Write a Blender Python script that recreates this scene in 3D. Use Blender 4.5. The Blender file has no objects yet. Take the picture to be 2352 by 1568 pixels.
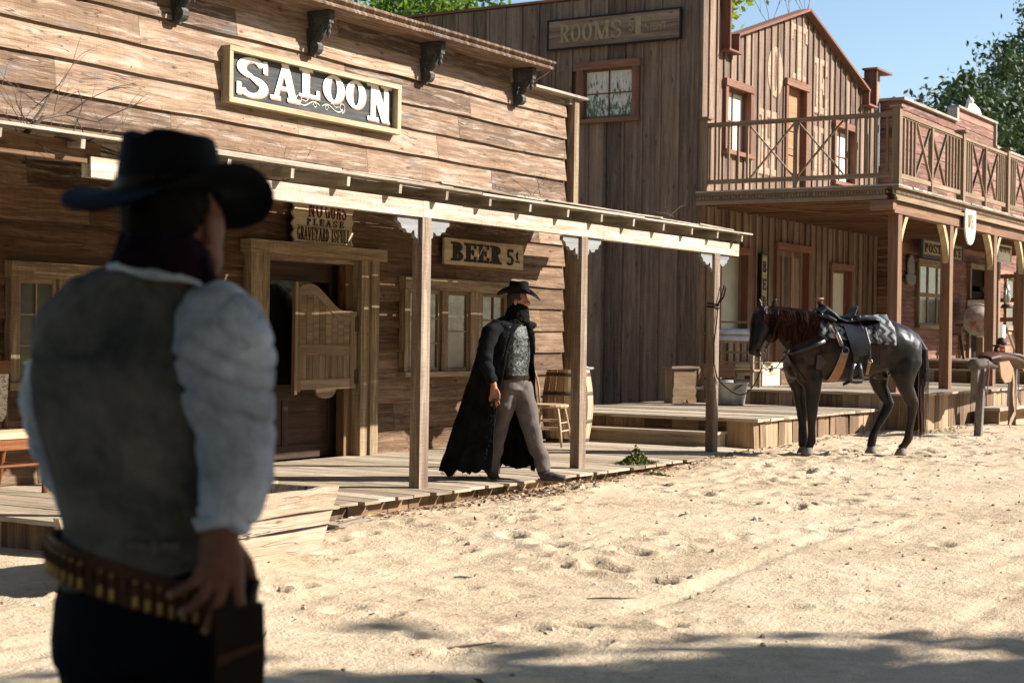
import bpy, math, random
from mathutils import Vector, Matrix, noise
random.seed(7)
R=math.radians
scene=bpy.context.scene
col=scene.collection
# ------------------------------------------------------------------ camera
CAM=Vector((0,0,1.48)); FPX=3751.0
_az=R(31.7); _ph=.014; _pi=-.0024
_F0=Vector((math.cos(_az),math.sin(_az),0)); _R0=Vector((math.sin(_az),-math.cos(_az),0)); _U0=Vector((0,0,1))
FW=_F0*math.cos(_pi)+_U0*math.sin(_pi); _U1=_R0.cross(FW)
CR=_R0*math.cos(_ph)+_U1*math.sin(_ph); CU=_U1*math.cos(_ph)-_R0*math.sin(_ph)
cd=bpy.data.cameras.new("camera"); cam=bpy.data.objects.new("camera",cd); col.objects.link(cam)
cam.matrix_world=Matrix(((CR.x,CU.x,-FW.x,CAM.x),(CR.y,CU.y,-FW.y,CAM.y),(CR.z,CU.z,-FW.z,CAM.z),(0,0,0,1)))
cd.sensor_width=36; cd.lens=FPX/2352*36; cd.clip_start=.1; cd.clip_end=2000
cd.dof.use_dof=True; cd.dof.focus_distance=15.5; cd.dof.aperture_fstop=4.0
scene.camera=cam
# ------------------------------------------------------------------ light
SUN=Vector((.73,-1,.76)).normalized()      # towards the sun
SE=math.asin(SUN.z); SR=math.atan2(SUN.x,SUN.y)
w=bpy.data.worlds.new("World"); scene.world=w; w.use_nodes=True
nt=w.node_tree; bg=nt.nodes['Background']
sky=nt.nodes.new('ShaderNodeTexSky'); sky.sky_type='NISHITA'; sky.sun_disc=False
sky.sun_elevation=SE; sky.sun_rotation=SR; sky.altitude=300; sky.air_density=1.0; sky.dust_density=.6; sky.ozone_density=1.2
nt.links.new(sky.outputs[0],bg.inputs[0]); bg.inputs[1].default_value=.07
ld=bpy.data.lights.new("sun",'SUN'); ld.energy=5.0; ld.angle=R(.53); ld.color=(1,.945,.865)
lo=bpy.data.objects.new("sun",ld); col.objects.link(lo); lo.rotation_euler=SUN.to_track_quat('Z','Y').to_euler()
scene.view_settings.view_transform='Standard'; scene.view_settings.look='None'; scene.view_settings.gamma=1
scene.view_settings.exposure=1.35
# ------------------------------------------------------------------ helpers
def at(x,y,**k):
    "point where the sight line through a place in the photograph meets a plane X=, Y= or Z="
    d=FW+CR*((x-1176)/FPX)+CU*((784-y)/FPX)
    a,v=list(k.items())[0]; i='XYZ'.index(a)
    return CAM+d*((v-CAM[i])/d[i])
ORG={}
def tag(o,label=None,cat=None,group=None,kind=None):
    if label:o['label']=label
    if cat:o['category']=cat
    if group:o['group']=group
    if kind:o['kind']=kind
    return o
def empty(name,loc,label=None,cat=None,group=None,rz=0):
    o=bpy.data.objects.new(name,None); o.empty_display_size=.1; o.location=loc; o.rotation_euler=(0,0,rz)
    col.objects.link(o); ORG[o.name]=Vector(loc) if rz==0 else Vector((0,0,0)); tag(o,label,cat,group); return o
def link(name,me,mat,parent=None):
    o=bpy.data.objects.new(name,me); col.objects.link(o)
    for m in (mat if isinstance(mat,(list,tuple)) else [mat]): me.materials.append(m)
    if parent: o.parent=parent; ORG[o.name]=ORG.get(parent.name,Vector())
    return o
def copy_tree(o,parent=None):
    c=o.copy(); col.objects.link(c); c.parent=parent; ORG[c.name]=ORG.get(o.name,Vector())
    for ch in list(o.children): copy_tree(ch,c)
    return c
def rnd(a,b): return random.uniform(a,b)
class MB:
    def __init__(s): s.v=[];s.f=[];s.uv=[];s.m=[]
    def poly(s,pts,uvs,m=0):
        n=len(s.v); s.v+= [Vector(p) for p in pts]; s.f.append(tuple(range(n,n+len(pts)))); s.uv.append(uvs); s.m.append(m)
    def grid(s,rows,uvf=None,closed=False,m=0,cap=False):
        "rows: list of lists of points; shared vertices"
        n0=len(s.v); nr=len(rows); nc=len(rows[0])
        for r in rows: s.v+=[Vector(p) for p in r]
        ou,ov=rnd(0,40),rnd(0,40)
        if uvf is None:
            ls=[0]
            mid=nc//2
            for i in range(1,nr): ls.append(ls[-1]+(Vector(rows[i][mid])-Vector(rows[i-1][mid])).length)
            ws=[0]
            k=nr//2
            for j in range(1,nc+1): ws.append(ws[-1]+(Vector(rows[k][j%nc])-Vector(rows[k][j-1])).length)
            uvf=lambda i,j:(ls[i]+ou,ws[j]+ov)
        for i in range(nr-1):
            for j in range(nc if closed else nc-1):
                j2=(j+1)%nc
                s.f.append((n0+i*nc+j,n0+i*nc+j2,n0+(i+1)*nc+j2,n0+(i+1)*nc+j))
                s.uv.append([uvf(i,j),uvf(i,j+1),uvf(i+1,j+1),uvf(i+1,j)]); s.m.append(m)
        if cap:
            for i,rev in ((0,True),(nr-1,False)):
                idx=[n0+i*nc+j for j in range(nc)]
                if rev: idx=idx[::-1]
                s.f.append(tuple(idx)); s.uv.append([(ou+.01*math.cos(6.28*j/nc),ov+.01*math.sin(6.28*j/nc)) for j in range(nc)]); s.m.append(m)
    def box(s,c,size,rot=None,jit=0,m=0,long=None):
        c=Vector(c); h=Vector(size)/2; rot=rot or Matrix.Identity(3)
        L=long if long is not None else max(range(3),key=lambda i:size[i])
        P=[Vector((a*h.x,b*h.y,d*h.z)) for a in(-1,1) for b in(-1,1) for d in(-1,1)]
        if jit: P=[p+Vector((rnd(-jit,jit),rnd(-jit,jit),rnd(-jit,jit))) for p in P]
        n=len(s.v); s.v+=[c+rot@p for p in P]
        ou,ov=rnd(0,40),rnd(0,40)
        for f in ((0,1,3,2),(4,6,7,5),(0,4,5,1),(2,3,7,6),(0,2,6,4),(1,5,7,3)):
            q=[P[i] for i in f]
            const=[a for a in range(3) if all((q[0][a]>0)==(p[a]>0) for p in q)][0]
            ax=[a for a in range(3) if a!=const]
            ua=L if L in ax else (ax[0] if size[ax[0]]>=size[ax[1]] else ax[1]); va=[a for a in ax if a!=ua][0]
            s.f.append(tuple(n+i for i in f)); s.uv.append([(p[ua]+ou,p[va]+ov+const*.7) for p in q]); s.m.append(m)
    def bp(s,a,b,**k):
        a,b=Vector(a),Vector(b); s.box((a+b)/2,[abs(x) for x in (b-a)],**k)
    def beam(s,a,b,wd,h,up=(0,0,1),**k):
        a,b=Vector(a),Vector(b); d=b-a; x=d.normalized(); up=Vector(up)
        if abs(x.dot(up))>.99: up=Vector((0,1,0))
        y=up.cross(x).normalized(); z=x.cross(y)
        s.box((a+b)/2,(d.length,wd,h),rot=Matrix((x,y,z)).transposed(),long=0,**k)
    def prism(s,poly,o,ax,ay,depth,m=0):
        "extrude 2-D polygon (list of (a,b)) placed at o with axes ax,ay along depth vector"
        o,ax,ay,dv=Vector(o),Vector(ax),Vector(ay),Vector(depth)
        n=len(poly); ou,ov=rnd(0,40),rnd(0,40)
        A=[o+ax*p[0]+ay*p[1] for p in poly]; n0=len(s.v); s.v+=A+[p+dv for p in A]
        flip=ax.cross(ay).dot(dv)>0
        f1=list(range(n0,n0+n)); f2=list(range(n0+n,n0+2*n))
        uv=[(p[0]+ou,p[1]+ov) for p in poly]
        if flip: s.f.append(tuple(f1[::-1])); s.uv.append(uv[::-1]); s.f.append(tuple(f2)); s.uv.append(uv)
        else: s.f.append(tuple(f1)); s.uv.append(uv); s.f.append(tuple(f2[::-1])); s.uv.append(uv[::-1])
        s.m+=[m,m]
        t=dv.length
        for i in range(n):
            j=(i+1)%n; q=[n0+i,n0+j,n0+n+j,n0+n+i]; u=[(poly[i][0]+ou,poly[i][1]+ov),(poly[j][0]+ou,poly[j][1]+ov),(poly[j][0]+ou,poly[j][1]+ov+t),(poly[i][0]+ou,poly[i][1]+ov+t)]
            if not flip: q=q[::-1];u=u[::-1]
            s.f.append(tuple(q)); s.uv.append(u); s.m.append(m)
    def lathe(s,prof,c,seg=20,ax=(0,0,1),sx=1,sy=1,cap=True,m=0):
        c=Vector(c); z=Vector(ax).normalized(); x=z.orthogonal().normalized() if abs(z.z)<.99 else Vector((1,0,0)); y=z.cross(x)
        rows=[[c+z*h+x*(r*sx*math.cos(2*math.pi*k/seg))+y*(r*sy*math.sin(2*math.pi*k/seg)) for k in range(seg)] for r,h in prof]
        s.grid(rows,closed=True,cap=cap,m=m)
    def tube(s,pts,r,seg=6,cap=True,ref=(0,0,1),m=0):
        "pts list of vectors; r number or list of numbers / (ra,rb) pairs"
        pts=[Vector(p) for p in pts]; n=len(pts); rows=[]; ref=Vector(ref); px=None
        for i,p in enumerate(pts):
            t=(pts[min(i+1,n-1)]-pts[max(i-1,0)]).normalized()
            if px is None:
                rr=ref if abs(t.dot(ref))<.95 else Vector((1,0,0)) if abs(t.x)<.9 else Vector((0,1,0))
                px=(rr-t*rr.dot(t)).normalized()
            else: px=(px-t*px.dot(t)).normalized()
            py=t.cross(px); q=r[i] if isinstance(r,(list,tuple)) else r
            ra,rb=q if isinstance(q,(list,tuple)) else (q,q)
            rows.append([p+px*(ra*math.cos(2*math.pi*k/seg))+py*(rb*math.sin(2*math.pi*k/seg)) for k in range(seg)])
        s.grid(rows,closed=True,cap=cap,m=m)
    def ball(s,c,r,seg=12,rings=8,m=0,rot=None):
        c=Vector(c); r=r if isinstance(r,(list,tuple)) else (r,r,r); rot=rot or Matrix.Identity(3); rows=[]
        for i in range(rings+1):
            a=math.pi*i/rings; a=min(max(a,.04),math.pi-.04)
            rows.append([c+rot@Vector((r[0]*math.sin(a)*math.cos(-2*math.pi*k/seg),r[1]*math.sin(a)*math.sin(-2*math.pi*k/seg),r[2]*math.cos(a))) for k in range(seg)])
        s.grid(rows,closed=True,cap=True,m=m)
    def mesh(s,name,org=Vector(),smooth=False):
        me=bpy.data.meshes.new(name); me.from_pydata([tuple(p-org) for p in s.v],[],s.f)
        uvl=me.uv_layers.new(name='UVMap'); flat=[]
        for u in s.uv:
            for a,b in u: flat+= [a,b]
        uvl.data.foreach_set('uv',flat); me.polygons.foreach_set('material_index',s.m)
        if smooth: me.polygons.foreach_set('use_smooth',[True]*len(s.f))
        me.update(); return me
    def build(s,name,mat,parent=None,smooth=False,org=None):
        o=ORG.get(parent.name,Vector()) if parent else (Vector(org) if org else Vector())
        ob=link(name,s.mesh(name,o,smooth),mat,parent)
        if not parent and org: ob.location=org; ORG[ob.name]=Vector(org)
        return ob
def fuse(mb,voxel,smooth=3,fn=None):
    "union of closed shapes as one continuous skin -> mesh"
    me=mb.mesh('t'); o=bpy.data.objects.new('t',me); col.objects.link(o)
    m=o.modifiers.new('r','REMESH'); m.mode='VOXEL'; m.voxel_size=voxel
    if smooth: q=o.modifiers.new('s','SMOOTH'); q.iterations=smooth; q.factor=.5
    dg=bpy.context.evaluated_depsgraph_get(); dg.update()
    me2=bpy.data.meshes.new_from_object(o.evaluated_get(dg)); bpy.data.objects.remove(o)
    if fn:
        me2.update(); nn=[v.normal.copy() for v in me2.vertices]
        for v,nr in zip(me2.vertices,nn):
            v.co=v.co+nr*fn(v.co)
    if not me2.uv_layers: me2.uv_layers.new(name='UVMap')
    me2.polygons.foreach_set('use_smooth',[True]*len(me2.polygons)); me2.update()
    return me2
def nz(p,s,seed=0): return noise.noise(Vector((p[0]*s+seed,p[1]*s+seed*1.7,p[2]*s-seed)))
def shift_mesh(me,org):
    for v in me.vertices: v.co-=org
# ------------------------------------------------------------------ materials
class NT:
    def __init__(s,name):
        s.mat=bpy.data.materials.new(name); s.mat.use_nodes=True; s.t=s.mat.node_tree; s.b=s.t.nodes['Principled BSDF']
    def n(s,typ,ins=None,**at_):
        x=s.t.nodes.new('ShaderNode'+typ)
        for k,v in at_.items(): setattr(x,k,v)
        for k,v in (ins or {}).items(): s.set(x.inputs[k],v)
        return x
    def set(s,sock,v):
        if isinstance(v,bpy.types.NodeSocket): s.t.links.new(v,sock)
        elif isinstance(v,bpy.types.Node): s.t.links.new(v.outputs[0],sock)
        else:
            if isinstance(v,(tuple,list)) and len(v)==3 and sock.type=='RGBA': v=(*v,1)
            sock.default_value=v
    def math(s,op,a,b=None,c=None,clamp=False):
        x=s.n('Math',{0:a},operation=op,use_clamp=clamp)
        if b is not None: s.set(x.inputs[1],b)
        if c is not None: s.set(x.inputs[2],c)
        return x.outputs[0]
    def noise(s,vec,scale,detail=4,rough=.55,dist=0,dim='3D'):
        return s.n('TexNoise',{'Vector':vec,'Scale':scale,'Detail':detail,'Roughness':rough,'Distortion':dist},noise_dimensions=dim).outputs[0]
    def mp(s,v,a,b,c=0,d=1,smooth=False):
        x=s.n('MapRange',{0:v,1:a,2:b,3:c,4:d}); 
        if smooth: x.interpolation_type='SMOOTHSTEP'
        return x.outputs[0]
    def ramp(s,f,stops):
        x=s.n('ValToRGB',{0:f}); e=x.color_ramp.elements
        while len(e)<len(stops): e.new(.5)
        for q,(p,c) in zip(e,stops): q.position=p; q.color=(*c,1)
        return x.outputs[0]
    def mix(s,f,a,b,blend='MIX'):
        x=s.n('Mix',data_type='RGBA',blend_type=blend); s.set(x.inputs[0],f); s.set(x.inputs[6],a); s.set(x.inputs[7],b); return x.outputs[2]
    def vec(s,x,y,z=0): return s.n('CombineXYZ',{0:x,1:y,2:z}).outputs[0]
    def bump(s,h,strength=.5,dist=.01):
        x=s.n('Bump',{'Height':h,'Strength':strength,'Distance':dist}); s.t.links.new(x.outputs[0],s.b.inputs['Normal'])
    def out(s,colr=None,rough=None,**k):
        if colr is not None: s.set(s.b.inputs['Base Color'],colr)
        if rough is not None: s.set(s.b.inputs['Roughness'],rough)
        for a,v in k.items(): s.set(s.b.inputs[a.replace('_',' ')],v)
        return s.mat
def wood(name,dark,mid,light,isl=.3,knots=1,weather=0,wcol=(.5,.47,.42),saw=.25,bump=.6,rough=.8,gs=1,stain=0,scol=(.1,.09,.09),cracks=0):
    N=NT(name); uv=N.n('UVMap'); sp=N.n('SeparateXYZ',{0:uv}); u,v=sp.outputs[0],sp.outputs[1]
    geo=N.n('NewGeometry'); r=geo.outputs['Random Per Island']
    vo=N.n('TexVoronoi',{'Vector':N.vec(N.math('MULTIPLY',u,1.15),N.math('MULTIPLY',v,3.1)),'Scale':1,'Randomness':1},voronoi_dimensions='2D')
    d=vo.outputs['Distance']
    wob=N.math('MULTIPLY',N.mp(d,0,.32,1,0,True),.02*knots)
    v2=N.math('ADD',v,wob); v2=N.math('ADD',v2,N.math('MULTIPLY',N.noise(N.vec(u,v),1.3,2,dim='2D'),.018))
    g=N.noise(N.vec(N.math('MULTIPLY',u,.7*gs),N.math('MULTIPLY',v2,20*gs)),1,6,.6,.08,'2D')
    f=N.noise(N.vec(N.math('MULTIPLY',u,4*gs),N.math('MULTIPLY',v2,110*gs)),1,3,.6,0,'2D')
    b=N.noise(N.vec(N.math('MULTIPLY',u,.8),N.math('MULTIPLY',v,6)),1,5,.65,0,'2D')
    sw=N.noise(N.vec(N.math('MULTIPLY',u,90),N.math('MULTIPLY',v,5)),1,2,.5,0,'2D')
    s=N.math('MULTIPLY',g,.55); s=N.math('MULTIPLY_ADD',f,.36,s); s=N.math('MULTIPLY_ADD',b,.38,s); s=N.math('MULTIPLY_ADD',sw,.12*saw*4,s)
    s=N.math('MULTIPLY_ADD',r,isl,s); s=N.math('SUBTRACT',s,.17+isl/2+.06*saw*4)
    c=N.ramp(N.mp(s,.22,.78),[(0,dark),(.5,mid),(1,light)])
    if knots:
        kr=N.mp(d,.0,.075,1,0,True); c=N.mix(N.math('MULTIPLY',kr,.75*min(knots,1)),c,tuple(x*.35 for x in dark))
    if weather:
        wn=N.noise(N.vec(N.math('MULTIPLY',u,1.3),N.math('MULTIPLY',v2,15)),1,7,.75,.15,'2D')
        c=N.mix(N.math('MULTIPLY',N.mp(wn,.5,.68,0,1,True),weather),c,wcol)
    if stain:
        sn=N.noise(N.vec(N.math('MULTIPLY',u,1.1),N.math('MULTIPLY',v,5)),1,3,.6,.6,'2D')
        c=N.mix(N.math('MULTIPLY',N.mp(sn,.62,.72,0,1,True),stain),c,scol)
    h=N.math('MULTIPLY_ADD',g,.8,N.math('MULTIPLY_ADD',f,.5,N.math('MULTIPLY',sw,saw*1.2)))
    if cracks:
        cn=N.noise(N.vec(N.math('MULTIPLY',u,.6),N.math('MULTIPLY',v2,14)),1,2,.5,.2,'2D')
        k=N.mp(N.math('ABSOLUTE',N.math('SUBTRACT',cn,.5)),0,.012,1,0,True); k=N.math('MULTIPLY',k,N.mp(N.noise(N.vec(u,v),1.7,1,dim='2D'),.45,.6))
        c=N.mix(N.math('MULTIPLY',k,cracks),c,(.02,.012,.008)); h=N.math('SUBTRACT',h,N.math('MULTIPLY',k,1.5))
    N.bump(h,bump,.006)
    return N.out(c,rough,Specular_IOR_Level=.25)
def plain(name,c,rough=.6,metal=0,var=.25,scale=8,bump=0,bs=60,c2=None,**k):
    N=NT(name); tc=N.n('TexCoord').outputs['Object']
    n=N.noise(tc,scale,5,.6)
    c2=c2 or tuple(x*(1-var) for x in c)
    cc=N.mix(N.mp(n,.35,.65),c2,c)
    if bump: N.bump(N.noise(tc,bs,4,.6),bump,.004)
    k.setdefault('Specular_IOR_Level',.5 if (rough<.45 or metal) else .12)
    return N.out(cc,rough,Metallic=metal,**k)
M={}
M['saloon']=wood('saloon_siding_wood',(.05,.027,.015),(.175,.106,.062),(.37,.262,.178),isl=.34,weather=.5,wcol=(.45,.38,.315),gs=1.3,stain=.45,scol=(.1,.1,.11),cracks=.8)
M['porchshade']=wood('shade_darkened_siding_wood',(.035,.018,.008),(.11,.06,.03),(.27,.175,.105),isl=.3,gs=1.3,weather=.15,wcol=(.4,.3,.2),cracks=.7)  # browner siding, its colour darkened further to deepen the porch shade
M['darkdoor']=wood('dark_stained_door_wood',(.02,.01,.006),(.05,.027,.016),(.1,.06,.04),isl=.1,knots=0)
M['signframe']=wood('weathered_cream_sign_frame',(.17,.12,.06),(.36,.28,.17),(.52,.43,.29),isl=.1,knots=.2,weather=.5,wcol=(.3,.23,.14))
M['darkboard']=wood('old_brown_wood',(.05,.025,.012),(.13,.07,.035),(.26,.16,.09),isl=.2)
M['grey']=wood('weathered_grey_wood',(.12,.095,.07),(.3,.25,.19),(.5,.44,.36),isl=.3,knots=.6,weather=.5,wcol=(.5,.46,.4),cracks=.8)
M['deck']=wood('worn_deck_wood',(.16,.115,.075),(.34,.27,.19),(.5,.42,.32),isl=.35,knots=.7,weather=.3,cracks=.9,bump=.8)
M['skirt']=wood('skirting_board_wood',(.08,.045,.022),(.2,.125,.07),(.36,.25,.15),isl=.5,knots=.6)
M['beam']=wood('whitewashed_beam_wood',(.12,.085,.055),(.38,.315,.235),(.64,.585,.49),isl=.1,knots=.5,saw=.5,weather=.7,wcol=(.68,.6,.46),bump=1)
M['post']=wood('rough_sawn_post_wood',(.07,.045,.03),(.185,.13,.09),(.4,.31,.23),isl=.2,knots=.5,saw=.35,weather=.3,wcol=(.4,.34,.27),bump=1)
M['trim']=wood('aged_yellow_trim_wood',(.06,.038,.02),(.2,.138,.08),(.38,.29,.19),isl=.15,knots=.3,saw=.4,weather=.4,wcol=(.52,.42,.25),bump=.8)
M['corbel']=wood('grey_painted_corbel_wood',(.1,.1,.1),(.2,.2,.2),(.3,.3,.3),isl=.1,knots=.1,saw=.2)
M['blackwood']=wood('blackened_bracket_wood',(.015,.014,.013),(.045,.043,.04),(.16,.15,.14),isl=.1,knots=0,weather=.25,wcol=(.25,.24,.22))
M['rooms']=wood('hotel_board_wood',(.055,.036,.024),(.155,.105,.07),(.29,.205,.14),isl=.3,knots=1,weather=.2,wcol=(.28,.21,.16))
M['hotel']=wood('hotel_front_wood',(.065,.037,.024),(.175,.11,.075),(.35,.25,.175),isl=.35,knots=.5,weather=.3,wcol=(.42,.3,.21))
M['redtrim']=wood('red_brown_trim_wood',(.08,.035,.02),(.175,.08,.048),(.3,.155,.1),isl=.15,knots=.2)
M['rail']=wood('brown_railing_wood',(.08,.05,.028),(.2,.135,.08),(.35,.255,.165),isl=.2,knots=.2)
M['hpost']=wood('porch_post_brown_wood',(.07,.033,.017),(.17,.09,.05),(.28,.17,.1),isl=.2,knots=.3)
M['red']=wood('faded_red_siding_wood',(.07,.026,.017),(.18,.075,.05),(.32,.165,.115),isl=.4,knots=.3,weather=.45,wcol=(.42,.33,.26))
M['rackwood']=wood('dark_grey_rack_wood',(.04,.033,.028),(.12,.1,.085),(.26,.23,.2),isl=.2,knots=.5,cracks=.8)
M['pale']=wood('pale_planed_wood',(.3,.2,.1),(.5,.38,.22),(.62,.5,.32),isl=.1,knots=.3)
M['trough']=wood('bleached_trough_wood',(.15,.1,.065),(.35,.265,.185),(.52,.43,.34),isl=.15,knots=1,weather=.4,wcol=(.55,.48,.4),cracks=1,bump=1)
M['chestnut']=wood('varnished_chestnut_wood',(.06,.02,.008),(.17,.06,.022),(.3,.13,.05),isl=.1,knots=0,rough=.35)
M['chairw']=wood('worn_chair_wood',(.16,.1,.055),(.36,.25,.15),(.52,.4,.27),isl=.2,knots=0)
M['barrel']=wood('barrel_stave_wood',(.12,.07,.04),(.3,.2,.12),(.45,.33,.22),isl=.5,knots=0)
M['iron']=plain('rusty_iron',(.09,.06,.045),.7,.6,.5,20,bump=.3)
M['galv']=plain('galvanised_steel',(.42,.43,.43),.45,.7,.35,6,c2=(.3,.27,.24))
M['signblack']=wood('sign_blackboard_wood',(.02,.02,.02),(.045,.046,.045),(.11,.11,.105),isl=.05,knots=0,weather=.3,wcol=(.17,.17,.16),cracks=0)
M['cream']=plain('cream_sign_paint',(.83,.8,.7),.7,0,.12,14)
M['tan']=plain('tan_shadow_paint',(.4,.25,.14),.7)
M['signwood']=wood('bare_sign_wood',(.2,.145,.085),(.42,.33,.21),(.58,.49,.34),isl=.1,knots=.2,saw=.6)
M['redpaint']=plain('dark_red_paint',(.09,.02,.015),.7)
M['greenpaint']=plain('dark_green_paint',(.03,.05,.04),.7)
M['darkpaint']=plain('black_brown_paint',(.028,.02,.014),.7)
M['khaki']=plain('khaki_lettering_paint',(.32,.26,.14),.75,0,.3,10)
M['navy']=plain('blue_grey_paint',(.07,.09,.12),.7)
M['blackpaint']=plain('black_trim_paint',(.015,.016,.018),.5)
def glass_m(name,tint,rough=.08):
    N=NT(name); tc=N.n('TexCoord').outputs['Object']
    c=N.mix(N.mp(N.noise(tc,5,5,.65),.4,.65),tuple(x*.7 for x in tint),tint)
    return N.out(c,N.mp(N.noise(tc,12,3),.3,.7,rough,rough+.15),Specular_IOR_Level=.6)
M['glass']=glass_m('dusty_window_glass',(.075,.072,.055),.12)
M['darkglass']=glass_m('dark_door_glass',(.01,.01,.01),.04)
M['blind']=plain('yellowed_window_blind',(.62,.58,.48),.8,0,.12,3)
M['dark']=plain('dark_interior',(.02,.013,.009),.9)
# ------------------------------------------------------------------ ground
def lerp_tab(x,t):
    if x<=t[0][0]: return t[0][1]
    for (a,b),(c,d) in zip(t,t[1:]):
        if x<=c:
            k=(x-a)/(c-a); k=k*k*(3-2*k); return b+(d-b)*k
    return t[-1][1]
def gz0(x,y): return lerp_tab(x,[(2,-.04),(7,-.07),(9,-.04),(11,.02),(15,.07),(18.5,.15),(26,.2),(60,.3)])
_r=random.Random(3); PITS=[]
for cx,cy,sx,sy,n in ((9.6,5.3,.5,.35,16),(16.5,6.4,1.6,.5,45),(13.2,4.9,1.3,.6,22),(19,6.6,2,.6,50),(10,6.8,1.6,.5,26),(22,5.5,4,1,50),(13,7.1,2.5,.35,30),(8,4.4,1,.6,14),(27,6.5,4,1,40)):
    for _ in range(n): PITS.append((cx+_r.gauss(0,sx),cy+_r.gauss(0,sy),_r.uniform(.065,.13),_r.uniform(.03,.06),_r.uniform(0,3)))
PG={}
for p in PITS:
    for i in range(-1,2):
        for j in range(-1,2): PG.setdefault((int(p[0]/.4)+i,int(p[1]/.4)+j),[]).append(p)
def gz(x,y):
    z=gz0(x,y)
    if -5<x<60 and -6<y<12:
        z+=.03*noise.noise((x*.5,y*.5,1))+.018*noise.noise((x*1.7,y*1.7,5))+.01*noise.noise((x*4.6,y*4.6,9))+.0045*noise.noise((x*11,y*11,19))
        for yc_ in (4.3,5.75,2.9): z-=.022*math.exp(-((y-yc_-.35*math.sin(x*.22+yc_)-.08*noise.noise((x*.6,yc_,2)))/.07)**2)*max(0,.5+noise.noise((x*.35,yc_,7)))
        rt=noise.noise((x*.25+y*.1,y*.9,30)); z+=.016*math.sin(y*24+3*noise.noise((x*.4,y*.4,3)))*max(0,rt-.05)
        for a,b,r_,dp,an in PG.get((int(x/.4),int(y/.4)),()):
            dx,dy=x-a,y-b; c,s=math.cos(an),math.sin(an); d2=((dx*c+dy*s)**2+((dx*s-dy*c)*1.5)**2)/(r_*r_)
            if d2<9: z+=dp*(-math.exp(-d2)+.5*math.exp(-(math.sqrt(d2)-1.5)**2*3))
    return z
def axis(fine0,fine1,st,far0,far1):
    xs=[];x=fine0
    while x<fine1: xs.append(x); x+=st
    s=st*2;x=xs[-1]
    while x<far1: x+=s; s*=1.35; xs.append(x)
    s=st*2;x=fine0; pre=[]
    while x>far0: x-=s; s*=1.35; pre.append(x)
    return pre[::-1]+xs
xs=axis(5.2,24,.045,-400,600); ys=axis(1.2,8.3,.045,-400,600)
mb=MB(); rows=[[(x,y,gz(x,y)) for y in ys] for x in xs]
mb.grid(rows,uvf=lambda i,j:(0,0))
N=NT('dry_sandy_dirt'); tc=N.n('TexCoord').outputs['Object']
n1=N.noise(tc,.7,4,.6); n2=N.noise(tc,6,6,.65); n3=N.noise(tc,55,4,.7); n4=N.noise(tc,18,5,.7,.5)
sp=N.n('SeparateXYZ',{0:tc}); strk=N.noise(N.vec(N.math('MULTIPLY',sp.outputs[0],3),N.math('MULTIPLY',sp.outputs[1],14)),1,5,.65,1.2)
s=N.math('MULTIPLY_ADD',n2,.42,N.math('MULTIPLY',n1,.5)); s=N.math('MULTIPLY_ADD',n3,.34,s); s=N.math('MULTIPLY_ADD',strk,.15,N.math('SUBTRACT',s,.12))
c=N.ramp(N.mp(s,.38,.78),[(0,(.25,.18,.11)),(.42,(.465,.355,.235)),(1,(.61,.495,.355))])
deb=N.mp(n4,.64,.7,0,1,True); dm=N.mp(N.noise(tc,.9,2),.42,.6); c=N.mix(N.math('MULTIPLY',N.math('MULTIPLY',deb,dm),.6),c,(.17,.11,.06))
vo=N.n('TexVoronoi',{'Vector':tc,'Scale':26}); spk=N.mp(vo.outputs[0],.1,.18,1,0,True); spk=N.math('MULTIPLY',spk,N.mp(N.noise(tc,3,2),.5,.62)); c=N.mix(N.math('MULTIPLY',spk,.3),c,(.3,.22,.14))
h=N.math('MULTIPLY_ADD',n2,1.0,N.math('MULTIPLY_ADD',n3,.3,N.math('MULTIPLY_ADD',n4,.4,N.math('MULTIPLY_ADD',strk,.4,N.math('MULTIPLY',spk,.35)))))
N.bump(h,.9,.035); M['ground']=N.out(c,.95,Specular_IOR_Level=.1)
g=mb.build('ground',M['ground'],smooth=True); tag(g,'pale sandy dirt street with hoof prints and ruts','ground',kind='structure')
# ------------------------------------------------------------------ lettering
def arc(cx,cy,rx,ry,tv,th,a0=0,a1=360,n=None):
    n=n or max(6,int(abs(a1-a0)/12)); o=[];i=[]
    for k in range(n+1):
        a=R(a0+(a1-a0)*k/n); o.append((cx+rx*math.cos(a),cy+ry*math.sin(a))); i.append((cx+(rx-tv)*math.cos(a),cy+(ry-th)*math.sin(a)))
    return ('R',o,i)
def bar(x0,y0,x1,y1,t):
    "bar with constant horizontal or perpendicular thickness"
    d=math.hypot(x1-x0,y1-y0); nx,ny=-(y1-y0)/d*t/2,(x1-x0)/d*t/2
    return ('P',[(x0-nx,y0-ny),(x1-nx,y1-ny),(x1+nx,y1+ny),(x0+nx,y0+ny)])
def sl(x0,x1,t,y0=0,y1=1): # slanted stem with horizontal ends
    return ('P',[(x0-t/2,y0),(x0+t/2,y0),(x1+t/2,y1),(x1-t/2,y1)])
def rc(a,b,c,d): return ('P',[(a,b),(c,b),(c,d),(a,d)])
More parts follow.
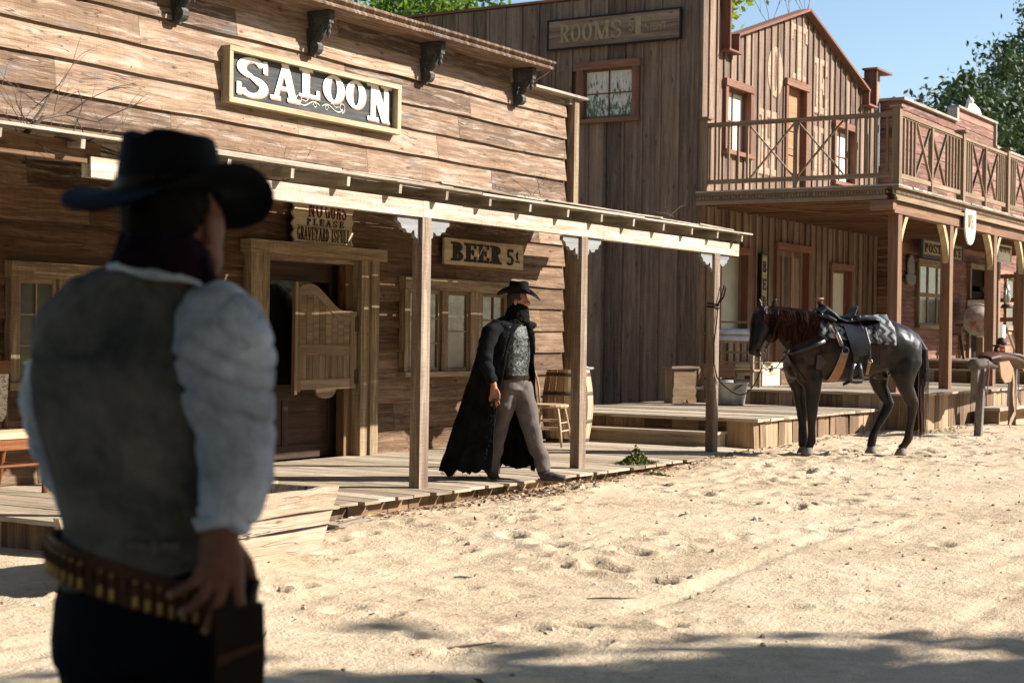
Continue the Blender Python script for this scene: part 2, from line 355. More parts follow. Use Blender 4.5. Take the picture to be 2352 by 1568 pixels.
def glyph(ch,T=.2,t=.09,sf=1,w=None):
    tw=.52+T*1.6
    W={'N':tw,'H':tw,'U':tw,'A':tw,'V':tw,'Y':tw,'I':.42,'M':tw+.3,'W':1.0,'1':.45,'.':.2,' ':.35,'p':.55,'e':.5,'r':.42}.get(ch,.72); L=[]
    def ser(x,y,wd=None):
        if sf: wd=wd or T*1.9; L.append(rc(x-wd/2,0 if y==0 else 1-t,x+wd/2,t if y==0 else 1))
    def stem(x): L.append(rc(x-T/2,0,x+T/2,1)); ser(x,0); ser(x,1)
    a=T*.5+(T*.45 if sf else 0); b=W-a
    if ch=='O' or ch=='0': L.append(arc(W/2,.5,W/2,.5,T,t))
    elif ch=='C': L+= [arc(W/2,.5,W/2,.5,T,t,40,320)]; L.append(rc(W-T*.55,.62,W-T*.2,.95)) if sf else 0
    elif ch=='G': L+= [arc(W/2,.5,W/2,.5,T,t,40,345),rc(W-T,.05,W,.45),rc(W*.5,.42,W+.02,.42+t)]
    elif ch=='D': L+= [rc(a-T/2,0,a+T/2,1),arc(W*.35,.5,W*.65,.5,T,t,-90,90),rc(0,0,W*.36,t),rc(0,1-t,W*.36,1)]
    elif ch in 'BPR':
        L+= [rc(a-T/2,0,a+T/2,1),rc(0,1-t,W*.5,1),arc(W*.48,.74,W*.46,.26,T,t,-90,90),rc(a,.48,W*.5,.48+t)]
        if ch=='B': L+= [arc(W*.48,.26,W*.52,.27,T,t,-90,90),rc(0,0,W*.5,t)]
        else: ser(a,0)
        if ch=='R': L+= [sl(W-T*.55,W*.5,T*.95,0,.5)]; ser(W-T*.5,0,T*1.3)
    elif ch in 'EFL':
        L+= [rc(a-T/2,0,a+T/2,1)]; ser(a,1); ser(a,0)
        if ch in 'EF': L+= [rc(a,1-t,W,1),rc(a,.47,W*.8,.47+t),rc(W-t*1.1,.72,W,1)]; L.append(rc(W*.8-t,.36,W*.8,.66)) if sf else 0
        if ch in 'EL': L+= [rc(a,0,W,t*1.2),rc(W-t*1.1,0,W,.3)]
    elif ch=='H': stem(a);stem(b);L.append(rc(a,.46,b,.46+t))
    elif ch=='I': stem(W/2)
    elif ch=='T': L+= [rc(W/2-T/2,0,W/2+T/2,1),rc(0,1-t,W,1),rc(0,.72,t*1.1,1),rc(W-t*1.1,.72,W,1)]; ser(W/2,0)
    elif ch=='U': L+= [rc(a-T/2,.3,a+T/2,1),rc(b-T*.3,.3,b+T*.3,1),arc(W/2,.32,W/2-a+T/2,.32,T,t,180,360)]; ser(a,1);ser(b,1,T*1.5)
    elif ch=='N': L+= [rc(a-T*.3,0,a+T*.3,1),rc(b-T*.3,0,b+T*.3,1),sl(b,a,T*1.05)]; ser(a,0,T*1.5);ser(b,1,T*1.5);ser(a-T*.2,1,T*1.4)
    elif ch=='M': L+= [rc(a-T*.3,0,a+T*.3,1),rc(b-T/2,0,b+T/2,1),sl(W/2,a,T),sl(W/2,b,T*.6)]; ser(a,0,T*1.5);ser(b,0);ser(a,1,T*1.3);ser(b,1,T*1.4)
    elif ch=='A': L+= [sl(a*.6,W/2,T*.55),sl(b+a*.4,W/2,T),rc(W*.25,.28,W*.75,.28+t)]; ser(a*.6,0,T*1.4);ser(b+a*.4,0,T*1.7)
    elif ch=='V': L+= [sl(W/2,a*.6,T),sl(W/2,b+a*.4,T*.55)]; ser(a*.6,1,T*1.7);ser(b+a*.4,1,T*1.4)
    elif ch=='Y': L+= [rc(W/2-T/2,0,W/2+T/2,.5),sl(W/2,a*.6,T*.9,.42,1),sl(W/2,b+a*.4,T*.6,.42,1)]; ser(W/2,0);ser(a*.6,1,T*1.6);ser(b+a*.4,1,T*1.4)
    elif ch in 'S$5':
        if ch=='5':
            L+= [rc(.1*W,.5,.1*W+t*1.3,1),rc(.1*W,1-t*1.5,W*.92,1),arc(W*.42,.3,W*.55,.31,T,t*1.1,-150,130)]
        else:
            for k,(u0,u1,cy) in enumerate(((20,270,.74),(-160,90,.27))):
                L.append(arc(W/2,cy,W/2*(.94 if k==0 else 1),.26+.01*k,T*.8,t*1.1,u0,u1))
            L.append(('P',[(W*.16,.64),(W*.34,.66),(W*.86,.36),(W*.66,.34)]))
            if sf: L+= [rc(W*.84,.66,W*.97,.97),rc(W*.03,.04,W*.16,.34)]
            if ch=='$': L+= [rc(W*.46,-.12,W*.54,1.12)]
    elif ch=='1': L+= [rc(W/2-T/2,0,W/2+T/2,1),sl(W*.1,W/2,t*1.4,.78,1)]; ser(W/2,0)
    elif ch=='c': L+= [arc(W*.4,.6,W*.32,.3,T*.6,t,50,310),rc(W*.36,.2,W*.46,1.02),rc(W*.02,0,W*.8,t)]
    elif ch=='p': L+= [rc(.06,-.35,.06+T*.7,.6),arc(W*.5,.3,W*.48,.3,T*.7,t)]
    elif ch=='e': L+= [arc(W*.5,.3,W*.48,.3,T*.7,t,-0,320),rc(.08,.27,W*.95,.27+t*.8)]
    elif ch=='r': L+= [rc(.06,0,.06+T*.7,.6),arc(W*.5,.35,W*.44,.24,T*.7,t,20,170)]
    return W,L
def put_glyph(mb,ch,o,ax,ay,nrm,w,h,T=.2,t=.09,sf=1,th=.004):
    "draw one character in a w x h cell, with o the lower left corner"
    W,L=glyph(ch,T,t,sf); o,ax,ay,nrm=Vector(o),Vector(ax),Vector(ay),Vector(nrm)
    for k,q in enumerate(L):
        if not q: continue
        oo=o+nrm*(.0006*k); sx,sy=w/W,h
        if q[0]=='P': mb.prism([(x*sx,y*sy) for x,y in q[1]],oo,ax,ay,nrm*th)
        else:
            A,B=q[1],q[2]
            P1=[oo+ax*(x*sx)+ay*(y*sy) for x,y in A]; P2=[oo+ax*(x*sx)+ay*(y*sy) for x,y in B]
            mb.grid([[b for b in P2],[b+nrm*th for b in P2],[a+nrm*th for a in P1],[a for a in P1]],uvf=lambda i,j:(i*.1,j*.1))
def put_text(mb,txt,o,ax,ay,nrm,h,width,T=.2,t=.09,sf=1,gap=.12,slope=0):
    ws=[glyph(c,T,t,sf)[0] for c in txt]; tot=sum(ws)+gap*(len(txt)-1); k=width/tot
    x=0; o=Vector(o);ax=Vector(ax);ay=Vector(ay)
    for c,wd in zip(txt,ws):
        if c!=' ': put_glyph(mb,c,o+ax*x,ax,ay,nrm,wd*k,h,T,t,sf)
        x+=(wd+gap)*k
X=Vector((1,0,0));Y=Vector((0,1,0));Z=Vector((0,0,1))
# ------------------------------------------------------------------ SALOON
WY=10.9
def lapsiding(mb,x0,x1,zs,y,exc=(),minL=2.2,maxL=4.2,jit=.008,lap=.048,holes=()):
    "overlapping boards; zs = bottom edges; holes = (x0,x1,z0,z1) cut away"
    for a,b in zip(zs,zs[1:]):
        x=x0+0
        brk=[x0]
        q=x0+rnd(.4,maxL)
        while q<x1-.3: brk.append(q); q+=rnd(minL,maxL)
        brk.append(x1)
        segs=[]
        for p,q in zip(brk,brk[1:]):
            cur=[(p,q)]
            for h in holes:
                if h[3]>a+.04 and h[2]<b-.04:
                    nx=[]
                    for s0,s1 in cur:
                        if h[0]<=s0 and h[1]>=s1: continue
                        if h[0]>s0 and h[0]<s1: nx.append((s0,h[0]))
                        if h[1]>s0 and h[1]<s1: nx.append((h[1],s1))
                        if h[1]<=s0 or h[0]>=s1: nx.append((s0,s1))
                    cur=nx
            segs+=[c_ for c_ in cur if c_[1]-c_[0]>.02]
        for p,q in segs:
            n=max(1,int((q-p)/.28)); p+=.002;q-=.002
            zj=rnd(-.004,.004); yj=rnd(-.004,.006); rows=[]
            for i in range(n+1):
                xx=p+(q-p)*i/n; w=jit*noise.noise((xx*1.3,a*9,2))*2; yy=y-lap+yj+.007*noise.noise((xx*.8,a*7,8))
                rows.append([(xx,yy+.026,a+zj+w),(xx,yy,a+zj+w),(xx,y-.004+yj*.3,b+.035),(xx,y+.01,b+.035)])
            if y>10.8 and y<11 and x1<20:
                xx=p+.04
                while xx<q-.01:
                    for zz in (a+.05,b-.03): 
                        if random.random()<.8: jx=xx+rnd(-.02,.02); yy=y-lap*(1-(zz-a)/(b-a))-.0045; NAILS.poly([(jx-.006,yy,zz-.006),(jx+.006,yy,zz-.006),(jx+.006,yy,zz+.006),(jx-.006,yy,zz+.006)],[(0,0),(1,0),(1,1),(0,1)])
                    xx+=.6 if q-xx>.75 else max(.05,q-.045-xx) if q-.045>xx+.02 else 1
            ou,ov=rnd(0,50),rnd(0,50)
            mb.grid(rows,uvf=lambda i,j,p=p,q=q,n=n:(p+(q-p)*i/n+ou,[0,.03,.32,.34,.36][j]+ov),closed=True,cap=True)
saloon=empty('saloon',(13.2,10.9,.1),'weathered wooden saloon with clapboard front, bracketed cornice and open porch','saloon building')
NAILS=MB()
doorh=(12.7,14.4,.1,2.32); winR=(15.25,17.42,1.06,2.05); winL=(9.5,11.1,1.02,2.05)
mb=MB(); zs=[2.715+.285*k for k in range(0,7)]+[4.69]
lapsiding(mb,6.8,18.9,zs,WY)
lapsiding(mb,6.8,17.8,[4.69,4.95],WY)
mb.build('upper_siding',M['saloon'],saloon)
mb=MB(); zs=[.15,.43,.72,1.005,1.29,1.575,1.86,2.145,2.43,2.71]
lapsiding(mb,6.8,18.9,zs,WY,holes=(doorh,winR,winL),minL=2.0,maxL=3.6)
mb.build('lower_siding',M['porchshade'],saloon)
mb=MB(); mb.bp((6.8,WY+.012,.0),(12.7,WY+.1,4.6)); mb.bp((14.2,WY+.012,.0),(15.2,WY+.1,4.6)); mb.bp((12.7,WY+.012,2.32),(14.2,WY+.1,4.6)); mb.bp((15.2,WY+.2,.0),(19.02,WY+.28,4.6))
mb.bp((15.2,WY+.012,2.1),(19.02,WY+.18,4.6)); mb.bp((15.2,WY+.012,.0),(19.02,WY+.18,1.0)); mb.bp((17.5,WY+.012,1.0),(19.02,WY+.18,2.1))
mb.bp((18.96,WY+.3,0),(19.04,14.5,3.9)); mb.bp((6.8,WY+.3,0),(6.88,14.5,3.9)); mb.bp((6.8,14.5,0),(19.04,14.6,3.9))
mb.build('wall',M['darkboard'],saloon)
mb=MB(); mb.bp((6.7,WY+.3,3.9),(19.1,14.7,4.0)); mb.build('roof',M['grey'],saloon)
mb=MB(); mb.bp((18.985,10.79,.16),(19.11,10.9,4.67)); mb.build('corner_board',M['trim'],saloon)
mb=MB(); mb.bp((17.86,10.72,4.68),(19.24,10.98,4.715),jit=.004); mb.bp((18.9,10.82,4.6),(18.99,10.9,4.68)); mb.build('parapet_cap',M['grey'],saloon)
# cornice: soffit, crown moulding, end return
mb=MB()
for a,b in ((6.8,10.9),(10.905,14.93),(14.935,17.84)):
    dz=0 if a<14 else .006
    mb.bp((a,10.52,4.868+dz),(b,10.9,4.89+dz),long=0)
    prof=[(10.5,4.86),(10.455,4.865),(10.45,4.885),(10.465,4.9),(10.455,4.915),(10.42,4.935),(10.415,4.96),(10.9,4.97),(10.9,4.9),(10.5,4.895)]
    mb.prism([(p[0],p[1]+dz) for p in prof],(a,0,0),Y,Z,X*(b-a))
cn=mb.build('cornice',M['saloon'],saloon)
mb=MB(); mb.beam((17.80,10.49,4.86),(17.80,10.88,4.66),.025,.025); mb.build('end_brace',M['trim'],cn)
# scroll brackets
def bracket():
    mb=MB(); w=.045
    mb.bp((-.06,-.03,-.47),(.06,0,.0)) # back plate
    # S-scroll of stacked slabs
    pts=[]
    for k in range(22):
        a=k/21; y=-.05-.055*math.sin(a*math.pi*1.0)-.13*a*a; z=-.44+.40*a
        pts.append(Vector((0,y+.03*math.sin(a*6.28),z)))
    mb.tube(pts,[(w,.045+.012*math.sin(k*.8)) for k in range(22)],seg=8,ref=(1,0,0))
    mb.lathe([(.0,0),(.07,.0),(.07,.09),(.0,.09)],(-.045,-.075,-.385),12,ax=(1,0,0)); mb.lathe([(.05,0),(.05,.1)],(-.05,-.12,-.2),12,ax=(1,0,0))
    mb.lathe([(.065,0),(.065,.09)],(-.045,-.14,-.1),12,ax=(1,0,0))
    mb.bp((-.05,-.28,-.04),(.05,-.03,0)); mb.bp((-.045,-.285,-.1),(.045,-.19,-.04)); mb.bp((-.04,-.28,-.14),(.04,-.2,-.1))
    mb.lathe([(.0,-.3),(.012,-.27),(.03,-.24),(.018,-.21),(.034,-.18),(.03,-.14)],(0,-.24,0),10)
    return mb.mesh('scroll_bracket',smooth=False)
bme=bracket(); bme.materials.append(M['blackwood'])
for bx in (9.41,11.45,13.48,15.55,17.59):
    o=bpy.data.objects.new('scroll_bracket',bme); col.objects.link(o); o.parent=saloon; o.location=Vector((bx,10.87,4.87))-ORG[saloon.name]; o.scale=(.95,1,1)
tag(NAILS.build('nail_heads',M['iron'],saloon),kind='stuff')
# door frame
mb=MB()
mb.bp((12.47,10.76,.16),(12.75,10.87,2.3),jit=.003); mb.bp((14.48,10.76,.16),(14.62,10.87,2.3),jit=.003); mb.bp((14.33,10.79,.16),(14.477,11.15,2.3),jit=.003); mb.bp((12.42,10.73,2.3),(14.72,10.87,2.425),jit=.004)
mb.bp((12.70,10.87,.16),(12.75,11.15,2.3)); mb.bp((12.752,10.88,2.25),(14.328,11.15,2.3))
df=mb.build('door_frame',M['trim'],saloon)
mb=MB(); yy=11.12
mb.bp((12.75,yy,.16),(12.9,yy+.05,2.25)); mb.bp((14.18,yy,.16),(14.33,yy+.05,2.25)); mb.bp((12.9,yy,2.05),(14.18,yy+.05,2.25)); mb.bp((12.9,yy,.78),(14.18,yy+.05,.95)); mb.bp((12.9,yy,.16),(14.18,yy+.05,.3)); mb.bp((12.9,yy+.015,.3),(14.18,yy+.04,.78))
mb.bp((13.41,yy+.002,.3),(13.5,yy+.048,.78))
dr=mb.build('inner_door',M['darkdoor'],saloon)
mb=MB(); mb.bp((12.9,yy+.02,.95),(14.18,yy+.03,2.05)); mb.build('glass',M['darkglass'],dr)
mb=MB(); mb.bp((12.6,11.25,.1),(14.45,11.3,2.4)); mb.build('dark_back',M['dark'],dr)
# batwing doors
def batwing():
    "hinge edge at x=0, meeting edge at x=.92; z from 0 (bottom) to 1.12"
    W=.92; mb=MB()
    top=lambda x: .84+.28*(lambda s:s*s*(3-2*s))(min(1,max(0,(x-.18)/.52)))-.04*max(0,(x-.72)/.2)
    mb.bp((0,-.018,.0),(.1,.018,.84)); mb.bp((.83,-.018,-.02),(W-.04,.018,1.08)); mb.bp((W-.04,-.024,-.05),(W,.024,1.13))
    mb.bp((.1,-.016,0),(.83,.016,.11)); mb.bp((.1,-.016,.36),(.83,.016,.48))
    n=18; up=[];lo=[]
    for i in range(n+1):
        x=.1+.73*i/n; up.append(top(x)); 
    rows=[]
    for i in range(n+1):
        x=.1+.73*i/n; t=top(x); rows.append([(x,-.016,t-.11),(x,-.016,t),(x,.016,t),(x,.016,t-.11)])
    mb.grid(rows,closed=True,cap=True)
    for i in range(8):
        x0=.1+.0915*i; x1=x0+.086; mb.bp((x0,-.007,.11),(x1,.007,.36)); 
        z1=min(top(x0),top(x1))-.1
        mb.prism([(x0,.48),(x1,.48),(x1,top(x1)-.1),(x0,top(x0)-.1)],(0,-.007,0),X,Z,Y*.014)
    mb.prism([(.45+.15*math.cos(R(180+a)),.0+.1*math.sin(R(180+a))) for a in range(0,181,15)],(0,-.014,0),X,Z,Y*.028)
    return mb
for k,(loc,rz,ms) in enumerate((((14.31,10.85,.9),R(180-4),1),((12.77,10.9,.9),R(78),1))):
    me=batwing().mesh('batwing_door'); me.materials.append(M['skirt'] if False else M['rail'])
    o=bpy.data.objects.new('swing_door',me); col.objects.link(o); o.parent=saloon; o.location=Vector(loc)-ORG[saloon.name]; o.rotation_euler=(0,0,rz); o.scale=(1.07,1,1); ORG[o.name]=ORG[saloon.name]
    h=MB(); h.bp((-.02,-.03,.05),(.03,.03,.2)); h.bp((-.02,-.03,.62),(.03,.03,.78)); hm=h.mesh('hinge'); hm.materials.append(M['iron'])
    ho=bpy.data.objects.new('hinge',hm); col.objects.link(ho); ho.parent=o
# windows
def sash(mb,gb,x0,x1,z0,z1,y,nc,nr,f=.045,mu=.018,gy=.02):
    mb.bp((x0,y,z0),(x0+f,y+.035,z1)); mb.bp((x1-f,y,z0),(x1,y+.035,z1)); mb.bp((x0+f,y+.002,z1-f),(x1-f,y+.033,z1)); mb.bp((x0+f,y+.002,z0),(x1-f,y+.033,z0+f))
    for i in range(1,nc): xx=x0+f+(x1-x0-2*f)*i/nc; mb.bp((xx-mu/2,y+.004,z0+f),(xx+mu/2,y+.03,z1-f))
    for j in range(1,nr): zz=z0+f+(z1-z0-2*f)*j/nr; mb.bp((x0+f,y+.006,zz-mu/2),(x1-f,y+.028,zz+mu/2))
    gb.bp((x0+f,y+gy,z0+f),(x1-f,y+gy+.004,z1-f))
def saloon_window(x0,x1,units,z0=1.07,z1=2.04):
    mb=MB()
    mb.bp((x0-.11,10.78,z1-.02),(x1+.11,10.87,z1+.12),jit=.004); mb.bp((x0-.1,10.79,z0),(x0,10.87,z1-.02),jit=.003); mb.bp((x1,10.79,z0),(x1+.1,10.87,z1-.02),jit=.003)
    mb.bp((x0-.14,10.74,z0-.06),(x1+.14,10.88,z0),jit=.003)
    prev=None
    for a,b,nc,nr in units:
        if prev is not None: mb.bp((prev+.003,10.81,z0),(a-.003,10.9,z1-.02),jit=.002)
        prev=b
    f=mb.build('window',M['trim'],saloon)
    sm=MB(); gb=MB()
    for a,b,nc,nr in units: sash(sm,gb,a,b,z0,z1-.02,10.84,nc,nr)
    sm.build('sash',M['trim'],f); gb.build('pane',M['glass'],f)
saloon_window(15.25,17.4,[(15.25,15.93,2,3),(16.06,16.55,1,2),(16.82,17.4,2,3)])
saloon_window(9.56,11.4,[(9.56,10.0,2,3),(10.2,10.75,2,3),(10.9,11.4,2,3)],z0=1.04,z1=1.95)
# porch
porch_post_z=.16
for px in (8.75,11.68,14.5,17.72):
    mb=MB(); mb.box((px,8.15,1.335),(.135,.1,2.35),jit=.004); 
    p=mb.build('porch_post',M['post'],saloon)
    for s in (-1,1):
        prof=[(.05,0),(.36,0),(.365,-.05),(.32,-.075),(.3,-.12),(.25,-.125),(.225,-.16),(.17,-.165),(.15,-.14),(.12,-.13),(.115,-.19),(.07,-.215),(.07,-.26),(.05,-.26)]
        mb=MB(); mb.prism([(s*a*1.03,b*.85) for a,b in prof],(px+s*.02,8.13,2.505),X,Z,Y*.04); mb.build('corner_bracket',M['corbel'],p)
mb=MB(); mb.bp((7.76,8.1,2.508),(11.62,8.19,2.648),jit=.003); mb.bp((11.625,8.1,2.512),(14.9,8.19,2.652),jit=.003); mb.bp((14.905,8.1,2.508),(18.34,8.19,2.648),jit=.003)
mb.build('porch_beam',M['beam'],saloon)
mb=MB()
RS=.28/2.93 # porch roof slope
k=-4
x=10.41-.706*6
while x<18.5:
    mb.beam((x+rnd(-.01,.01),7.985,2.712),(x,10.9,2.712+RS*2.93),.038,.082); x+=.706
mb.build('rafters',M['darkboard'] if False else M['grey'],saloon)
mb=MB(); y=7.955
while y<10.85:
    wd=rnd(.16,.22); x=6.6
    while x<18.2:
        L=rnd(2,4.2); xe=18.42+.68*(y-7.95)/2.95; x2=min(x+L,xe+rnd(-.03,.03))
        if x2-x<.3: break
        yc=y+wd/2; z=2.748+RS*(yc-7.955)
        a=math.atan(RS)+rnd(-.03,.03); rot=Matrix.Rotation(a,3,'X')@Matrix.Rotation(rnd(-.004,.004),3,'Y')@Matrix.Rotation(rnd(-.003,.003),3,'Z')
        mb.box(((x+x2)/2,yc,z+.015+rnd(0,.01)),(x2-x-.01,wd-.003,.022),rot=rot,jit=.003); x=x2+(.0 if random.random()<.8 else .03)
    y+=wd+(.004 if random.random()<.65 else .02)
for q in range(16): # loose upper layer of split shakes along the eave
    x=rnd(9,17.2); mb.box((x+.4,8.04+rnd(0,.08),2.797+rnd(0,.012)),(rnd(.7,1.8),.12,.012),rot=Matrix.Rotation(rnd(-.03,.03),3,'Z')@Matrix.Rotation(rnd(-.01,.01),3,'Y'),jit=.004)
pr=mb.build('porch_roof',M['grey'],saloon)
mb=MB(); mb.bp((5.5,8.12,2.6),(7.86,8.15,2.735),jit=.003); mb.build('fascia_board',M['darkboard'],saloon)  # dark wood chosen so the colour carries the shade under the eave
# boardwalk
mb=MB(); x=7.95; i=0
while x<18.35:
    wd=rnd(.24,.31); y0=7.83+rnd(-.04,.05)
    if x>17.9: y0=8.05
    n=8; rows=[]
    for i in range(n+1):
        f=i/n; yy=y0+(10.9-y0)*f; zz=.16+.004*noise.noise((x*3,yy*.7,4))+.003
        e=.012 if i==0 else 0; dz=.01 if i==0 else 0
        rows.append([(x+e,yy,zz-.035),(x+e,yy,zz-dz),(x+wd-.012-e,yy,zz-dz+.003*noise.noise((x*2,9,1))),(x+wd-.012-e,yy,zz-.035)])
    ou,ov=rnd(0,40),rnd(0,40)
    mb.grid(rows,uvf=lambda i,j:(3.1*i/n+ou,[0,.03,.03+wd,.06+wd,.1+wd][j]+ov),closed=True,cap=True)
    x+=wd+(0 if random.random()<.7 else .008)
bw=mb.build('boardwalk',M['deck'],saloon)
mb=MB(); x=8.02
while x<18.1:
    wd=rnd(.2,.3); mb.box((x+wd/2,7.96+rnd(-.01,.01),.0),(wd-.008,.022,.25),rot=Matrix.Rotation(rnd(-.02,.02),3,'Y'),jit=.002); x+=wd
y=7.98
while y<10.9:
    wd=rnd(.2,.3); mb.box((8.03+rnd(-.008,.008),y+wd/2,-.03),(.022,wd-.008,.3),jit=.002); y+=wd
mb.build('skirting',M['skirt'],saloon)
# ------------------------------------------------------------------ saloon signs
sg=empty('saloon_sign',(13.6,10.85,3.78),'framed black sign with white letters SALOON on the clapboards','sign')
mb=MB(); z0,z1=3.80,4.30; yb=10.84
n=3
for i in range(n): mb.bp((12.16,yb,z0-.02+(z1-z0-.03)*i/n+.001),(14.94,yb+.025,z0-.02+(z1-z0-.03)*(i+1)/n-.001))
bd=mb.build('board',M['signblack'],sg)
mb=MB(); mb.bp((12.11,10.76,3.745),(14.985,10.875,3.797),jit=.002); mb.bp((12.11,10.76,4.25),(14.985,10.875,4.3),jit=.002); mb.bp((12.11,10.763,3.798),(12.165,10.875,4.249),jit=.002); mb.bp((14.92,10.763,3.798),(14.985,10.875,4.249),jit=.002)
mb.build('frame',M['signframe'],sg)
def sp_at(x,y,YY=yb): return at((540+x/5.113)*.9408,(130+y/5.113)*.9408,Y=YY)
SL=[('S',170,575,60,555),('A',612,945,140,598),('L',962,1218,205,560),('O',1258,1530,280,625),('O',1543,1797,345,695),('N',1797,2132,385,860)]
lt=MB(); sh=MB()
for ch,xa,xb,ya,yb2 in SL:
    xm=(xa+xb)/2; wz0=sp_at(xm,yb2).z; wz1=sp_at(xm,ya).z; wx0=sp_at(xa,(ya+yb2)/2).x; wx1=sp_at(xb,(ya+yb2)/2).x
    put_glyph(sh,ch,(wx0+.02,yb-.002,wz0-.013),X,Z,-Y,wx1-wx0,wz1-wz0,.25,.1)
    put_glyph(lt,ch,(wx0,yb-.009,wz0),X,Z,-Y,wx1-wx0,wz1-wz0,.25,.1)
# flourish under the middle letters
def curve2(fn,n,y,r=.004):
    return [Vector((p[0],y,p[1])) for p in (fn(i/(n-1)) for i in range(n))]
c0=sp_at(1240,660); c0=Vector((c0.x,yb-.004,c0.z+.01))
for s in (-1,1):
    lt.tube([c0+Vector((s*(.02+.36*t),0,.03*math.sin(t*6.28)-.01)) for t in [i/16 for i in range(17)]],.0045,5)
    lt.tube([c0+Vector((s*(.36+.05*math.cos(a)*(1-a/9)),0,.045+.05*math.sin(a)*(1-a/9)-.03)) for a in [i*.35-1.5 for i in range(20)]],.004,5)
    lt.tube([c0+Vector((s*(.1+.035*math.cos(a)*(1-a/9)),0,-.02+.035*math.sin(a)*(1-a/9))) for a in [i*.4 for i in range(16)]],.0035,5)
    lt.tube([c0+Vector((s*(.17+.14*t),0,.035-.03*t+.01*math.sin(t*8))) for t in [i/8 for i in range(9)]],.003,5)
sh.build('letter_shadow',M['tan'],sg); lt.build('lettering',M['cream'],sg)
def sign(name,label,o,w,h,th,mat,boards=1,wavy=False,frame=None,ax=X,nrm=-Y,fw=.03):
    r=empty(name,o,label,'sign'); o=Vector(o); ax=Vector(ax); nrm=Vector(nrm); mb=MB()
    for i in range(boards):
        z0=h*i/boards+.001; z1=h*(i+1)/boards-.001
        if wavy:
            L=[];Rr=[]; n=9
            for k in range(n+1):
                zz=z0+(z1-z0)*k/n; L.append((.02*math.sin(zz*55),zz)); Rr.append((w+.018*math.sin(zz*50+1),zz))
            mb.prism(L[::1]+Rr[::-1],o-nrm*0,ax,Z,nrm*th)
        else: mb.prism([(0,z0),(w,z0+rnd(-.001,.001)),(w,z1),(0,z1)],o,ax,Z,nrm*th)
    b=mb.build('board',mat,r)
    if frame:
        mb=MB(); c=nrm*(th+.012)
        for a,b2,c2,d in ((-fw,-fw,w+fw,0),(-fw,h,w+fw,h+fw),(-fw,0,0,h),(w,0,w+fw,h)):
            mb.prism([(a,b2),(c2,b2),(c2,d),(a,d)],o-nrm*.002,ax,Z,nrm*(th+.02))
        mb.build('frame',frame,r)
    return r
s=sign('warning_sign','notched cream board reading NO GUNS PLEASE GRAVEYARD IS FULL above the doors','' or (13.13,10.80,2.43),1.0,.5,.025,M['signwood'],3,True)
mb=MB(); put_text(mb,'NO',(13.36,10.772,2.71),X,Z,-Y,.17,.24,.2,.06); put_text(mb,'GUNS',(13.65,10.772,2.71),X,Z,-Y,.17,.36,.2,.06); mb.build('red_lettering',M['redpaint'],s)
mb=MB(); put_text(mb,'PLEASE',(13.34,10.772,2.622),X,Z,-Y,.07,.62,.24,.1,gap=.35); mb.build('green_lettering',M['greenpaint'],s)
mb=MB(); put_text(mb,'GRAVEYARD',(13.19,10.772,2.465),X,Z,-Y,.135,.52,.2,.05); put_text(mb,'IS',(13.76,10.772,2.465),X,Z,-Y,.135,.085,.2,.05); put_text(mb,'FULL',(13.86,10.772,2.465),X,Z,-Y,.135,.22,.2,.05); mb.bp((13.17,10.7725,2.609),(14.08,10.775,2.613)); mb.build('dark_lettering',M['darkpaint'],s)
s=sign('beer_sign','worn plank sign reading BEER 5 cents over the right window','' or (15.9,10.8,2.335),1.78,.31,.03,M['signwood'])
mb=MB(); put_text(mb,'BEER',(16.03,10.768,2.38),X,Z,-Y,.225,1.12,.27,.12,gap=.06); put_text(mb,'5',(17.28,10.768,2.38),X,Z,-Y,.2,.17,.22,.12); put_text(mb,'c',(17.49,10.768,2.42),X,Z,-Y,.14,.12,.22,.12); mb.build('lettering',M['darkpaint'],s)
s=sign('red_poster','red poster in dark frame hanging left of the saloon doors','' or (12.0,10.84,1.42),.5,.4,.01,plain('brick_red_poster_paper',(.3,.07,.03),.8),1,False,M['darkboard'],fw=.025)
mb=MB(); mb.tube([Vector((12.12+.28*t,10.826,1.66+.12*t*t+.02)) for t in [i/8 for i in range(9)]],.008,5); put_text(mb,'H',(12.4,10.828,1.56),X,Z,-Y,.13,.06,.2,.09); put_text(mb,'TO',(12.1,10.828,1.5),X,Z,-Y,.12,.24,.2,.09); mb.build('lettering',M['tan'],s)
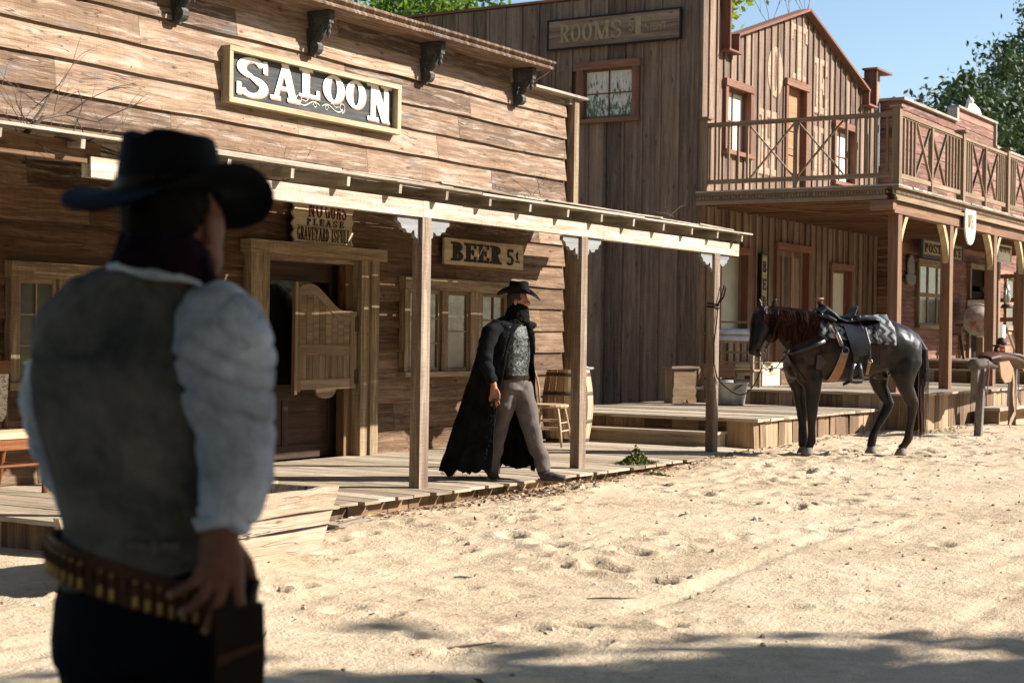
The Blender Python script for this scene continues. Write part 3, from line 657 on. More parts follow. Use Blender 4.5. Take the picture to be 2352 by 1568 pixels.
# ------------------------------------------------------------------ HOTEL
HX=23.7; HY=11.2
hotel=empty('hotel',(27.9,11.2,.15),'two-storey brown board-and-batten hotel with gabled false front and long balcony','hotel building')
def clip_top(x,outline):
    for (a,za),(b,zb) in zip(outline,outline[1:]):
        if a<=x<=b: return za+(zb-za)*(x-a)/(b-a) if b>a else max(za,zb)
    return outline[-1][1]
OUT=[(23.7,7.4),(24.5,7.4),(24.5001,6.24),(24.88,6.24),(24.8801,6.5),(28.0,7.46),(31.2,6.44),(31.2001,6.2),(31.6,6.2),(31.6001,6.95),(32.25,6.95)]
HH=[(24.68,25.6,4.62,5.66),(27.26,28.12,3.8,6.03),(29.68,30.7,4.55,5.58),(24.5,25.57,1.62,2.92),(26.92,28.34,.7,3.1),(29.58,30.6,1.6,2.86)]
def vboards(mb,x0,x1,w,zlo,topf,y,holes,th=.02,gapb=.0,ax='x',nrm=-1,batt=True):
    bm=MB() if batt else None
    x=x0
    while x<x1-.02:
        e=min(x+w,x1)
        cuts=[zlo]
        hs=[h for h in holes if h[1]>x+.03 and h[0]<e-.03]; hs.sort(key=lambda h:h[2])
        segs=[];z=zlo
        for h in hs:
            if h[2]>z: segs.append((z,h[2],False))
            z=max(z,h[3])
        segs.append((z,None,True))
        yj=rnd(-.003,.003)
        for a,b,tp in segs:
            if tp: t0,t1=topf(x+.002),topf(e-.002)
            else: t0=t1=b
            P=[(x+.002,a),(e-.002,a),(e-.002,t1),(x+.002,t0)]
            if min(t0,t1)<=a+.02: continue
            UV=lambda p,ou=rnd(0,40),ov=rnd(0,40):(p[1]+ou,p[0]+ov)
            mk(mb,P,y+yj,th,ax,nrm,UV)
        if batt:
            wd=.045; c=x
            hs=[h for h in holes if h[1]>c-.02 and h[0]<c+.02]; hs.sort(key=lambda h:h[2]); z=zlo; segs=[]
            for h in hs:
                if h[2]>z: segs.append((z,h[2]))
                z=max(z,h[3])
            segs.append((z,min(topf(c-wd/2) if c-wd/2>x0-.1 else 99,topf(c+wd/2))))
            for a,b in segs:
                if b<=a+.02: continue
                j=rnd(-.006,.006)
                mk(bm,[(c-wd/2+j,a),(c+wd/2+j,a),(c+wd/2+j,b),(c-wd/2+j,b)],y+nrm*(th+.001),.026,ax,nrm,lambda p,ou=rnd(0,40),ov=rnd(0,40):(p[1]+ou,p[0]+ov))
        x+=w
    return bm
def mk(mb,P,y,th,ax,nrm,UV):
    f=(lambda p,d:(p[0],y+d,p[1])) if ax=='x' else (lambda p,d:(y+d,p[0],p[1]))
    n=len(mb.v); k=len(P)
    mb.v+=[Vector(f(p,0)) for p in P]+[Vector(f(p,nrm*th)) for p in P]
    def add(idx,uvs): mb.f.append(tuple(idx)); mb.uv.append(uvs); mb.m.append(0)
    o=list(range(n+k,n+2*k)); add(o,[UV(p) for p in P])
    for i in range(k):
        j=(i+1)%k; a=UV(P[i]); b=UV(P[j]); add([n+i,n+j,n+k+j,n+k+i],[a,b,(b[0]+.01,b[1]+.02),(a[0]+.01,a[1]+.02)])
# front wall
mb=MB(); bm=vboards(mb,23.74,32.25,.283,.73,lambda x:clip_top(x,OUT),HY,HH)
mb.v[:]=mb.v; mb.build('front_boards',M['hotel'],hotel); bm.build('front_battens',M['hotel'],hotel)
# side wall facing the saloon (x = HX)
SH=[(12.36,13.28,5.12,5.92)]
mb=MB(); bm=vboards(mb,11.22,17.6,.33,.1,lambda y:7.1,HX,SH,ax='y')
mb.build('side_boards',M['rooms'],hotel); bm.build('side_battens',M['rooms'],hotel)
mb=MB(); mb.bp((HX-.03,11.12,.1),(HX+.035,11.26,7.4)); mb.build('corner_board',M['rooms'],hotel)
mb=MB(); mb.bp((HX-.06,11.2,7.12),(HX+.2,17.7,7.16)); mb.bp((HX-.04,11.2,7.4),(24.54,11.5,7.44)); 
mb.build('side_cap',M['redtrim'],hotel)
mb=MB() # core walls behind the boards
mb.bp((23.72,11.205,.1),(24.6,11.3,6.2)); 
for a,b,c,d in ((24.6,32.25,.1,1.6),(24.6,32.25,3.12,4.5)): mb.bp((a,11.22,c),(b,11.3,d))
mb.bp((24.6,11.5,1.6),(32.25,11.55,6.2)); mb.prism([(24.6,6.2),(24.9,6.48),(28.0,7.42),(31.1,6.42),(31.5,6.2)],(0,11.3,0),X,Z,Y*.1)
mb.bp((23.74,11.22,6.2),(24.5,11.4,7.38)); mb.bp((31.62,11.22,6.2),(32.24,11.3,6.94))
mb.bp((23.72,11.3,.1),(23.78,12.3,7.1)); mb.bp((23.72,13.3,.1),(23.78,17.6,7.1)); mb.bp((23.72,12.3,.1),(23.78,13.3,5.1)); mb.bp((23.72,12.3,5.95),(23.78,13.3,7.1)); mb.bp((32.2,11.3,.1),(32.28,17.6,6.2)); mb.bp((23.8,17.5,.1),(32.2,17.6,6.2))
mb.build('wall',M['darkboard'],hotel)
mb=MB(); mb.beam((30.5,11.35,6.72),(31.7,11.35,6.76),.1,.05); mb.bp((23.9,11.5,6.1),(32.1,17.5,6.25)); mb.bp((30.6,11.9,6.25),(31.55,12,6.7)); mb.build('roof',M['redtrim'],hotel)
# parapet trim
mb=MB()
def tb(a,b,y0=11.02,y1=11.28,t=.045): mb.beam((a[0],(y0+y1)/2,a[1]),(b[0],(y0+y1)/2,b[1]),y1-y0,t)
tb((24.86,6.52),(28.0,7.49)); tb((28.004,7.493),(31.25,6.46))
mb.bp((31.18,11.03,6.2),(31.225,11.28,6.44)); mb.bp((31.1,11.0,6.165),(31.64,11.28,6.2)); mb.bp((31.58,11.02,6.205),(31.625,11.28,6.93)); mb.bp((31.5,10.98,6.93),(32.42,11.3,6.97))
mb.bp((24.86,11.03,6.235),(24.9,11.28,6.5)); mb.bp((24.42,11.0,6.2),(24.95,11.28,6.232)); mb.bp((24.48,11.02,6.235),(24.525,11.28,7.4)); mb.bp((23.62,10.98,7.4),(24.6,11.1,7.44))
mb.build('gable_trim',M['redtrim'],hotel)
# openings
def hframe(x0,x1,z0,z1,name='window',mat='redtrim',f=.1,sill=True,y=11.2):
    mb=MB(); yo=y-.08
    mb.bp((x0-f,yo,z0),(x0,y+.14,z1)); mb.bp((x1,yo,z0),(x1+f,y+.14,z1)); mb.bp((x0-f-.02,yo-.02,z1),(x1+f+.02,y+.14,z1+f+.02))
    if sill: mb.bp((x0-f-.03,yo-.04,z0-.07),(x1+f+.03,y+.14,z0))
    return mb.build(name,M[mat],hotel)
def hwin(x0,x1,z0,z1,nc=2,nr=2,pane='blind',y=11.2,torn=False):
    f=hframe(x0,x1,z0,z1); sm=MB(); gb=MB(); sash(sm,gb,x0+.001,x1-.001,z0,z1,y+.05,nc,nr,.05,.02,.025)
    sm.build('sash',M['redtrim'] if pane=='blind' else M['rail'],f); gb.build('pane',M[pane],f)
    if torn:
        m=MB(); m.prism([(x0+.08,z0+.1),(x0+.35,z0+.06),(x0+.42,z0+.42),(x0+.3,z0+.3),(x0+.2,z0+.5),(x0+.12,z0+.45)],(0,y+.073,0),X,Z,Y*.002); m.build('torn_hole',M['dark'],f)
hwin(24.68,25.6,4.62,5.66); hwin(29.68,30.7,4.55,5.58,torn=True)
M['dusty']=plain('dusty_lower_pane',(.33,.31,.25),.35,0,.3,2)
hwin(24.5,25.57,1.62,2.92,1,1,'dusty'); hwin(29.58,30.6,1.6,2.86,1,1,'blind')
M['doorup']=wood('orange_brown_door_wood',(.2,.09,.04),(.36,.18,.09),(.48,.27,.14),isl=.05,knots=.1)
def pdoor(x0,x1,z0,z1,rows,cols,mat,name='door',y=11.2):
    f=hframe(x0,x1,z0,z1,'door_frame',sill=False); mb=MB(); yy=y+.05
    s=.09; cw=(x1-x0-s*(cols+1))/cols
    for c in range(cols+1): xx=x0+c*(cw+s); mb.bp((xx,yy,z0),(xx+s,yy+.05,z1),long=2)
    hs=sum(rows); zz=z0+.02
    for c in range(cols):
        xx=x0+s+c*(cw+s); zz=z0
        for h in rows:
            hh=(z1-z0-s*(len(rows)+1))*h/hs
            mb.bp((xx,yy+.001,zz),(xx+cw,yy+.049,zz+s)); zz+=s; mb.bp((xx,yy+.025,zz),(xx+cw,yy+.04,zz+hh)); mb.bp((xx+.03,yy+.015,zz+.03),(xx+cw-.03,yy+.03,zz+hh-.03)); zz+=hh
        mb.bp((xx,yy+.001,zz),(xx+cw,yy+.049,zz+s))
    mb.build(name,M[mat],f)
pdoor(27.26,28.12,3.86,6.03,[.4,.3,.3,.5],1,'doorup')
pdoor(26.92,28.34,.74,3.1,[.9,1.1],3,'hotel')
# side window with lace curtain
mb=MB(); a,b,c,d=12.36,13.28,5.12,5.92
mb.bp((HX-.09,a-.12,c-.02),(HX+.1,a,d)); mb.bp((HX-.09,b,c-.02),(HX+.1,b+.12,d)); mb.bp((HX-.1,a-.14,d),(HX+.1,b+.14,d+.13)); mb.bp((HX-.12,a-.14,c-.085),(HX+.1,b+.14,c-.02))
f=mb.build('side_window',M['redtrim'],hotel)
mb=MB()
mb.bp((HX-.02,a,c-.02),(HX+.02,a+.035,d)); mb.bp((HX-.02,b-.035,c-.02),(HX+.02,b,d)); mb.bp((HX-.018,a+.035,d-.035),(HX+.018,b-.035,d)); mb.bp((HX-.018,a+.035,c-.02),(HX+.018,b-.035,c+.03))
m_=(a+b)/2; mb.bp((HX-.015,m_-.01,c+.03),(HX+.015,m_+.01,d-.035)); mb.bp((HX-.012,a+.035,(c+d)/2-.01),(HX+.012,b-.035,(c+d)/2+.01)); mb.build('sash',M['darkboard'],f)
N=NT('lace_with_painted_reflection'); tc=N.n('TexCoord').outputs['Object']; sp=N.n('SeparateXYZ',{0:tc})
q=N.noise(N.vec(N.math('MULTIPLY',sp.outputs[1],26),N.math('MULTIPLY',sp.outputs[2],7)),1,5,.7,.4); low=N.mp(sp.outputs[2],5.0,5.85)
q2=N.noise(tc,4,2)
fac=N.mp(N.math('ADD',N.math('ADD',q,N.math('MULTIPLY',N.math('SUBTRACT',low,.35),.22)),N.math('MULTIPLY',N.math('SUBTRACT',q2,.5),.4)),.43,.52,0,1)
green=N.mix(N.mp(N.noise(tc,30,3),.45,.55),(.03,.05,.02),(.13,.18,.08))  # green in the lace gaps is a painted reflection of trees
N.out(N.mix(fac,green,N.mix(N.mp(q,.4,.8),(.45,.42,.33),(.72,.69,.58))),.6); M['lace']=N.mat
mb=MB(); mb.bp((HX+.004,a+.03,c),(HX+.01,b-.03,d-.03)); o=mb.build('curtained_pane',M['lace'],f)
for l in o.data.vertices: pass
# HOTEL letters painted on the boards
HL=MB(); HO=MB()
def hp(x,y): return at((1300+x/2.766)*.9408,(y/2.766)*.9408,Y=11.17)
for ch,xa,xb,ya,yb2 in (('O',1590,1692,315,655),('T',1745,1860,175,545),('E',1900,1990,400,770),('H',1530,1650,745,1180),('L',1885,1985,860,1200)):
    xm=(xa+xb)/2; z1=hp(xm,ya).z; z0=hp(xm,yb2).z; x0=hp(xa,(ya+yb2)/2).x; x1=hp(xb,(ya+yb2)/2).x
    put_glyph(HO,ch,(x0+.035,11.1745,z0-.03),X,Z,-Y,(x1-x0),z1-z0,.3,.1,th=.0015)
    put_glyph(HL,ch,(x0,11.172,z0),X,Z,-Y,(x1-x0),z1-z0,.3,.1,th=.0015)
M['fadedcream']=wood('faded_cream_wall_paint',(.17,.1,.065),(.36,.25,.165),(.5,.375,.26),isl=.0,knots=0,weather=.9,wcol=(.24,.15,.095))
M['fadedbrown']=plain('faded_outline_paint',(.17,.09,.05),.8)
HO.build('letter_outline',M['fadedbrown'],hotel); HL.build('wall_lettering',M['fadedcream'],hotel)
# balcony
BX0=23.6; BX1=40; BY=7.93; BZ=3.84
mb=MB(); x=BX0-.03
while x<BX1: w_=.235; mb.bp((x,BY-.06+rnd(-.01,.01),BZ-.03),(x+w_-.008,11.17,BZ+rnd(-.002,.002)),jit=.002); x+=w_
mb.build('balcony_floor',M['grey'],hotel)
mb=MB()
mb.bp((BX0,BY+.15,3.68),(BX0+.05,11.17,BZ-.035)); mb.bp((BX0-.03,BY+.12,3.77),(BX0-.001,11.17,BZ-.036)); mb.bp((BX0-.02,BY+.12,3.62),(BX0+.05,11.17,3.675))
mb.bp((BX0+.05,BY,3.62),(BX1,BY+.04,3.69)); mb.bp((BX0-.02,BY-.03,3.755),(BX1,BY+.04,BZ-.036)); mb.bp((BX0,BY+.01,3.69),(BX1,BY+.04,3.755)); mb.bp((BX0-.02,BY-.045,3.6),(BX1,BY-.001,3.65))
mb.bp((BX0-.03,BY-.07,3.785),(BX1,BY-.031,3.803))
fs=mb.build('balcony_fascia',M['rail'],hotel)
mb=MB()
y=BY+.1
while y<11.1: mb.bp((BX0-.022,y,3.71),(BX0-.001,y+.025,3.745)); y+=.05
x=BX0
while x<36: mb.bp((x,BY-.022,3.705),(x+.03,BY+.009,3.745)); x+=.06
tag(mb.build('dentil_moulding',M['rail'],fs),kind='stuff')
mb=MB(); x=23.95
while x<BX1: mb.bp((x,8.06,3.62),(x+.05,11.19,3.80)); x+=.42
mb.beam((23.7,10.5,3.6),(29,8.3,3.6),.03,.02); mb.build('joists',M['hpost'],hotel)
mb=MB(); mb.bp((23.68,7.96,3.42),(28.9,8.13,3.595),jit=.004); mb.bp((28.905,7.965,3.42),(BX1,8.13,3.595),jit=.004); mb.bp((23.55,7.94,3.46),(23.7,8.3,3.6)); mb.build('porch_beam',M['hpost'],hotel)
M['cbrace']=wood('pale_curved_brace_wood',(.2,.14,.07),(.42,.32,.17),(.56,.46,.28),isl=.2,knots=.2,weather=.3)
for px in (24.0,26.62,29.25,31.35,34.2):
    mb=MB(); mb.bp((px-.1,7.97,.73),(px+.08,8.13,3.42),jit=.004); p=mb.build('porch_post',M['hpost'],hotel)
    for s in (-1,1):
        if px==24.0 and s<0: continue
        n=8; L=[];Rr=[]
        for k in range(n+1):
            t=k/n; xx=.09+.36*(t**1.7); zz=-.62+.62*t; wd=.06+.05*t
            L.append((s*xx,zz)); Rr.append((s*(xx-wd*.9),zz+wd*.5) if k<n else (s*(xx-wd*1.3),zz))
        L.append((s*.47,0)); pl=L+Rr[::-1]
        if s<0: pl=pl[::-1]
        mb=MB(); mb.prism(pl,(px-.01,7.99,3.415),X,Z,Y*.1); mb.build('curved_brace',M['cbrace'],p)
# railing
def rail_run(name,P,mid,posts):
    "P(t)->point on run for coordinate t"
    r=MB(); bl=MB()
    return
mb=MB(); rb=MB()
def rail(p0,p1,endp=(True,True),ob=None):
    p0,p1=Vector(p0),Vector(p1); d=p1-p0; L=d.length; u=d/L; nrm=Vector((-u.y,u.x,0))
    A=lambda t,z:p0+u*t+Z*z
    mb.beam(A(0,1.06),A(L,1.06),.075,.045); mb.beam(A(0,1.03-.0),A(L,1.03),.04,.03); mb.beam(A(0,.145),A(L,.145),.04,.07)
    m=L/2; xw=min(.72,L*.27)
    rb.beam(A(m,.0),A(m,1.03),.07,.07,up=nrm)
    for s in (-1,1):
        a=m+s*.04; b=m+s*(.04+xw)
        rb.beam(A(a,1.0)+nrm*.012,A(b,.19)+nrm*.012,.022,.04,up=nrm); rb.beam(A(a,.19)-nrm*.012,A(b,1.0)-nrm*.012,.022,.04,up=nrm)
        n=5
        for k in range(n):
            t=b+s*(L/2-xw-.04)*(k+.3)/n
            rb.box(A(t,.58),(.035,.035,.88))
def postb(p,h=1.15):
    rb.box(Vector(p)+Z*(h/2),(.12,.12,h)); rb.box(Vector(p)+Z*(h+.015),(.19,.19,.035)); 
mb=MB(); rb=MB(); rail((23.7,11.1,BZ),(23.7,7.98,BZ))
mb.build('end_handrail',M['rail'],hotel); rb.build('end_balusters',M['rail'],hotel)
mb=MB(); rb=MB(); rail((23.74,7.95,BZ),(27.0,7.95,BZ)); rail((27.0,7.95,BZ),(29.78,7.95,BZ)); rail((29.78,7.95,BZ),(32.6,7.95,BZ)); rail((32.6,7.95,BZ),(35.4,7.95,BZ))
mb.build('front_handrail',M['cbrace'] if False else M['rail'],hotel); rb.build('front_balusters',M['rail'],hotel)
for p in ((23.72,11.08),(23.72,7.95),(27.0,7.95),(29.78,7.95),(32.6,7.95),(35.4,7.95)):
    rb=MB(); postb((p[0],p[1],BZ)); rb.build('rail_post',M['rail'],hotel)
# platforms
def deckx(mb,x0,x1,y0,y1,z,along='y',w=.2,j=.02,th=.035):
    if along=='y':
        x=x0
        while x<x1-.03:
            ww=min(w*rnd(.85,1.15),x1-x); mb.bp((x+.004,y0+rnd(-j,j),z-th),(x+ww-.004,y1,z+rnd(-.003,.002)),jit=.003,long=1); x+=ww
    else:
        y=y0
        while y<y1-.03:
            ww=min(w*rnd(.85,1.15),y1-y); mb.bp((x0+rnd(-j,j),y+.004,z-th),(x1,y+ww-.004,z+rnd(-.003,.002)),jit=.003,long=0); y+=ww
mb=MB(); deckx(mb,23.4,31.3,7.45,11.18,.735,'y',.22); deckx(mb,31.5,46,7.5,10.9,1.16,'y',.22); mb.bp((31.2,7.5,.955),(31.5,11.1,.99),long=1)
mb.build('porch_deck',M['deck'],hotel)
mb=MB(); x=23.42
while x<31.3: w_=rnd(.16,.26); mb.box((x+w_/2,7.52+rnd(-.01,.01),.43),(w_-.006,.02,.53),rot=Matrix.Rotation(rnd(-.02,.02),3,'Y')); x+=w_
y=7.54
while y<11.2: w_=rnd(.16,.26); mb.bp((23.45+rnd(-.006,.006),y,.12),(23.47,y+w_-.006,.695)); y+=w_
y=7.54
while y<11.2: w_=rnd(.3,.5); mb.bp((31.22,y,.74),(31.24,y+w_-.006,.955)); mb.bp((31.52,y,.74),(31.54,y+w_-.006,1.12)); y+=w_
x=31.52
while x<46: w_=rnd(.2,.3); mb.bp((x,7.55,.1),(x+w_-.006,7.57,1.12)); x+=w_
mb.build('porch_skirting',M['skirt'],hotel)
# low landing and its step between the saloon and the hotel
land=empty('landing',(21,9.5,.15),'low plank landing with one step joining saloon boardwalk to hotel porch','landing')
mb=MB(); deckx(mb,18.85,23.44,8.05,11.6,.505,'y',.21,.015); mb.bp((18.83,8.03,.47),(18.9,11.6,.512)); mb.build('deck',M['deck'],land)
mb=MB(); x=18.9
while x<23.4: w_=rnd(.14,.24); mb.box((x+w_/2,8.12+rnd(-.015,.01),.3),(w_-.008,.02,.37),rot=Matrix.Rotation(rnd(-.05,.05),3,'Y')@Matrix.Rotation(rnd(-.05,.02),3,'X')); x+=w_
y=8.12
while y<11.5: w_=rnd(.25,.4); mb.bp((18.9,y,.1),(18.92,y+w_-.006,.47)); y+=w_
mb.build('skirting',M['skirt'],land)
mb=MB(); mb.bp((18.45,8.45,.31),(18.88,11.4,.345),jit=.004); mb.bp((18.52,8.5,.12),(18.55,11.4,.31)); mb.bp((18.55,8.48,.12),(18.86,8.51,.31)); mb.build('step',M['deck'],land)
st=empty('step_bench',(26.5,7.2,.2),'low plank step standing in front of the hotel porch','step')
mb=MB(); mb.bp((26.15,7.02,.42),(29.1,7.42,.465),jit=.006); mb.build('top',M['deck'],st)
mb=MB(); mb.bp((26.2,7.05,.15),(26.24,7.4,.42)); mb.bp((29.0,7.05,.15),(29.05,7.4,.42)); mb.bp((26.25,7.3,.2),(29,7.33,.42)); mb.build('support',M['skirt'],st)
# hotel signs
s=sign('rooms_sign','brown plank sign reading ROOMS $1 per NIGHT high on the dark side wall','' or (HX-.08,13.93,6.31),2.43,.46,.03,M['rooms'],3,frame=M['blackpaint'],ax=-Y,nrm=-X,fw=.025)
mb=MB(); xx=HX-.112
put_text(mb,'ROOMS',(xx,13.72,6.40),-Y,Z,-X,.3,1.17,.2,.075,gap=.08); put_text(mb,'$',(xx,12.42,6.49),-Y,Z,-X,.17,.1,.22,.1); put_text(mb,'1',(xx,12.33,6.41),-Y,Z,-X,.3,.17,.28,.08)
put_text(mb,'per',(xx,12.08,6.65),-Y,Z,-X,.11,.2,.2,.13,sf=0); put_text(mb,'NIGHT',(xx,12.12,6.47),-Y,Z,-X,.12,.38,.14,.13,sf=0,gap=.2); mb.build('lettering',M['khaki'],s)
s=sign('beds_sign','narrow upright sign reading BEDS beside the lower hotel door','' or (26.08,11.13,1.7),.26,1.26,.03,M['signwood'],1,frame=M['blackpaint'],fw=.03)
mb=MB()
for k,ch in enumerate('BEDS'): put_glyph(mb,ch,(26.14,11.096,2.66-.3*k),X,Z,-Y,.14,.19,.2,.09)
mb.build('lettering',M['darkpaint'],s)
# round-bottomed hanging board
sh=empty('shield_sign',(27.3,7.86,3.35),'small white oval-bottomed hotel sign fixed to the porch beam','sign')
pl=[(-.3,.22),(.3,.22)]+[(.3*math.cos(R(-a)),-.0+.36*math.sin(R(-a))) for a in range(0,181,15)]
mb=MB(); mb.prism(pl[::-1],(27.33,7.9,3.5),X,Z,-Y*.03); mb.build('board',plain('chalky_white_paint',(.78,.75,.68),.7),sh)
mb=MB(); put_text(mb,'HOTEL',(27.16,7.868,3.42),X,Z,-Y,.22,.34,.2,.07)
mb.tube([Vector((27.33+.22*math.cos(R(a)),7.866,3.5+.26*math.sin(R(a)))) for a in range(-160,-19,10)],.006,5); mb.build('lettering',M['khaki'],sh)
# ------------------------------------------------------------------ POST OFFICE
po=empty('post_office',(39,10.75,1.1),'faded red clapboard post office with stepped parapet beyond the hotel','post office building')
def po_holes(): return [(33.4,35.55,1.85,3.2),(37.05,38.6,1.1,3.3),(40.2,42,1.9,3.1)]
for nm,x0,x1,z0,z1,hs in (('clapboards',32.32,46,1.1,3.5,po_holes()),('clapboards',32.32,36.0,3.5,6.4,[]),('clapboards',36.0,39.1,3.5,6.72,[]),('clapboards',39.1,46,3.5,6.15,[])):
    n=int(round((z1-z0)/.19)); mb=MB(); lapsiding(mb,x0,x1,[z0+(z1-z0)*i/n for i in range(n+1)],10.75,lap=.02,holes=hs,minL=2.5,maxL=5); mb.build(nm,M['red'],po)
mb=MB(); 
for i in range(28): mb.bp((32.285+rnd(0,.006),10.76,1.1+.19*i+.002),(32.32,11.19 if i>2 else 11.19,1.1+.19*(i+1)-.002),long=1)
mb.build('side_clapboards',M['red'],po)
mb=MB(); mb.bp((32.22,10.66,6.4),(36.0,11.3,6.45)); mb.bp((35.98,10.66,6.72),(39.16,10.9,6.77)); mb.bp((39.14,10.66,6.15),(46,10.9,6.2)); mb.bp((35.94,10.68,6.455),(36.06,10.9,6.72)); mb.bp((39.08,10.68,6.2),(39.16,10.9,6.72)); mb.build('parapet_cap',M['grey'],po)
mb=MB(); mb.prism([(37.1,6.77),(37.25,6.98),(37.7,7.02),(38.1,6.95),(38.35,6.77)],(0,10.8,0),X,Z,Y*.08); mb.lathe([(.0,0),(.07,.01),(.09,.07),(.05,.13),(.01,.16)],(37.45,10.84,6.99)); mb.build('parapet_crest',plain('white_crest_paint',(.7,.68,.64),.7),po)
mb=MB(); mb.bp((32.33,10.78,.2),(33.3,10.85,6.3)); mb.bp((33.3,10.78,3.25),(46,10.85,6.1)); mb.bp((35.6,10.78,.2),(37.0,10.85,3.3)); mb.bp((33.3,10.78,.2),(35.6,10.85,1.8)); mb.bp((38.7,10.78,.2),(46,10.85,3.3)); mb.bp((33.2,11.3,.2),(40,11.35,3.4)); mb.bp((46,10.7,.2),(46.1,16,6)); mb.bp((32.4,16,.2),(46,16.1,5)); mb.build('wall',M['darkboard'],po)
mb=MB(); mb.bp((32.4,10.95,5.0),(46,16,5.1)); mb.build('roof',M['grey'],po)
def powin(x0,x1,z0,z1,nc):
    mb=MB(); f=.1; y=10.72
    mb.bp((x0-f,y-.05,z0),(x0,y+.08,z1)); mb.bp((x1,y-.05,z0),(x1+f,y+.08,z1)); mb.bp((x0-f,y-.06,z1),(x1+f,y+.08,z1+.1)); mb.bp((x0-f-.03,y-.09,z0-.07),(x1+f+.03,y+.08,z0))
    w=mb.build('window',M['trim'],po); sm=MB();gb=MB(); sash(sm,gb,x0,x1,z0,z1,y+.0,nc,2,.05,.09,.02); sm.build('sash',M['trim'],w); gb.build('pane',M['glass'],w)
powin(33.45,35.5,1.86,3.15,3); powin(40.3,41.9,1.9,3.1,2)
mb=MB(); mb.bp((37.05,10.66,1.16),(37.17,10.85,3.2)); mb.bp((38.5,10.66,1.16),(38.62,10.85,3.2)); mb.bp((37.02,10.64,3.2),(38.65,10.85,3.32)); f=mb.build('door_frame',M['trim'],po)
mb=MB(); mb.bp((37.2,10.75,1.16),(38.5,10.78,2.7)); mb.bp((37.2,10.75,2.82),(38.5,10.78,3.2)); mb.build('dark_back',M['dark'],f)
# open screen door leaf
mb=MB(); o=Vector((38.5,10.7,1.16)); d=Vector((-.35,-.94,0)); 
for a,b in ((0,.09),(.76,.85)): mb.beam(o+d*(a+.045)+Z*0,o+d*(a+.045)+Z*2.0,.03,.09,up=d)
for z in (.05,.9,1.35,1.9): mb.beam(o+d*.09+Z*z,o+d*.76+Z*z,.03,.1)
for a in (.3,.52): mb.beam(o+d*a+Z*1.4,o+d*a+Z*1.85,.02,.03,up=d)
mb.build('screen_door',M['doorup'],f)
s=sign('post_office_sign','blue-grey bordered sign reading POST OFFICE over the red shop window','' or (32.95,10.5,3.31),2.75,.3,.03,M['signwood'],1,frame=M['navy'],fw=.07)
mb=MB(); put_text(mb,'POST',(33.05,10.468,3.36),X,Z,-Y,.19,1.15,.25,.12,gap=.05); put_text(mb,'OFFICE',(34.4,10.468,3.36),X,Z,-Y,.19,1.22,.25,.12,gap=.05); mb.build('lettering',M['darkpaint'],s)
mb=MB(); mb.beam((33.2,10.5,3.6),(33.2,10.55,3.85),.01,.01); mb.beam((35.5,10.5,3.6),(35.5,10.55,3.85),.01,.01); mb.build('hanger',M['iron'],s)
pq=empty('grey_plaque',(32.85,10.68,3),'grey carved plaque with rounded top on the red wall left of the window','plaque')
mb=MB(); mb.prism([(-.18,-.15),(.18,-.15),(.2,.12)]+[(.19*math.cos(R(a)),.14+.17*math.sin(R(a))) for a in range(10,171,20)]+[(-.2,.12)],(32.86,10.7,2.98),X,Z,-Y*.03)
mb.prism([(-.3,0),(-.3,-.06)]+[(.3*math.cos(R(a)),-.06+.16*math.sin(R(a))) for a in range(190,351,20)]+[(.3,-.06),(.3,0)],(32.86,10.7,2.88),X,Z,-Y*.035); mb.build('board',M['corbel'],pq)
mb=MB(); 
for k,t in enumerate(('POST','IN','HERE')): put_text(mb,t,(32.74,10.668,3.1-.1*k),X,Z,-Y,.06,.24,.2,.12,sf=0)
s=sign('menu_sign','white framed board hanging under the balcony at the far right','' or (31.62,8.6,3.1),.92,.28,.02,M['cream'],1,frame=plain('white_frame_paint',(.75,.72,.64),.6),fw=.03)
mb=MB()
for k in range(9): mb.bp((31.66+.095*k,8.571,3.3-.02*(k%3)),(31.7+.095*k,8.578,3.38))
mb.bp((31.62,8.573,3.33),(32.54,8.579,3.38)); mb.build('lettering',M['darkboard'],s)
# porch post standing alone on the upper platform
pp=empty('support_post',(32.75,8.9,1.15),'pale square post standing on the upper platform at the far right','post')
mb=MB(); mb.bp((32.68,8.84,1.15),(32.82,8.96,3.62),jit=.003); mb.build('shaft',M['hpost'] if False else M['rail'],pp); mb=MB(); mb.bp((32.66,8.82,1.15),(32.84,8.98,1.3)); mb.build('base_block',M['rail'],pp)
# ------------------------------------------------------------------ trees
import numpy as np
def leafmat(name,c1,c2,tr=.25):
    N=NT(name); r=N.n('NewGeometry').outputs['Random Per Island']; tc=N.n('TexCoord').outputs['Object']
    c=N.mix(r,c1,c2); c=N.mix(N.mp(N.noise(tc,.8,2),.4,.65),c,tuple(x*.75 for x in c1))
    N.out(c,.55,Specular_IOR_Level=.3)
    t=N.n('BsdfTranslucent',{0:N.mix(.5,c,(c2[0]*1.6,c2[1]*1.8,c2[2]*.6))}); m=N.n('MixShader',{0:tr,1:N.b.outputs[0],2:t.outputs[0]})
    N.t.links.new(m.outputs[0],N.t.nodes['Material Output'].inputs[0]); return N.mat
M['leafG']=leafmat('bright_green_leaves',(.05,.1,.015),(.14,.22,.035),.35)
M['leafY']=leafmat('yellow_green_leaves',(.12,.17,.02),(.26,.3,.05),.4)
M['leafD']=leafmat('dark_evergreen_leaves',(.018,.038,.014),(.05,.085,.03),.15)
M['bark']=plain('grey_brown_bark',(.13,.1,.075),.9,0,.5,6,bump=.6,bs=14)
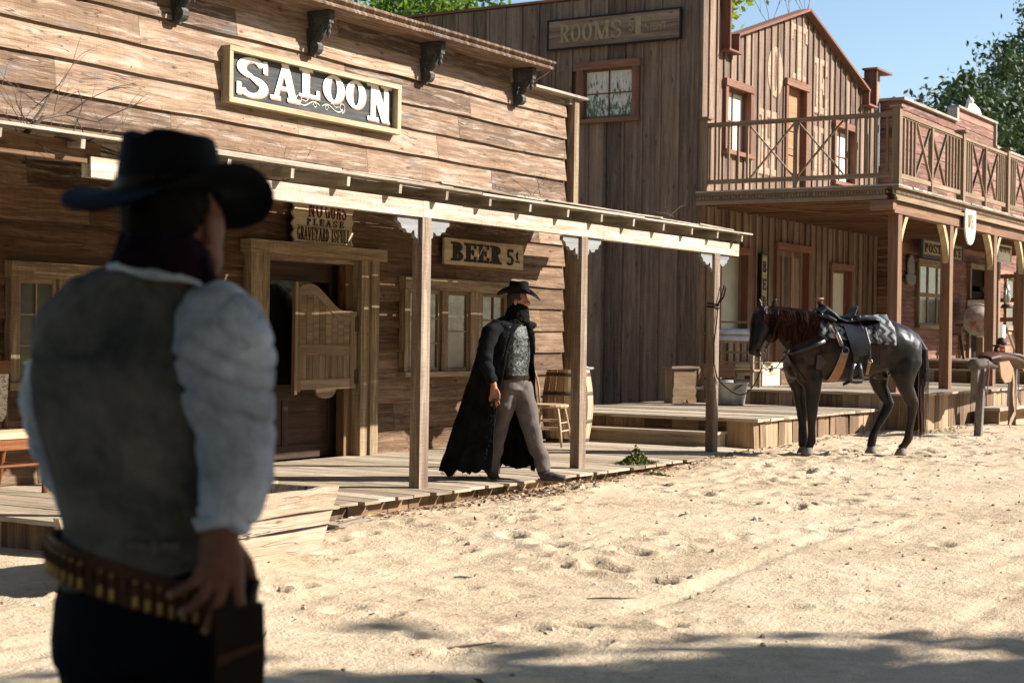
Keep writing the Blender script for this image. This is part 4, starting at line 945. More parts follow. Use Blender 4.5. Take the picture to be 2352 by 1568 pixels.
def leaves(name,ells,ncl,nper,ls,mat,parent,seed,spread=.45,org=Vector()):
    rg=np.random.default_rng(seed); C=[]
    vol=np.array([e[1][0]*e[1][1]*e[1][2] for e in ells]); vol=vol/vol.sum()
    for e,vv in zip(ells,vol):
        n=int(ncl*vv); d=rg.normal(size=(n,3)); d/=np.linalg.norm(d,axis=1)[:,None]; rr=rg.uniform(.35,1.05,n)**.6
        C.append(np.array(e[0])+d*rr[:,None]*np.array(e[1]))
    C=np.concatenate(C); n=len(C)*nper
    P=np.repeat(C,nper,axis=0)+rg.normal(size=(n,3))*spread*np.repeat(rg.uniform(.5,1.3,len(C)),nper)[:,None]*np.array([1,1,.7])
    a=rg.normal(size=(n,3)); a/=np.linalg.norm(a,axis=1)[:,None]; b=rg.normal(size=(n,3)); b-=a*(a*b).sum(1)[:,None]; b/=np.linalg.norm(b,axis=1)[:,None]
    s=ls*rg.uniform(.6,1.3,n)[:,None]
    V=np.stack([P-a*s,P+b*s*.45,P+a*s,P-b*s*.45],1).reshape(-1,3)-np.array(org)
    me=bpy.data.meshes.new(name); me.vertices.add(len(V)); me.vertices.foreach_set('co',V.ravel().astype('f'))
    me.loops.add(4*n); me.loops.foreach_set('vertex_index',np.arange(4*n)); me.polygons.add(n); me.polygons.foreach_set('loop_start',np.arange(0,4*n,4)); me.polygons.foreach_set('loop_total',np.full(n,4))
    me.uv_layers.new(name='UVMap'); me.update(calc_edges=True); me.validate()
    link(name,me,mat,parent); return C
def tree(name,label,base,ells,ncl,nper,ls,mat,seed,tr=.25,spread=.45,nb=14,group=None):
    base=Vector(base); r=empty(name,base,label,'tree',group); _r=random.Random(seed)
    C=leaves('crown',ells,ncl,nper,ls,M[mat],r,seed,spread,base); mb=MB()
    top=Vector(ells[0][0]); mid=base.lerp(top,.45)+Vector((_r.uniform(-.3,.3),_r.uniform(-.3,.3),0))
    mb.tube([base-Z*.3,base.lerp(mid,.5)+Vector((.1,.05,0)),mid,top],[tr*1.25,tr,tr*.75,tr*.2],8)
    for k in range(nb):
        e=Vector(C[_r.randrange(len(C))]); s=mid.lerp(top,_r.random()*.8); m=s.lerp(e,.5)+Vector((_r.uniform(-.4,.4),_r.uniform(-.4,.4),.3))
        mb.tube([s,m,e],[tr*.4,tr*.22,tr*.05],5)
    mb.build('trunk',M['bark'],r,smooth=True); return r
tree('oak_tree','big green oak rising behind the saloon roof',(27,21.8,0),[((28,21.8,8.4),(4.8,2.6,2.6)),((23.3,21.6,7.8),(3.2,2.5,2.4)),((32,22.4,7.2),(3,2.5,2.2)),((19.5,22,6.8),(3,2.5,2.2))],640,70,.1,'leafG',11,spread=.38)
t1=at(1684,10,Y=17)
tree('sycamore_tree','yellow-green sycamore showing beside the left tower of the hotel front',(t1.x-1,17.6,0),[((t1.x-.9,17.4,t1.z+.8),(1.5,1.2,2.0)),((t1.x-2.6,18,t1.z+.6),(1.6,1.5,1.8))],110,60,.13,'leafY',12,spread=.3)
tr=[(2375,235,18,(3.6,3,4.2)),(2285,320,17,(2.8,2.5,2.9)),(2195,335,17,(2.2,2.2,2.2)),(2450,230,19,(4,3,5))]
for k,(px,py,yy,rr) in enumerate(tr):
    c=at(px,py,Y=yy)
    lab=['tallest dark evergreen behind the post office at the right edge','middle dark evergreen between the tallest one and the smaller one','smallest dark evergreen, leftmost behind the post office parapet','dark evergreen standing furthest right beyond the frame edge'][k]
    tree('evergreen_tree',lab,(c.x,c.y,0),[((c.x,c.y,c.z-.4),rr),((c.x+.3,c.y,c.z-rr[2]*.9),(rr[0]*1.2,rr[1],rr[2]*.8)),((c.x+rr[0]*.4,c.y,c.z+rr[2]*.75),(rr[0]*.35,rr[1]*.4,rr[2]*.4))],int(150+rr[2]*30),64,.14,'leafD',20+k,spread=.42,group='evergreens behind the post office')
# bare dead tree top showing above the gable
bt=empty('dead_tree',(37,18,0),'bare dead tree whose thin twigs poke above the hotel gable','tree')
mb=MB(); _r=random.Random(5)
def twig(mb,p,d,L,r,dep,rr,kink=.35):
    pts=[p]; q=p.copy(); dd=d.copy()
    for i in range(4): dd=(dd+Vector((rr.uniform(-kink,kink),rr.uniform(-kink,kink),rr.uniform(-kink,kink)))*.5).normalized(); q=q+dd*L/4; pts.append(q.copy())
    mb.tube(pts,[r*(1-.17*i) for i in range(5)],5)
    if dep>0:
        for k in range(3): i=rr.randint(2,4); twig(mb,pts[i],(dd+Vector((rr.uniform(-1,1),rr.uniform(-1,1),rr.uniform(-.2,.8)))*.8).normalized(),L*.6,r*.55,dep-1,rr,kink)
mb.tube([Vector((37,18,-.3)),Vector((37.2,18,4)),Vector((36.9,18,7))],[.3,.22,.12],8)
for px in (1815,1870,1770,1845):
    c=at(px,60,Y=18); twig(mb,c-Z*.8,Vector((.1,0,1)),1.6,.018,2,_r)
    mb.tube([Vector((37,18,6)),c-Z*.8],[.05,.018],5)
mb.build('trunk',M['bark'],bt)
# the oak across the street whose shade falls on the near ground and the near man
tree('shade_oak','broad oak across the street shading the near man and ground',(12.5,-10.5,-.2),[((11.8,-10,9.2),(4.0,2.6,2.3)),((14.8,-10,8.7),(1.8,1.5,1.1)),((8.6,-10.5,9.2),(2.4,2,2.4)),((4.5,-9,8.5),(3,2.2,2.6))],560,50,.26,'leafG',31,tr=.45,spread=.5,nb=24)
for k,(x,y,hh,lab) in enumerate([(-14,-13,11,'unseen oak added to block sky light, far back to the left'),(-4,-17,10,'unseen oak added to block sky light, straight back of the camera'),(24,-19,11,'unseen oak added to block sky light, opposite the hotel'),(34,-20,12,'tall unseen oak added to block sky light, opposite the post office'),(46,-20,12,'unseen oak added to block sky light, far down the road'),(-14,2,10,'unseen oak added to block sky light, saloon side of the camera'),(-10,16,9,'unseen oak added to block sky light, beyond the saloon end')]):
    tree('sky_block_oak',lab,(x,y,-.2),[((x,y,hh*.6),(5.2,3.5,hh*.36)),((x+3,y,hh*.42),(4,3,hh*.33)),((x-3,y,hh*.45),(4,3,hh*.33))],150,28,.5,'leafG',40+k,tr=.4,spread=.8,nb=8,group='unseen oaks added to block sky light')  # unseen row added to block sky light and darken the shaded walls

tree('overhead_sky_block_oak','unseen oak added over the camera to block sky light from the near man',(-2,-4,-.2),[((2,-1.5,8.6),(6,5,1.8)),((-3,-3,8),(4,4,2.2)),((-5,3,7.5),(4,4,2))],330,36,.42,'leafG',61,tr=.4,spread=.7,nb=18)  # unseen canopy added overhead to cut sky light on the near man
# ------------------------------------------------------------------ figure materials
def cloth(name,c,c2=None,rough=.85,ws=300,var_s=5,bump=.4,sheen=0,fold=0,fs=6):
    N=NT(name); tc=N.n('TexCoord').outputs['Object']; c2=c2 or tuple(x*.7 for x in c)
    n=N.noise(tc,var_s,5,.65,.3); wv=N.noise(tc,ws,2,.5)
    h=N.math('MULTIPLY',wv,.12)
    if fold: h=N.math('MULTIPLY_ADD',N.noise(tc,fs,4,.6,1.0),fold,h)
    N.bump(h,bump,.02)
    return N.out(N.mix(N.mp(n,.35,.65),c2,c),rough,Specular_IOR_Level=.06,Sheen_Weight=sheen)
M['skin']=plain('weathered_skin',(.42,.2,.13),.5,0,.3,22,c2=(.3,.13,.08),bump=.25,bs=90)
M['skinfg']=plain('tanned_skin',(.2,.09,.06),.55,0,.2,25)
M['felt']=cloth('black_hat_felt',(.007,.007,.009),(.004,.004,.005),.75,500,3,.1,.0)
M['coat']=cloth('worn_black_coat_cloth',(.011,.012,.014),(.004,.0045,.005),.85,150,7,.7,0,.5,9)
M['scarf']=cloth('black_knit_scarf',(.007,.008,.007),(.003,.003,.003),.9,120,14,1,0,1.0,20)
M['trouser']=cloth('grey_wool_trousers',(.13,.108,.1),(.085,.07,.065),.85,260,6,.5,0,.35,8)
M['jeans']=cloth('dark_navy_trousers',(.006,.0065,.012),(.004,.004,.008),.9,200,6,.3)
M['vestfg']=cloth('grey_brown_suede_vest',(.15,.132,.11),(.026,.032,.036),.9,120,5,.7,0,.9,7)  # dark second tone paints fold shading as patches in the suede colour
M['shirt']=cloth('pale_linen_shirt',(.6,.63,.7),(.24,.26,.3),.85,220,5,.9,0,1.2,12)  # dark blotches in the linen colour imitate shading in the folds
M['bandana']=cloth('dark_plum_bandana',(.012,.004,.009),(.005,.002,.005),.85,200,10,.6,0,.6,20)
N=NT('silver_brocade_vest'); tc=N.n('TexCoord').outputs['Object']; q=N.noise(tc,38,5,.75,1.5)
c=N.ramp(N.mp(q,.4,.62),[(0,(.008,.01,.01)),(.55,(.022,.027,.026)),(1,(.19,.21,.2))]); N.bump(q,.8,.008); M['brocade']=N.out(c,.4,Specular_IOR_Level=.35)
M['leather']=plain('black_tooled_leather',(.008,.008,.01),.36,0,.4,40,bump=.8,bs=110)
M['brownlea']=plain('brown_leather',(.08,.03,.016),.5,0,.4,14,bump=.4)
M['darklea']=plain('dark_brown_leather',(.016,.008,.005),.5,0,.3,14)
M['tanlea']=plain('tan_leather',(.35,.2,.12),.6,0,.3,12,bump=.3)
M['brass']=plain('brass',(.3,.2,.07),.4,.8,.2,30)
M['steel']=plain('dull_steel',(.35,.36,.38),.35,.9,.2,30)
M['hair']=plain('dark_brown_hair',(.004,.003,.0025),.8,0,.4,80,bump=.5,bs=200)
# ------------------------------------------------------------------ props
def v3(*a): return Vector(a)
# upholstered chair at the far left
ch=empty('parlour_chair',(9.1,10.5,.16),'varnished chair with patterned fabric back at the left edge of the porch','chair')
o=v3(9.08,10.45,.16)
mb=MB(); mb.bp(o+v3(-.3,-.27,.46),o+v3(.3,.25,.51)); mb.build('seat',M['pale'],ch)
mb=MB(); mb.bp(o+v3(-.29,-.26,.37),o+v3(.29,-.23,.458)); mb.bp(o+v3(.26,-.225,.37),o+v3(.29,.22,.458)); mb.bp(o+v3(-.29,-.225,.37),o+v3(-.26,.22,.458)); mb.build('apron',M['chestnut'],ch)
for sx,sy in ((-1,-1),(1,-1),(-1,1),(1,1)):
    mb=MB(); x=.26*sx;y=.23*sy
    mb.tube([o+v3(x,y,.455),o+v3(x*1.04,y,.36),o+v3(x*.98,y,.2),o+v3(x*.93,y+.0,.05),o+v3(x*.97,y,.0)] if sy<0 else [o+v3(x*.85,y,1.1),o+v3(x*.9,y,.45),o+v3(x*.9,y+.04,.2),o+v3(x*.95,y+.1,.0)],[.03,.034,.024,.018,.026] if sy<0 else [.022,.024,.024,.02],8); mb.build('leg',M['chestnut'],ch,smooth=True)
mb=MB(); mb.tube([o+v3(-.25,-.22,.24),o+v3(.25,-.22,.24)],.012,6); mb.tube([o+v3(.25,-.22,.22),o+v3(.25,.24,.22)],.012,6); mb.build('stretcher',M['chestnut'],ch)
N=NT('printed_cotton_fabric'); tc=N.n('TexCoord').outputs['Object']
br=N.n('TexBrick',{'Vector':N.n('Mapping',{0:tc,2:(R(90),0,0)}).outputs[0],'Scale':18,'Color1':(.55,.5,.42,1),'Color2':(.12,.07,.05,1),'Mortar':(.5,.46,.38,1),'Mortar Size':.03})
q=N.noise(tc,55,2); cc=N.mix(N.mp(q,.5,.54),br.outputs[0],(.6,.55,.46)); M['fabric']=N.out(cc,.9)
mb=MB(); mb.prism([(-.22,.62),(-.18,.57),(.18,.57),(.22,.62),(.24,.96),(-.24,.96)],o+v3(0,.2,0),X,Z,Y*.05); mb.build('back_pad',M['fabric'],ch)
mb=MB(); mb.bp(o+v3(-.26,.2,.965),o+v3(.26,.24,1.07)); mb.prism([(-.2,.5),(-.1,.56),(.1,.56),(.2,.5),(.1,.46),(-.1,.46)],o+v3(0,.215,-.02),X,Z,Y*.025); mb.build('top_rail',M['chestnut'],ch)
# windsor chairs
def windsor(name,label,loc,rz,mat,hoop=True,s=1.0):
    r=empty(name,loc,label,'chair',rz=rz); mb=MB()
    rows=[]
    mb.lathe([(.0,.42),(.2,.42),(.215,.44),(.21,.46),(.19,.465),(.0,.455)],(0,0,0),20,sx=1.0,sy=.98); mb.build('seat',M[mat],r,smooth=False)
    for sx in (-1,1):
        for sy in (-1,1):
            mb=MB(); a=v3(.13*sx,.13*sy,.43); b=v3(.2*sx,.2*sy,0)
            mb.tube([a,a.lerp(b,.25),a.lerp(b,.5),a.lerp(b,.75),b],[.014,.019,.021,.017,.012],8); mb.build('leg',M[mat],r,smooth=True)
    mb=MB()
    for z,e in ((.17,.6),(.26,.4)):
        k=.13+.07*(1-z/.43); 
        mb.tube([v3(-k,-k,z),v3(k,-k,z)],.009,6); mb.tube([v3(-k,-k,z+.02),v3(-k,k,z+.02)],.009,6); mb.tube([v3(k,-k,z+.02),v3(k,k,z+.02)],.009,6)
    mb.build('stretcher',M[mat],r)
    mb=MB(); H=[]
    for k in range(21): a=math.pi*k/20; H.append(v3(.19*math.cos(a),.17+.07*math.sin(a),.46+.44*math.sin(a)**.55 if 0<k<20 else .45))
    mb.tube(H,.012,8); mb.build('back_hoop',M[mat],r,smooth=True)
    for k in range(-2,3):
        mb=MB(); z=.46+.44*(1-(k*.07/.19)**2)**.28; mb.tube([v3(k*.055,.165,.45),v3(k*.07,.23,z-.01)],.006,6); mb.build('spindle',M[mat],r)
    return r
r=windsor('hoop_back_chair','pale worn hoop-back chair behind the walking man on the saloon porch',(17.25,10.1,.165),R(14),'chairw'); r.scale=(1.12,1.12,1.1)
r=windsor('hoop_back_chair','dark hoop-back chair under the post office window',(33.2,9.9,1.165),R(20),'chestnut'); r.scale=(1.1,1.1,1.15)
# barrel
ba=empty('barrel',(18.1,10.33,.16),'old whiskey barrel with rusty hoops at the right end of the saloon porch','barrel')
mb=MB(); n=18
for k in range(n):
    a0=2*math.pi*k/n+.01; a1=2*math.pi*(k+1)/n-.01; rows=[]
    for j in range(9):
        h=j/8*.92; rr=.27+.055*math.sin(j/8*math.pi)+.002*random.random()
        rows.append([(18.1+rr*math.cos(a),10.33+rr*math.sin(a),.165+h) for a in (a0,(a0+a1)/2,a1)])
    mb.grid(rows)
mb.lathe([(.0,.88),(.262,.88)],(18.1,10.33,.165),24,cap=False); mb.build('staves',M['barrel'],ba)
for z in (.03,.27,.62,.86):
    mb=MB(); rr=lambda h:.274+.055*math.sin(h/.92*math.pi); mb.lathe([(rr(z-.022),z-.022),(rr(z+.022),z+.022),(rr(z+.022)-.006,z+.023)],(18.1,10.33,.165),28,cap=False); mb.build('hoop',M['iron'],ba,smooth=True)
mb=MB(); mb.lathe([(.0,0),(.014,.0),(.014,.004),(.0,.004)],v3(18.1-.22,10.33-.245,.62),12,ax=(-.67,-.74,0)); mb.build('bung_hole',M['dark'],ba)
bo=empty('glass_bottle',(18.28,10.2,1.06),'glass bottle lying on top of the barrel','bottle')
mb=MB(); mb.tube([v3(18.15,10.27,1.1),v3(18.27,10.2,1.1),v3(18.33,10.165,1.1),v3(18.38,10.14,1.1)],[.045,.048,.02,.016],12); b=mb.build('flask',plain('smoky_bottle_glass',(.25,.25,.24),.08,0,.2,10),bo,smooth=True); mb=MB(); mb.tube([v3(18.38,10.14,1.1),v3(18.4,10.13,1.1)],.014,8); mb.build('cork',M['pale'],bo)
# wooden water trough
tr_=empty('water_trough',(7.9,7.4,-.06),'bleached plank trough with slanting ends in front of the boardwalk','trough')
mb=MB(); zb,zt=-.14,.41
def trpoly(y,dy,name,col='trough'):
    x0_=6.58 if dy<0 else 7.3
    mb=MB(); n=16; xs=[x0_+(9.19-x0_)*i/n for i in range(n+1)]; xb=[x0_+.25+(9.01-x0_-.25)*i/n for i in range(n+1)]
    m=7; rows=[]
    for j in range(m+1):
        e=j/m; rows.append([(xb[i]+(xs[i]-xb[i])*e,y+dy*e+.006*noise.noise((i*.5,j*.8,y)),zb+(zt-zb)*e+(.012*noise.noise((i*.7,3,y))+ (.01 if i>n-2 else 0) if j==m else 0)) for i in range(n+1)])
    back=[[(p[0],p[1]+(.045 if dy<0 else -.045),p[2]) for p in r] for r in rows]
    ou,ov=rnd(0,9),rnd(0,9)
    uvf=lambda i,j:(xs[min(j,n)]+ou,i*.08+ov)
    mb.grid(rows,uvf=uvf); mb.grid(back[::-1],uvf=uvf); mb.grid([rows[-1],back[-1]],uvf=lambda i,j:(xs[min(j,n)]+ou,i*.045+ov)); mb.grid([[r[0] for r in rows],[r[0] for r in back]][::-1]); mb.grid([[r[-1] for r in rows],[r[-1] for r in back]])
    return mb.build(name,M[col],tr_)
trpoly(7.16,-.07,'side_board'); trpoly(7.62,.07,'side_board')
for s,(xt,xb_,sk) in ((1,(9.12,8.95,0)),(-1,(6.66,6.92,.7))):
    mb=MB(); mb.grid([[(xb_,7.2,zb),(xb_+sk,7.6,zb)],[(xt,7.14,zt-.01),(xt+sk,7.66,zt-.01)]]); b=mb.build('end_board',M['trough'],tr_); so=b.modifiers.new('s','SOLIDIFY'); so.thickness=.045; so.offset=0
mb=MB(); mb.prism([(6.95,7.2),(8.95,7.2),(8.95,7.58),(7.6,7.58)],(0,0,.02),X,Y,Z*.03); mb.build('floor',M['darkboard'],tr_)
mb=MB()
for zz_,w_0 in ((.235,.012),(.13,.016)):
    rows=[]
    for i in range(41):
        e=i/40; f=(zz_-zb)/(zt-zb); x=6.85+(6.58-6.85)*f+(2.16+(2.61-2.16)*f)*e; z=zz_+.018*noise.noise((x*1.1,zz_*9,2))+.04*(e-.5); y=7.16-.07*(z-zb)/(zt-zb)-.009
        w_1=w_0*(.25+abs(noise.noise((x*1.7,zz_*20,6)))*1.5); rows.append([(x,y,z-w_1/2),(x,y,z+w_1/2)])
    mb.grid(rows)
mb.build('plank_gap',M['dark'],tr_)
N=NT('trough_rot_dark'); M['rot']=plain('rotten_wood_hollow',(.045,.025,.012),.9)
# little plank bench on the landing
sc0=[(0,0),(.0,.08),(.03,.12),(.0,.17),(.02,.24),(.04,.3),(.03,.56),(.77,.56),(.76,.3),(.72,.26),(.78,.2),(.74,.12),(.78,.06),(.77,0),(.52,.0),(.47,.07),(.4,.0),(.3,.05),(.24,.0)]
be=empty('plank_bench',(22.75,11.0,.51),'short rustic bench with scalloped board ends standing on the landing','bench')
be.rotation_euler=(0,0,R(-32)); ORG[be.name]=Vector()
mb=MB(); mb.bp((-.25,-.16,.53),(.25,.15,.565),jit=.003); mb.build('top',M['rail'],be)
mb=MB(); mb.prism([(a*.55-.21,b*.95) for a,b in sc0[::-1]],(0,-.13,0),X,Z,Y*.03); mb.build('front_board',M['skirt'],be)
for x in (-.2,.17): mb=MB(); mb.bp((x,-.1,.0),(x+.03,.14,.528)); mb.build('leg',M['skirt'],be)
# washtub and washboard
wt=empty('washtub',(22.75,10.2,.51),'round galvanised washtub on the landing beside the last saloon post','washtub')
mb=MB(); mb.lathe([(.0,.0),(.25,.0),(.255,.01),(.3,.31),(.312,.32),(.31,.332),(.295,.33),(.285,.31),(.245,.03),(.0,.03)],(22.75,10.2,.512),32); mb.lathe([(.281,.18),(.287,.185),(.283,.19)],(22.75,10.2,.512),32,cap=False); mb.build('bucket',M['galv'],wt,smooth=True)
mb=MB(); mb.tube([v3(22.75+.31*math.cos(a),10.2+.31*math.sin(a),.78+.04*math.sin((a+2.2)*6)) for a in [-2.45+.1*k for k in range(6)]],.008,6); mb.build('handle',M['iron'],wt)
wb=empty('washboard',(22.7,10.3,.6),'wooden framed washboard standing inside the washtub','washboard')
mb=MB(); c=v3(22.68,10.27,.6); d=v3(.5,-.85,0).normalized(); 
for t in (-.24,.24): mb.beam(c+d*t,c+d*t+v3(.05,.1,.52),.02,.03,up=d)
mb.beam(c-d*.24+v3(.05,.1,.5),c+d*.24+v3(.05,.1,.5),.025,.035); mb.beam(c-d*.23+v3(.035,.07,.4),c+d*.23+v3(.035,.07,.4),.012,.16); mb.build('frame',M['hpost'],wb)
mb=MB(); 
for k in range(12): z=.03+.022*k; mb.tube([c-d*.22+v3(.05*z/.5,.1*z/.5,z),c+d*.22+v3(.05*z/.5,.1*z/.5,z)],.01,6)
mb.build('ribbed_sheet',M['galv'],wb,smooth=True)
# trunk
tk=empty('storage_chest',(25.5,10.9,.735),'paint-flaked white chest on the hotel porch behind the horse','chest')
M['flaky']=wood('flaky_white_paint',(.3,.2,.1),(.62,.54,.38),(.75,.68,.53),isl=.1,knots=0,weather=.9,wcol=(.1,.06,.03))
mb=MB(); mb.bp((25.1,10.66,.74),(25.95,11.1,1.03)); mb.build('box',M['flaky'],tk); mb=MB(); mb.bp((25.08,10.64,1.035),(25.97,11.12,1.12)); mb.build('lid',M['flaky'],tk)
mb=MB(); mb.bp((25.45,10.63,.98),(25.55,10.655,1.08)); mb.bp((25.09,10.8,.84),(25.098,10.95,.9)); mb.build('latch',M['iron'],tk)
mb=MB()
for x in (25.09,25.9): mb.bp((x,10.65,.742),(x+.05,10.659,1.03))
mb.build('corner_strap',M['iron'],tk)
# wringer stand with crank
wr=empty('wringer_stand',(23.95,10.8,.735),'slatted clothes wringer stand with roller and long crank beside the dark wall','wringer')
mb=MB(); xx=23.9; ya,yb3=11.06,10.2
def L_(y,z): return v3(xx,y,z)
for y in (11.08,10.98,10.3): mb.bp((xx-.02,y-.02,.74),(xx+.03,y+.03,1.86))
for y in (10.98,10.3): mb.bp((xx+.25,y-.02,.74),(xx+.29,y+.02,1.3))
for z in (1.76,1.44,1.28,1.12,.98,.84): mb.bp((xx-.015,10.3,z),(xx+.02,11.0,z+.03))
mb.bp((xx-.06,10.25,1.0),(xx+.3,11.05,1.03)); mb.build('frame',M['rail'],wr)
mb=MB(); mb.lathe([(.0,0),(.05,0),(.05,.64),(.0,.64)],(xx,10.33,1.62),14,ax=(0,1,0)); mb.lathe([(.0,0),(.045,0),(.045,.64),(.0,.64)],(xx,10.33,1.52),14,ax=(0,1,0)); mb.build('roller',plain('worn_white_rubber',(.55,.56,.58),.5),wr,smooth=True)
mb=MB(); mb.tube([L_(11.08,1.6),L_(11.14,1.59),L_(11.25,1.55),L_(11.33,1.48),L_(11.36,1.38)],.014,8); b=mb.build('crank',M['galv'],wr,smooth=True); mb=MB(); mb.tube([L_(11.34,1.375),L_(11.47,1.375)],.02,8); mb.build('grip',M['pale'],b)
# greenery lumps
def clump(name,label,c,rr,n,seed,mat):
    r=empty(name,c,label,'plant'); rg=random.Random(seed); mb=MB()
    for k in range(n):
        a=v3(rg.gauss(0,.55),rg.gauss(0,.55),0); hz=math.exp(-(a.x**2+a.y**2)*1.4)*(.55+.6*noise.noise((a.x*2.2,a.y*2.2,seed))); p=Vector(c)+v3(a.x*rr[0],a.y*rr[1],max(.004,hz*rg.random()**.6*rr[2]*1.3)); s=rg.uniform(.008,.02)
        u=v3(rg.gauss(0,1),rg.gauss(0,1),rg.gauss(0,1)).normalized(); w=u.orthogonal().normalized()
        mb.poly([p-u*s,p+w*s,p+u*s,p-w*s],[(0,0),(1,0),(1,1),(0,1)])
    mb.build('foliage',mat,r); mb=MB()
    for k in range(14): a=rg.uniform(0,6.28); mb.tube([Vector(c),Vector(c)+v3(rr[0]*.7*math.cos(a),rr[1]*.7*math.sin(a),rr[2]*rg.uniform(.3,.9))],.003,4)
    mb.build('stem',M['bark'],r)
M['mossm']=leafmat('olive_moss',(.05,.06,.01),(.16,.17,.035),.1)
clump('moss_clump','tall clump of olive moss on the edge of the saloon boardwalk',(15.5,8.0,.165),(.2,.11,.17),1500,3,M['mossm']); clump('moss_clump','flat clump of olive moss on the dirt below the boardwalk edge',(15.15,7.62,.06),(.2,.1,.05),1000,4,M['mossm'])
# loose slab, twigs, pebbles, leaf litter
sl_=empty('loose_plank',(10.2,7.78,0),'loose flat board lying on leaves at the foot of the boardwalk','plank'); mb=MB(); mb.box((10.2,7.79,.015),(.55,.17,.03),rot=Matrix.Rotation(.12,3,'Z'),jit=.008); b=mb.build('board',M['grey'],sl_); mb=MB(); mb.beam((10.0,7.72,.036),(10.35,7.78,.038),.006,.006); mb.build('splinter',M['darkboard'],sl_)
for k,(px,py,L,an,lab) in enumerate(((1405,1345,.3,-.5,'crooked twig on the sand right of the picture centre'),(1075,1437,.35,.9,'straight twig beside a white pebble on the lower sand'),(1065,1295,.12,-.8,'short dark chip of wood on the sand below the boardwalk'))):
    p=at(px,py,Z=.03); p.z=gz(p.x,p.y)+.008; r=empty('twig',p,lab,'twig'); mb=MB(); d=v3(math.cos(an),math.sin(an),0); s=v3(-d.y,d.x,0)
    d=d*.5+_R0*.8; d.normalize()
    mb.tube([p-d*L/2,p-d*L/6+s*.015,p+d*L/6-s*.01,p+d*L/2],[.004,.006,.005,.002],5); mb.tube([p+d*L/6,p+d*L/4+s*.05],.0025,4); mb.build('stick',M['bark'],r)
rg=random.Random(12); mb=MB()
for k in range(900):
    x=rg.uniform(5.5,26); y=rg.uniform(1.5,7.7)
    s=rg.choice((.004,.005,.006,.008,.01,.013,.018)) * (1 if rg.random()<.93 else 1.5); z=gz(x,y)
    n=len(mb.v); mb.ball((x,y,z+s*.25),(s*rg.uniform(.8,1.3),s*rg.uniform(.7,1.1),s*rg.uniform(.5,.8)),6,4)
    for i in range(n,len(mb.v)): mb.v[i]+=v3(rg.uniform(-1,1),rg.uniform(-1,1),rg.uniform(-1,1))*s*.18
N=NT('pebble_stone'); r_=N.n('NewGeometry').outputs['Random Per Island']; M['peb']=N.out(N.ramp(r_,[(0,(.2,.15,.11)),(.5,(.4,.31,.22)),(1,(.6,.54,.45))]),.8)
o=mb.build('pebbles',M['peb']); tag(o,'small pebbles scattered over the sandy street','pebbles',kind='stuff')
mb=MB()
def leafat(x,y,z,s):
    u=v3(rg.gauss(0,1),rg.gauss(0,1),rg.gauss(0,.35)).normalized(); w=u.cross(v3(rg.gauss(0,.4),rg.gauss(0,.4),1)).normalized()
    p=v3(x,y,z+s*.3); mb.poly([p-u*s,p+w*s*.4+v3(0,0,s*.2),p+u*s,p-w*s*.4],[(0,0),(1,0),(1,1),(0,1)])
for k in range(5200):
    q=rg.random()
    if q<.55: x=rg.uniform(9.5,18.2); y=7.93-abs(rg.gauss(0,.13)); y-=.02; dens=.5+.5*noise.noise((x*1.3,0,3)); 
    elif q<.7: x=rg.uniform(18.7,31); y=(8.05 if x<23 else 7.45)-abs(rg.gauss(0,.15)); dens=.8
    elif q<.85: x=rg.gauss(13.1,.5); y=7.75-abs(rg.gauss(0,.18)); dens=1
    else: x=rg.uniform(6,26); y=rg.uniform(3.5,7.8); dens=.35
    if q<.55 and rg.random()>dens*1.2: continue
    if q>=.85 and rg.random()>dens: continue
    leafat(x,y,gz(x,y),rg.uniform(.01,.035))
N=NT('dry_leaf_litter'); r_=N.n('NewGeometry').outputs['Random Per Island']; M['litter']=N.out(N.ramp(r_,[(0,(.08,.04,.02)),(.5,(.28,.17,.09)),(.9,(.5,.4,.26)),(1,(.3,.08,.03))]),.85)
o=mb.build('leaf_litter',M['litter']); tag(o,'dry curled leaves gathered along the foot of the boardwalks','leaf litter',kind='stuff')
# dry branches on the porch roof
vb=empty('dry_branches',(7.4,8.3,2.8),'dry bare branches lying on the left end of the porch roof','branches'); mb=MB(); rg2=random.Random(9)
def pix(x,y,Y_): return at(x,y,Y=Y_)
for P,r0 in (([(45,335),(70,295),(100,270),(150,262),(225,280)],.018),([(45,335),(60,300),(100,245),(115,215)],.013),([(30,330),(120,320),(200,325),(260,348),(320,365)],.014),([(0,320),(40,310),(90,330),(180,350)],.01),([(150,340),(170,300),(190,240),(180,210),(130,230),(115,300)],.005),([(220,345),(280,360),(350,360),(400,372)],.008),([(560,398),(600,410),(650,417),(670,410)],.006),([(520,390),(580,405),(610,400)],.004),([(330,340),(350,320),(400,300)],.004)):
    pts=[pix(x,y,8.15+.08*rg2.random()) for x,y in P]; mb.tube(pts,[r0*(1-.7*i/len(pts)) for i in range(len(pts))],6)
    for k in range(5): i=rg2.randrange(1,len(pts)); twig(mb,pts[i],v3(rg2.uniform(-1,1),rg2.uniform(-.5,.5),rg2.uniform(-.2,.9)).normalized(),rg2.uniform(.12,.4),r0*.35,1,rg2)
for x0 in (13.2,16.1): 
    for k in range(4): twig(mb,v3(x0+rg2.uniform(-.1,.2),7.95,2.83),v3(rg2.uniform(-1,1),0,rg2.uniform(.1,.5)).normalized(),.25,.004,1,rg2)
mb.build('branch',M['bark'],vb)
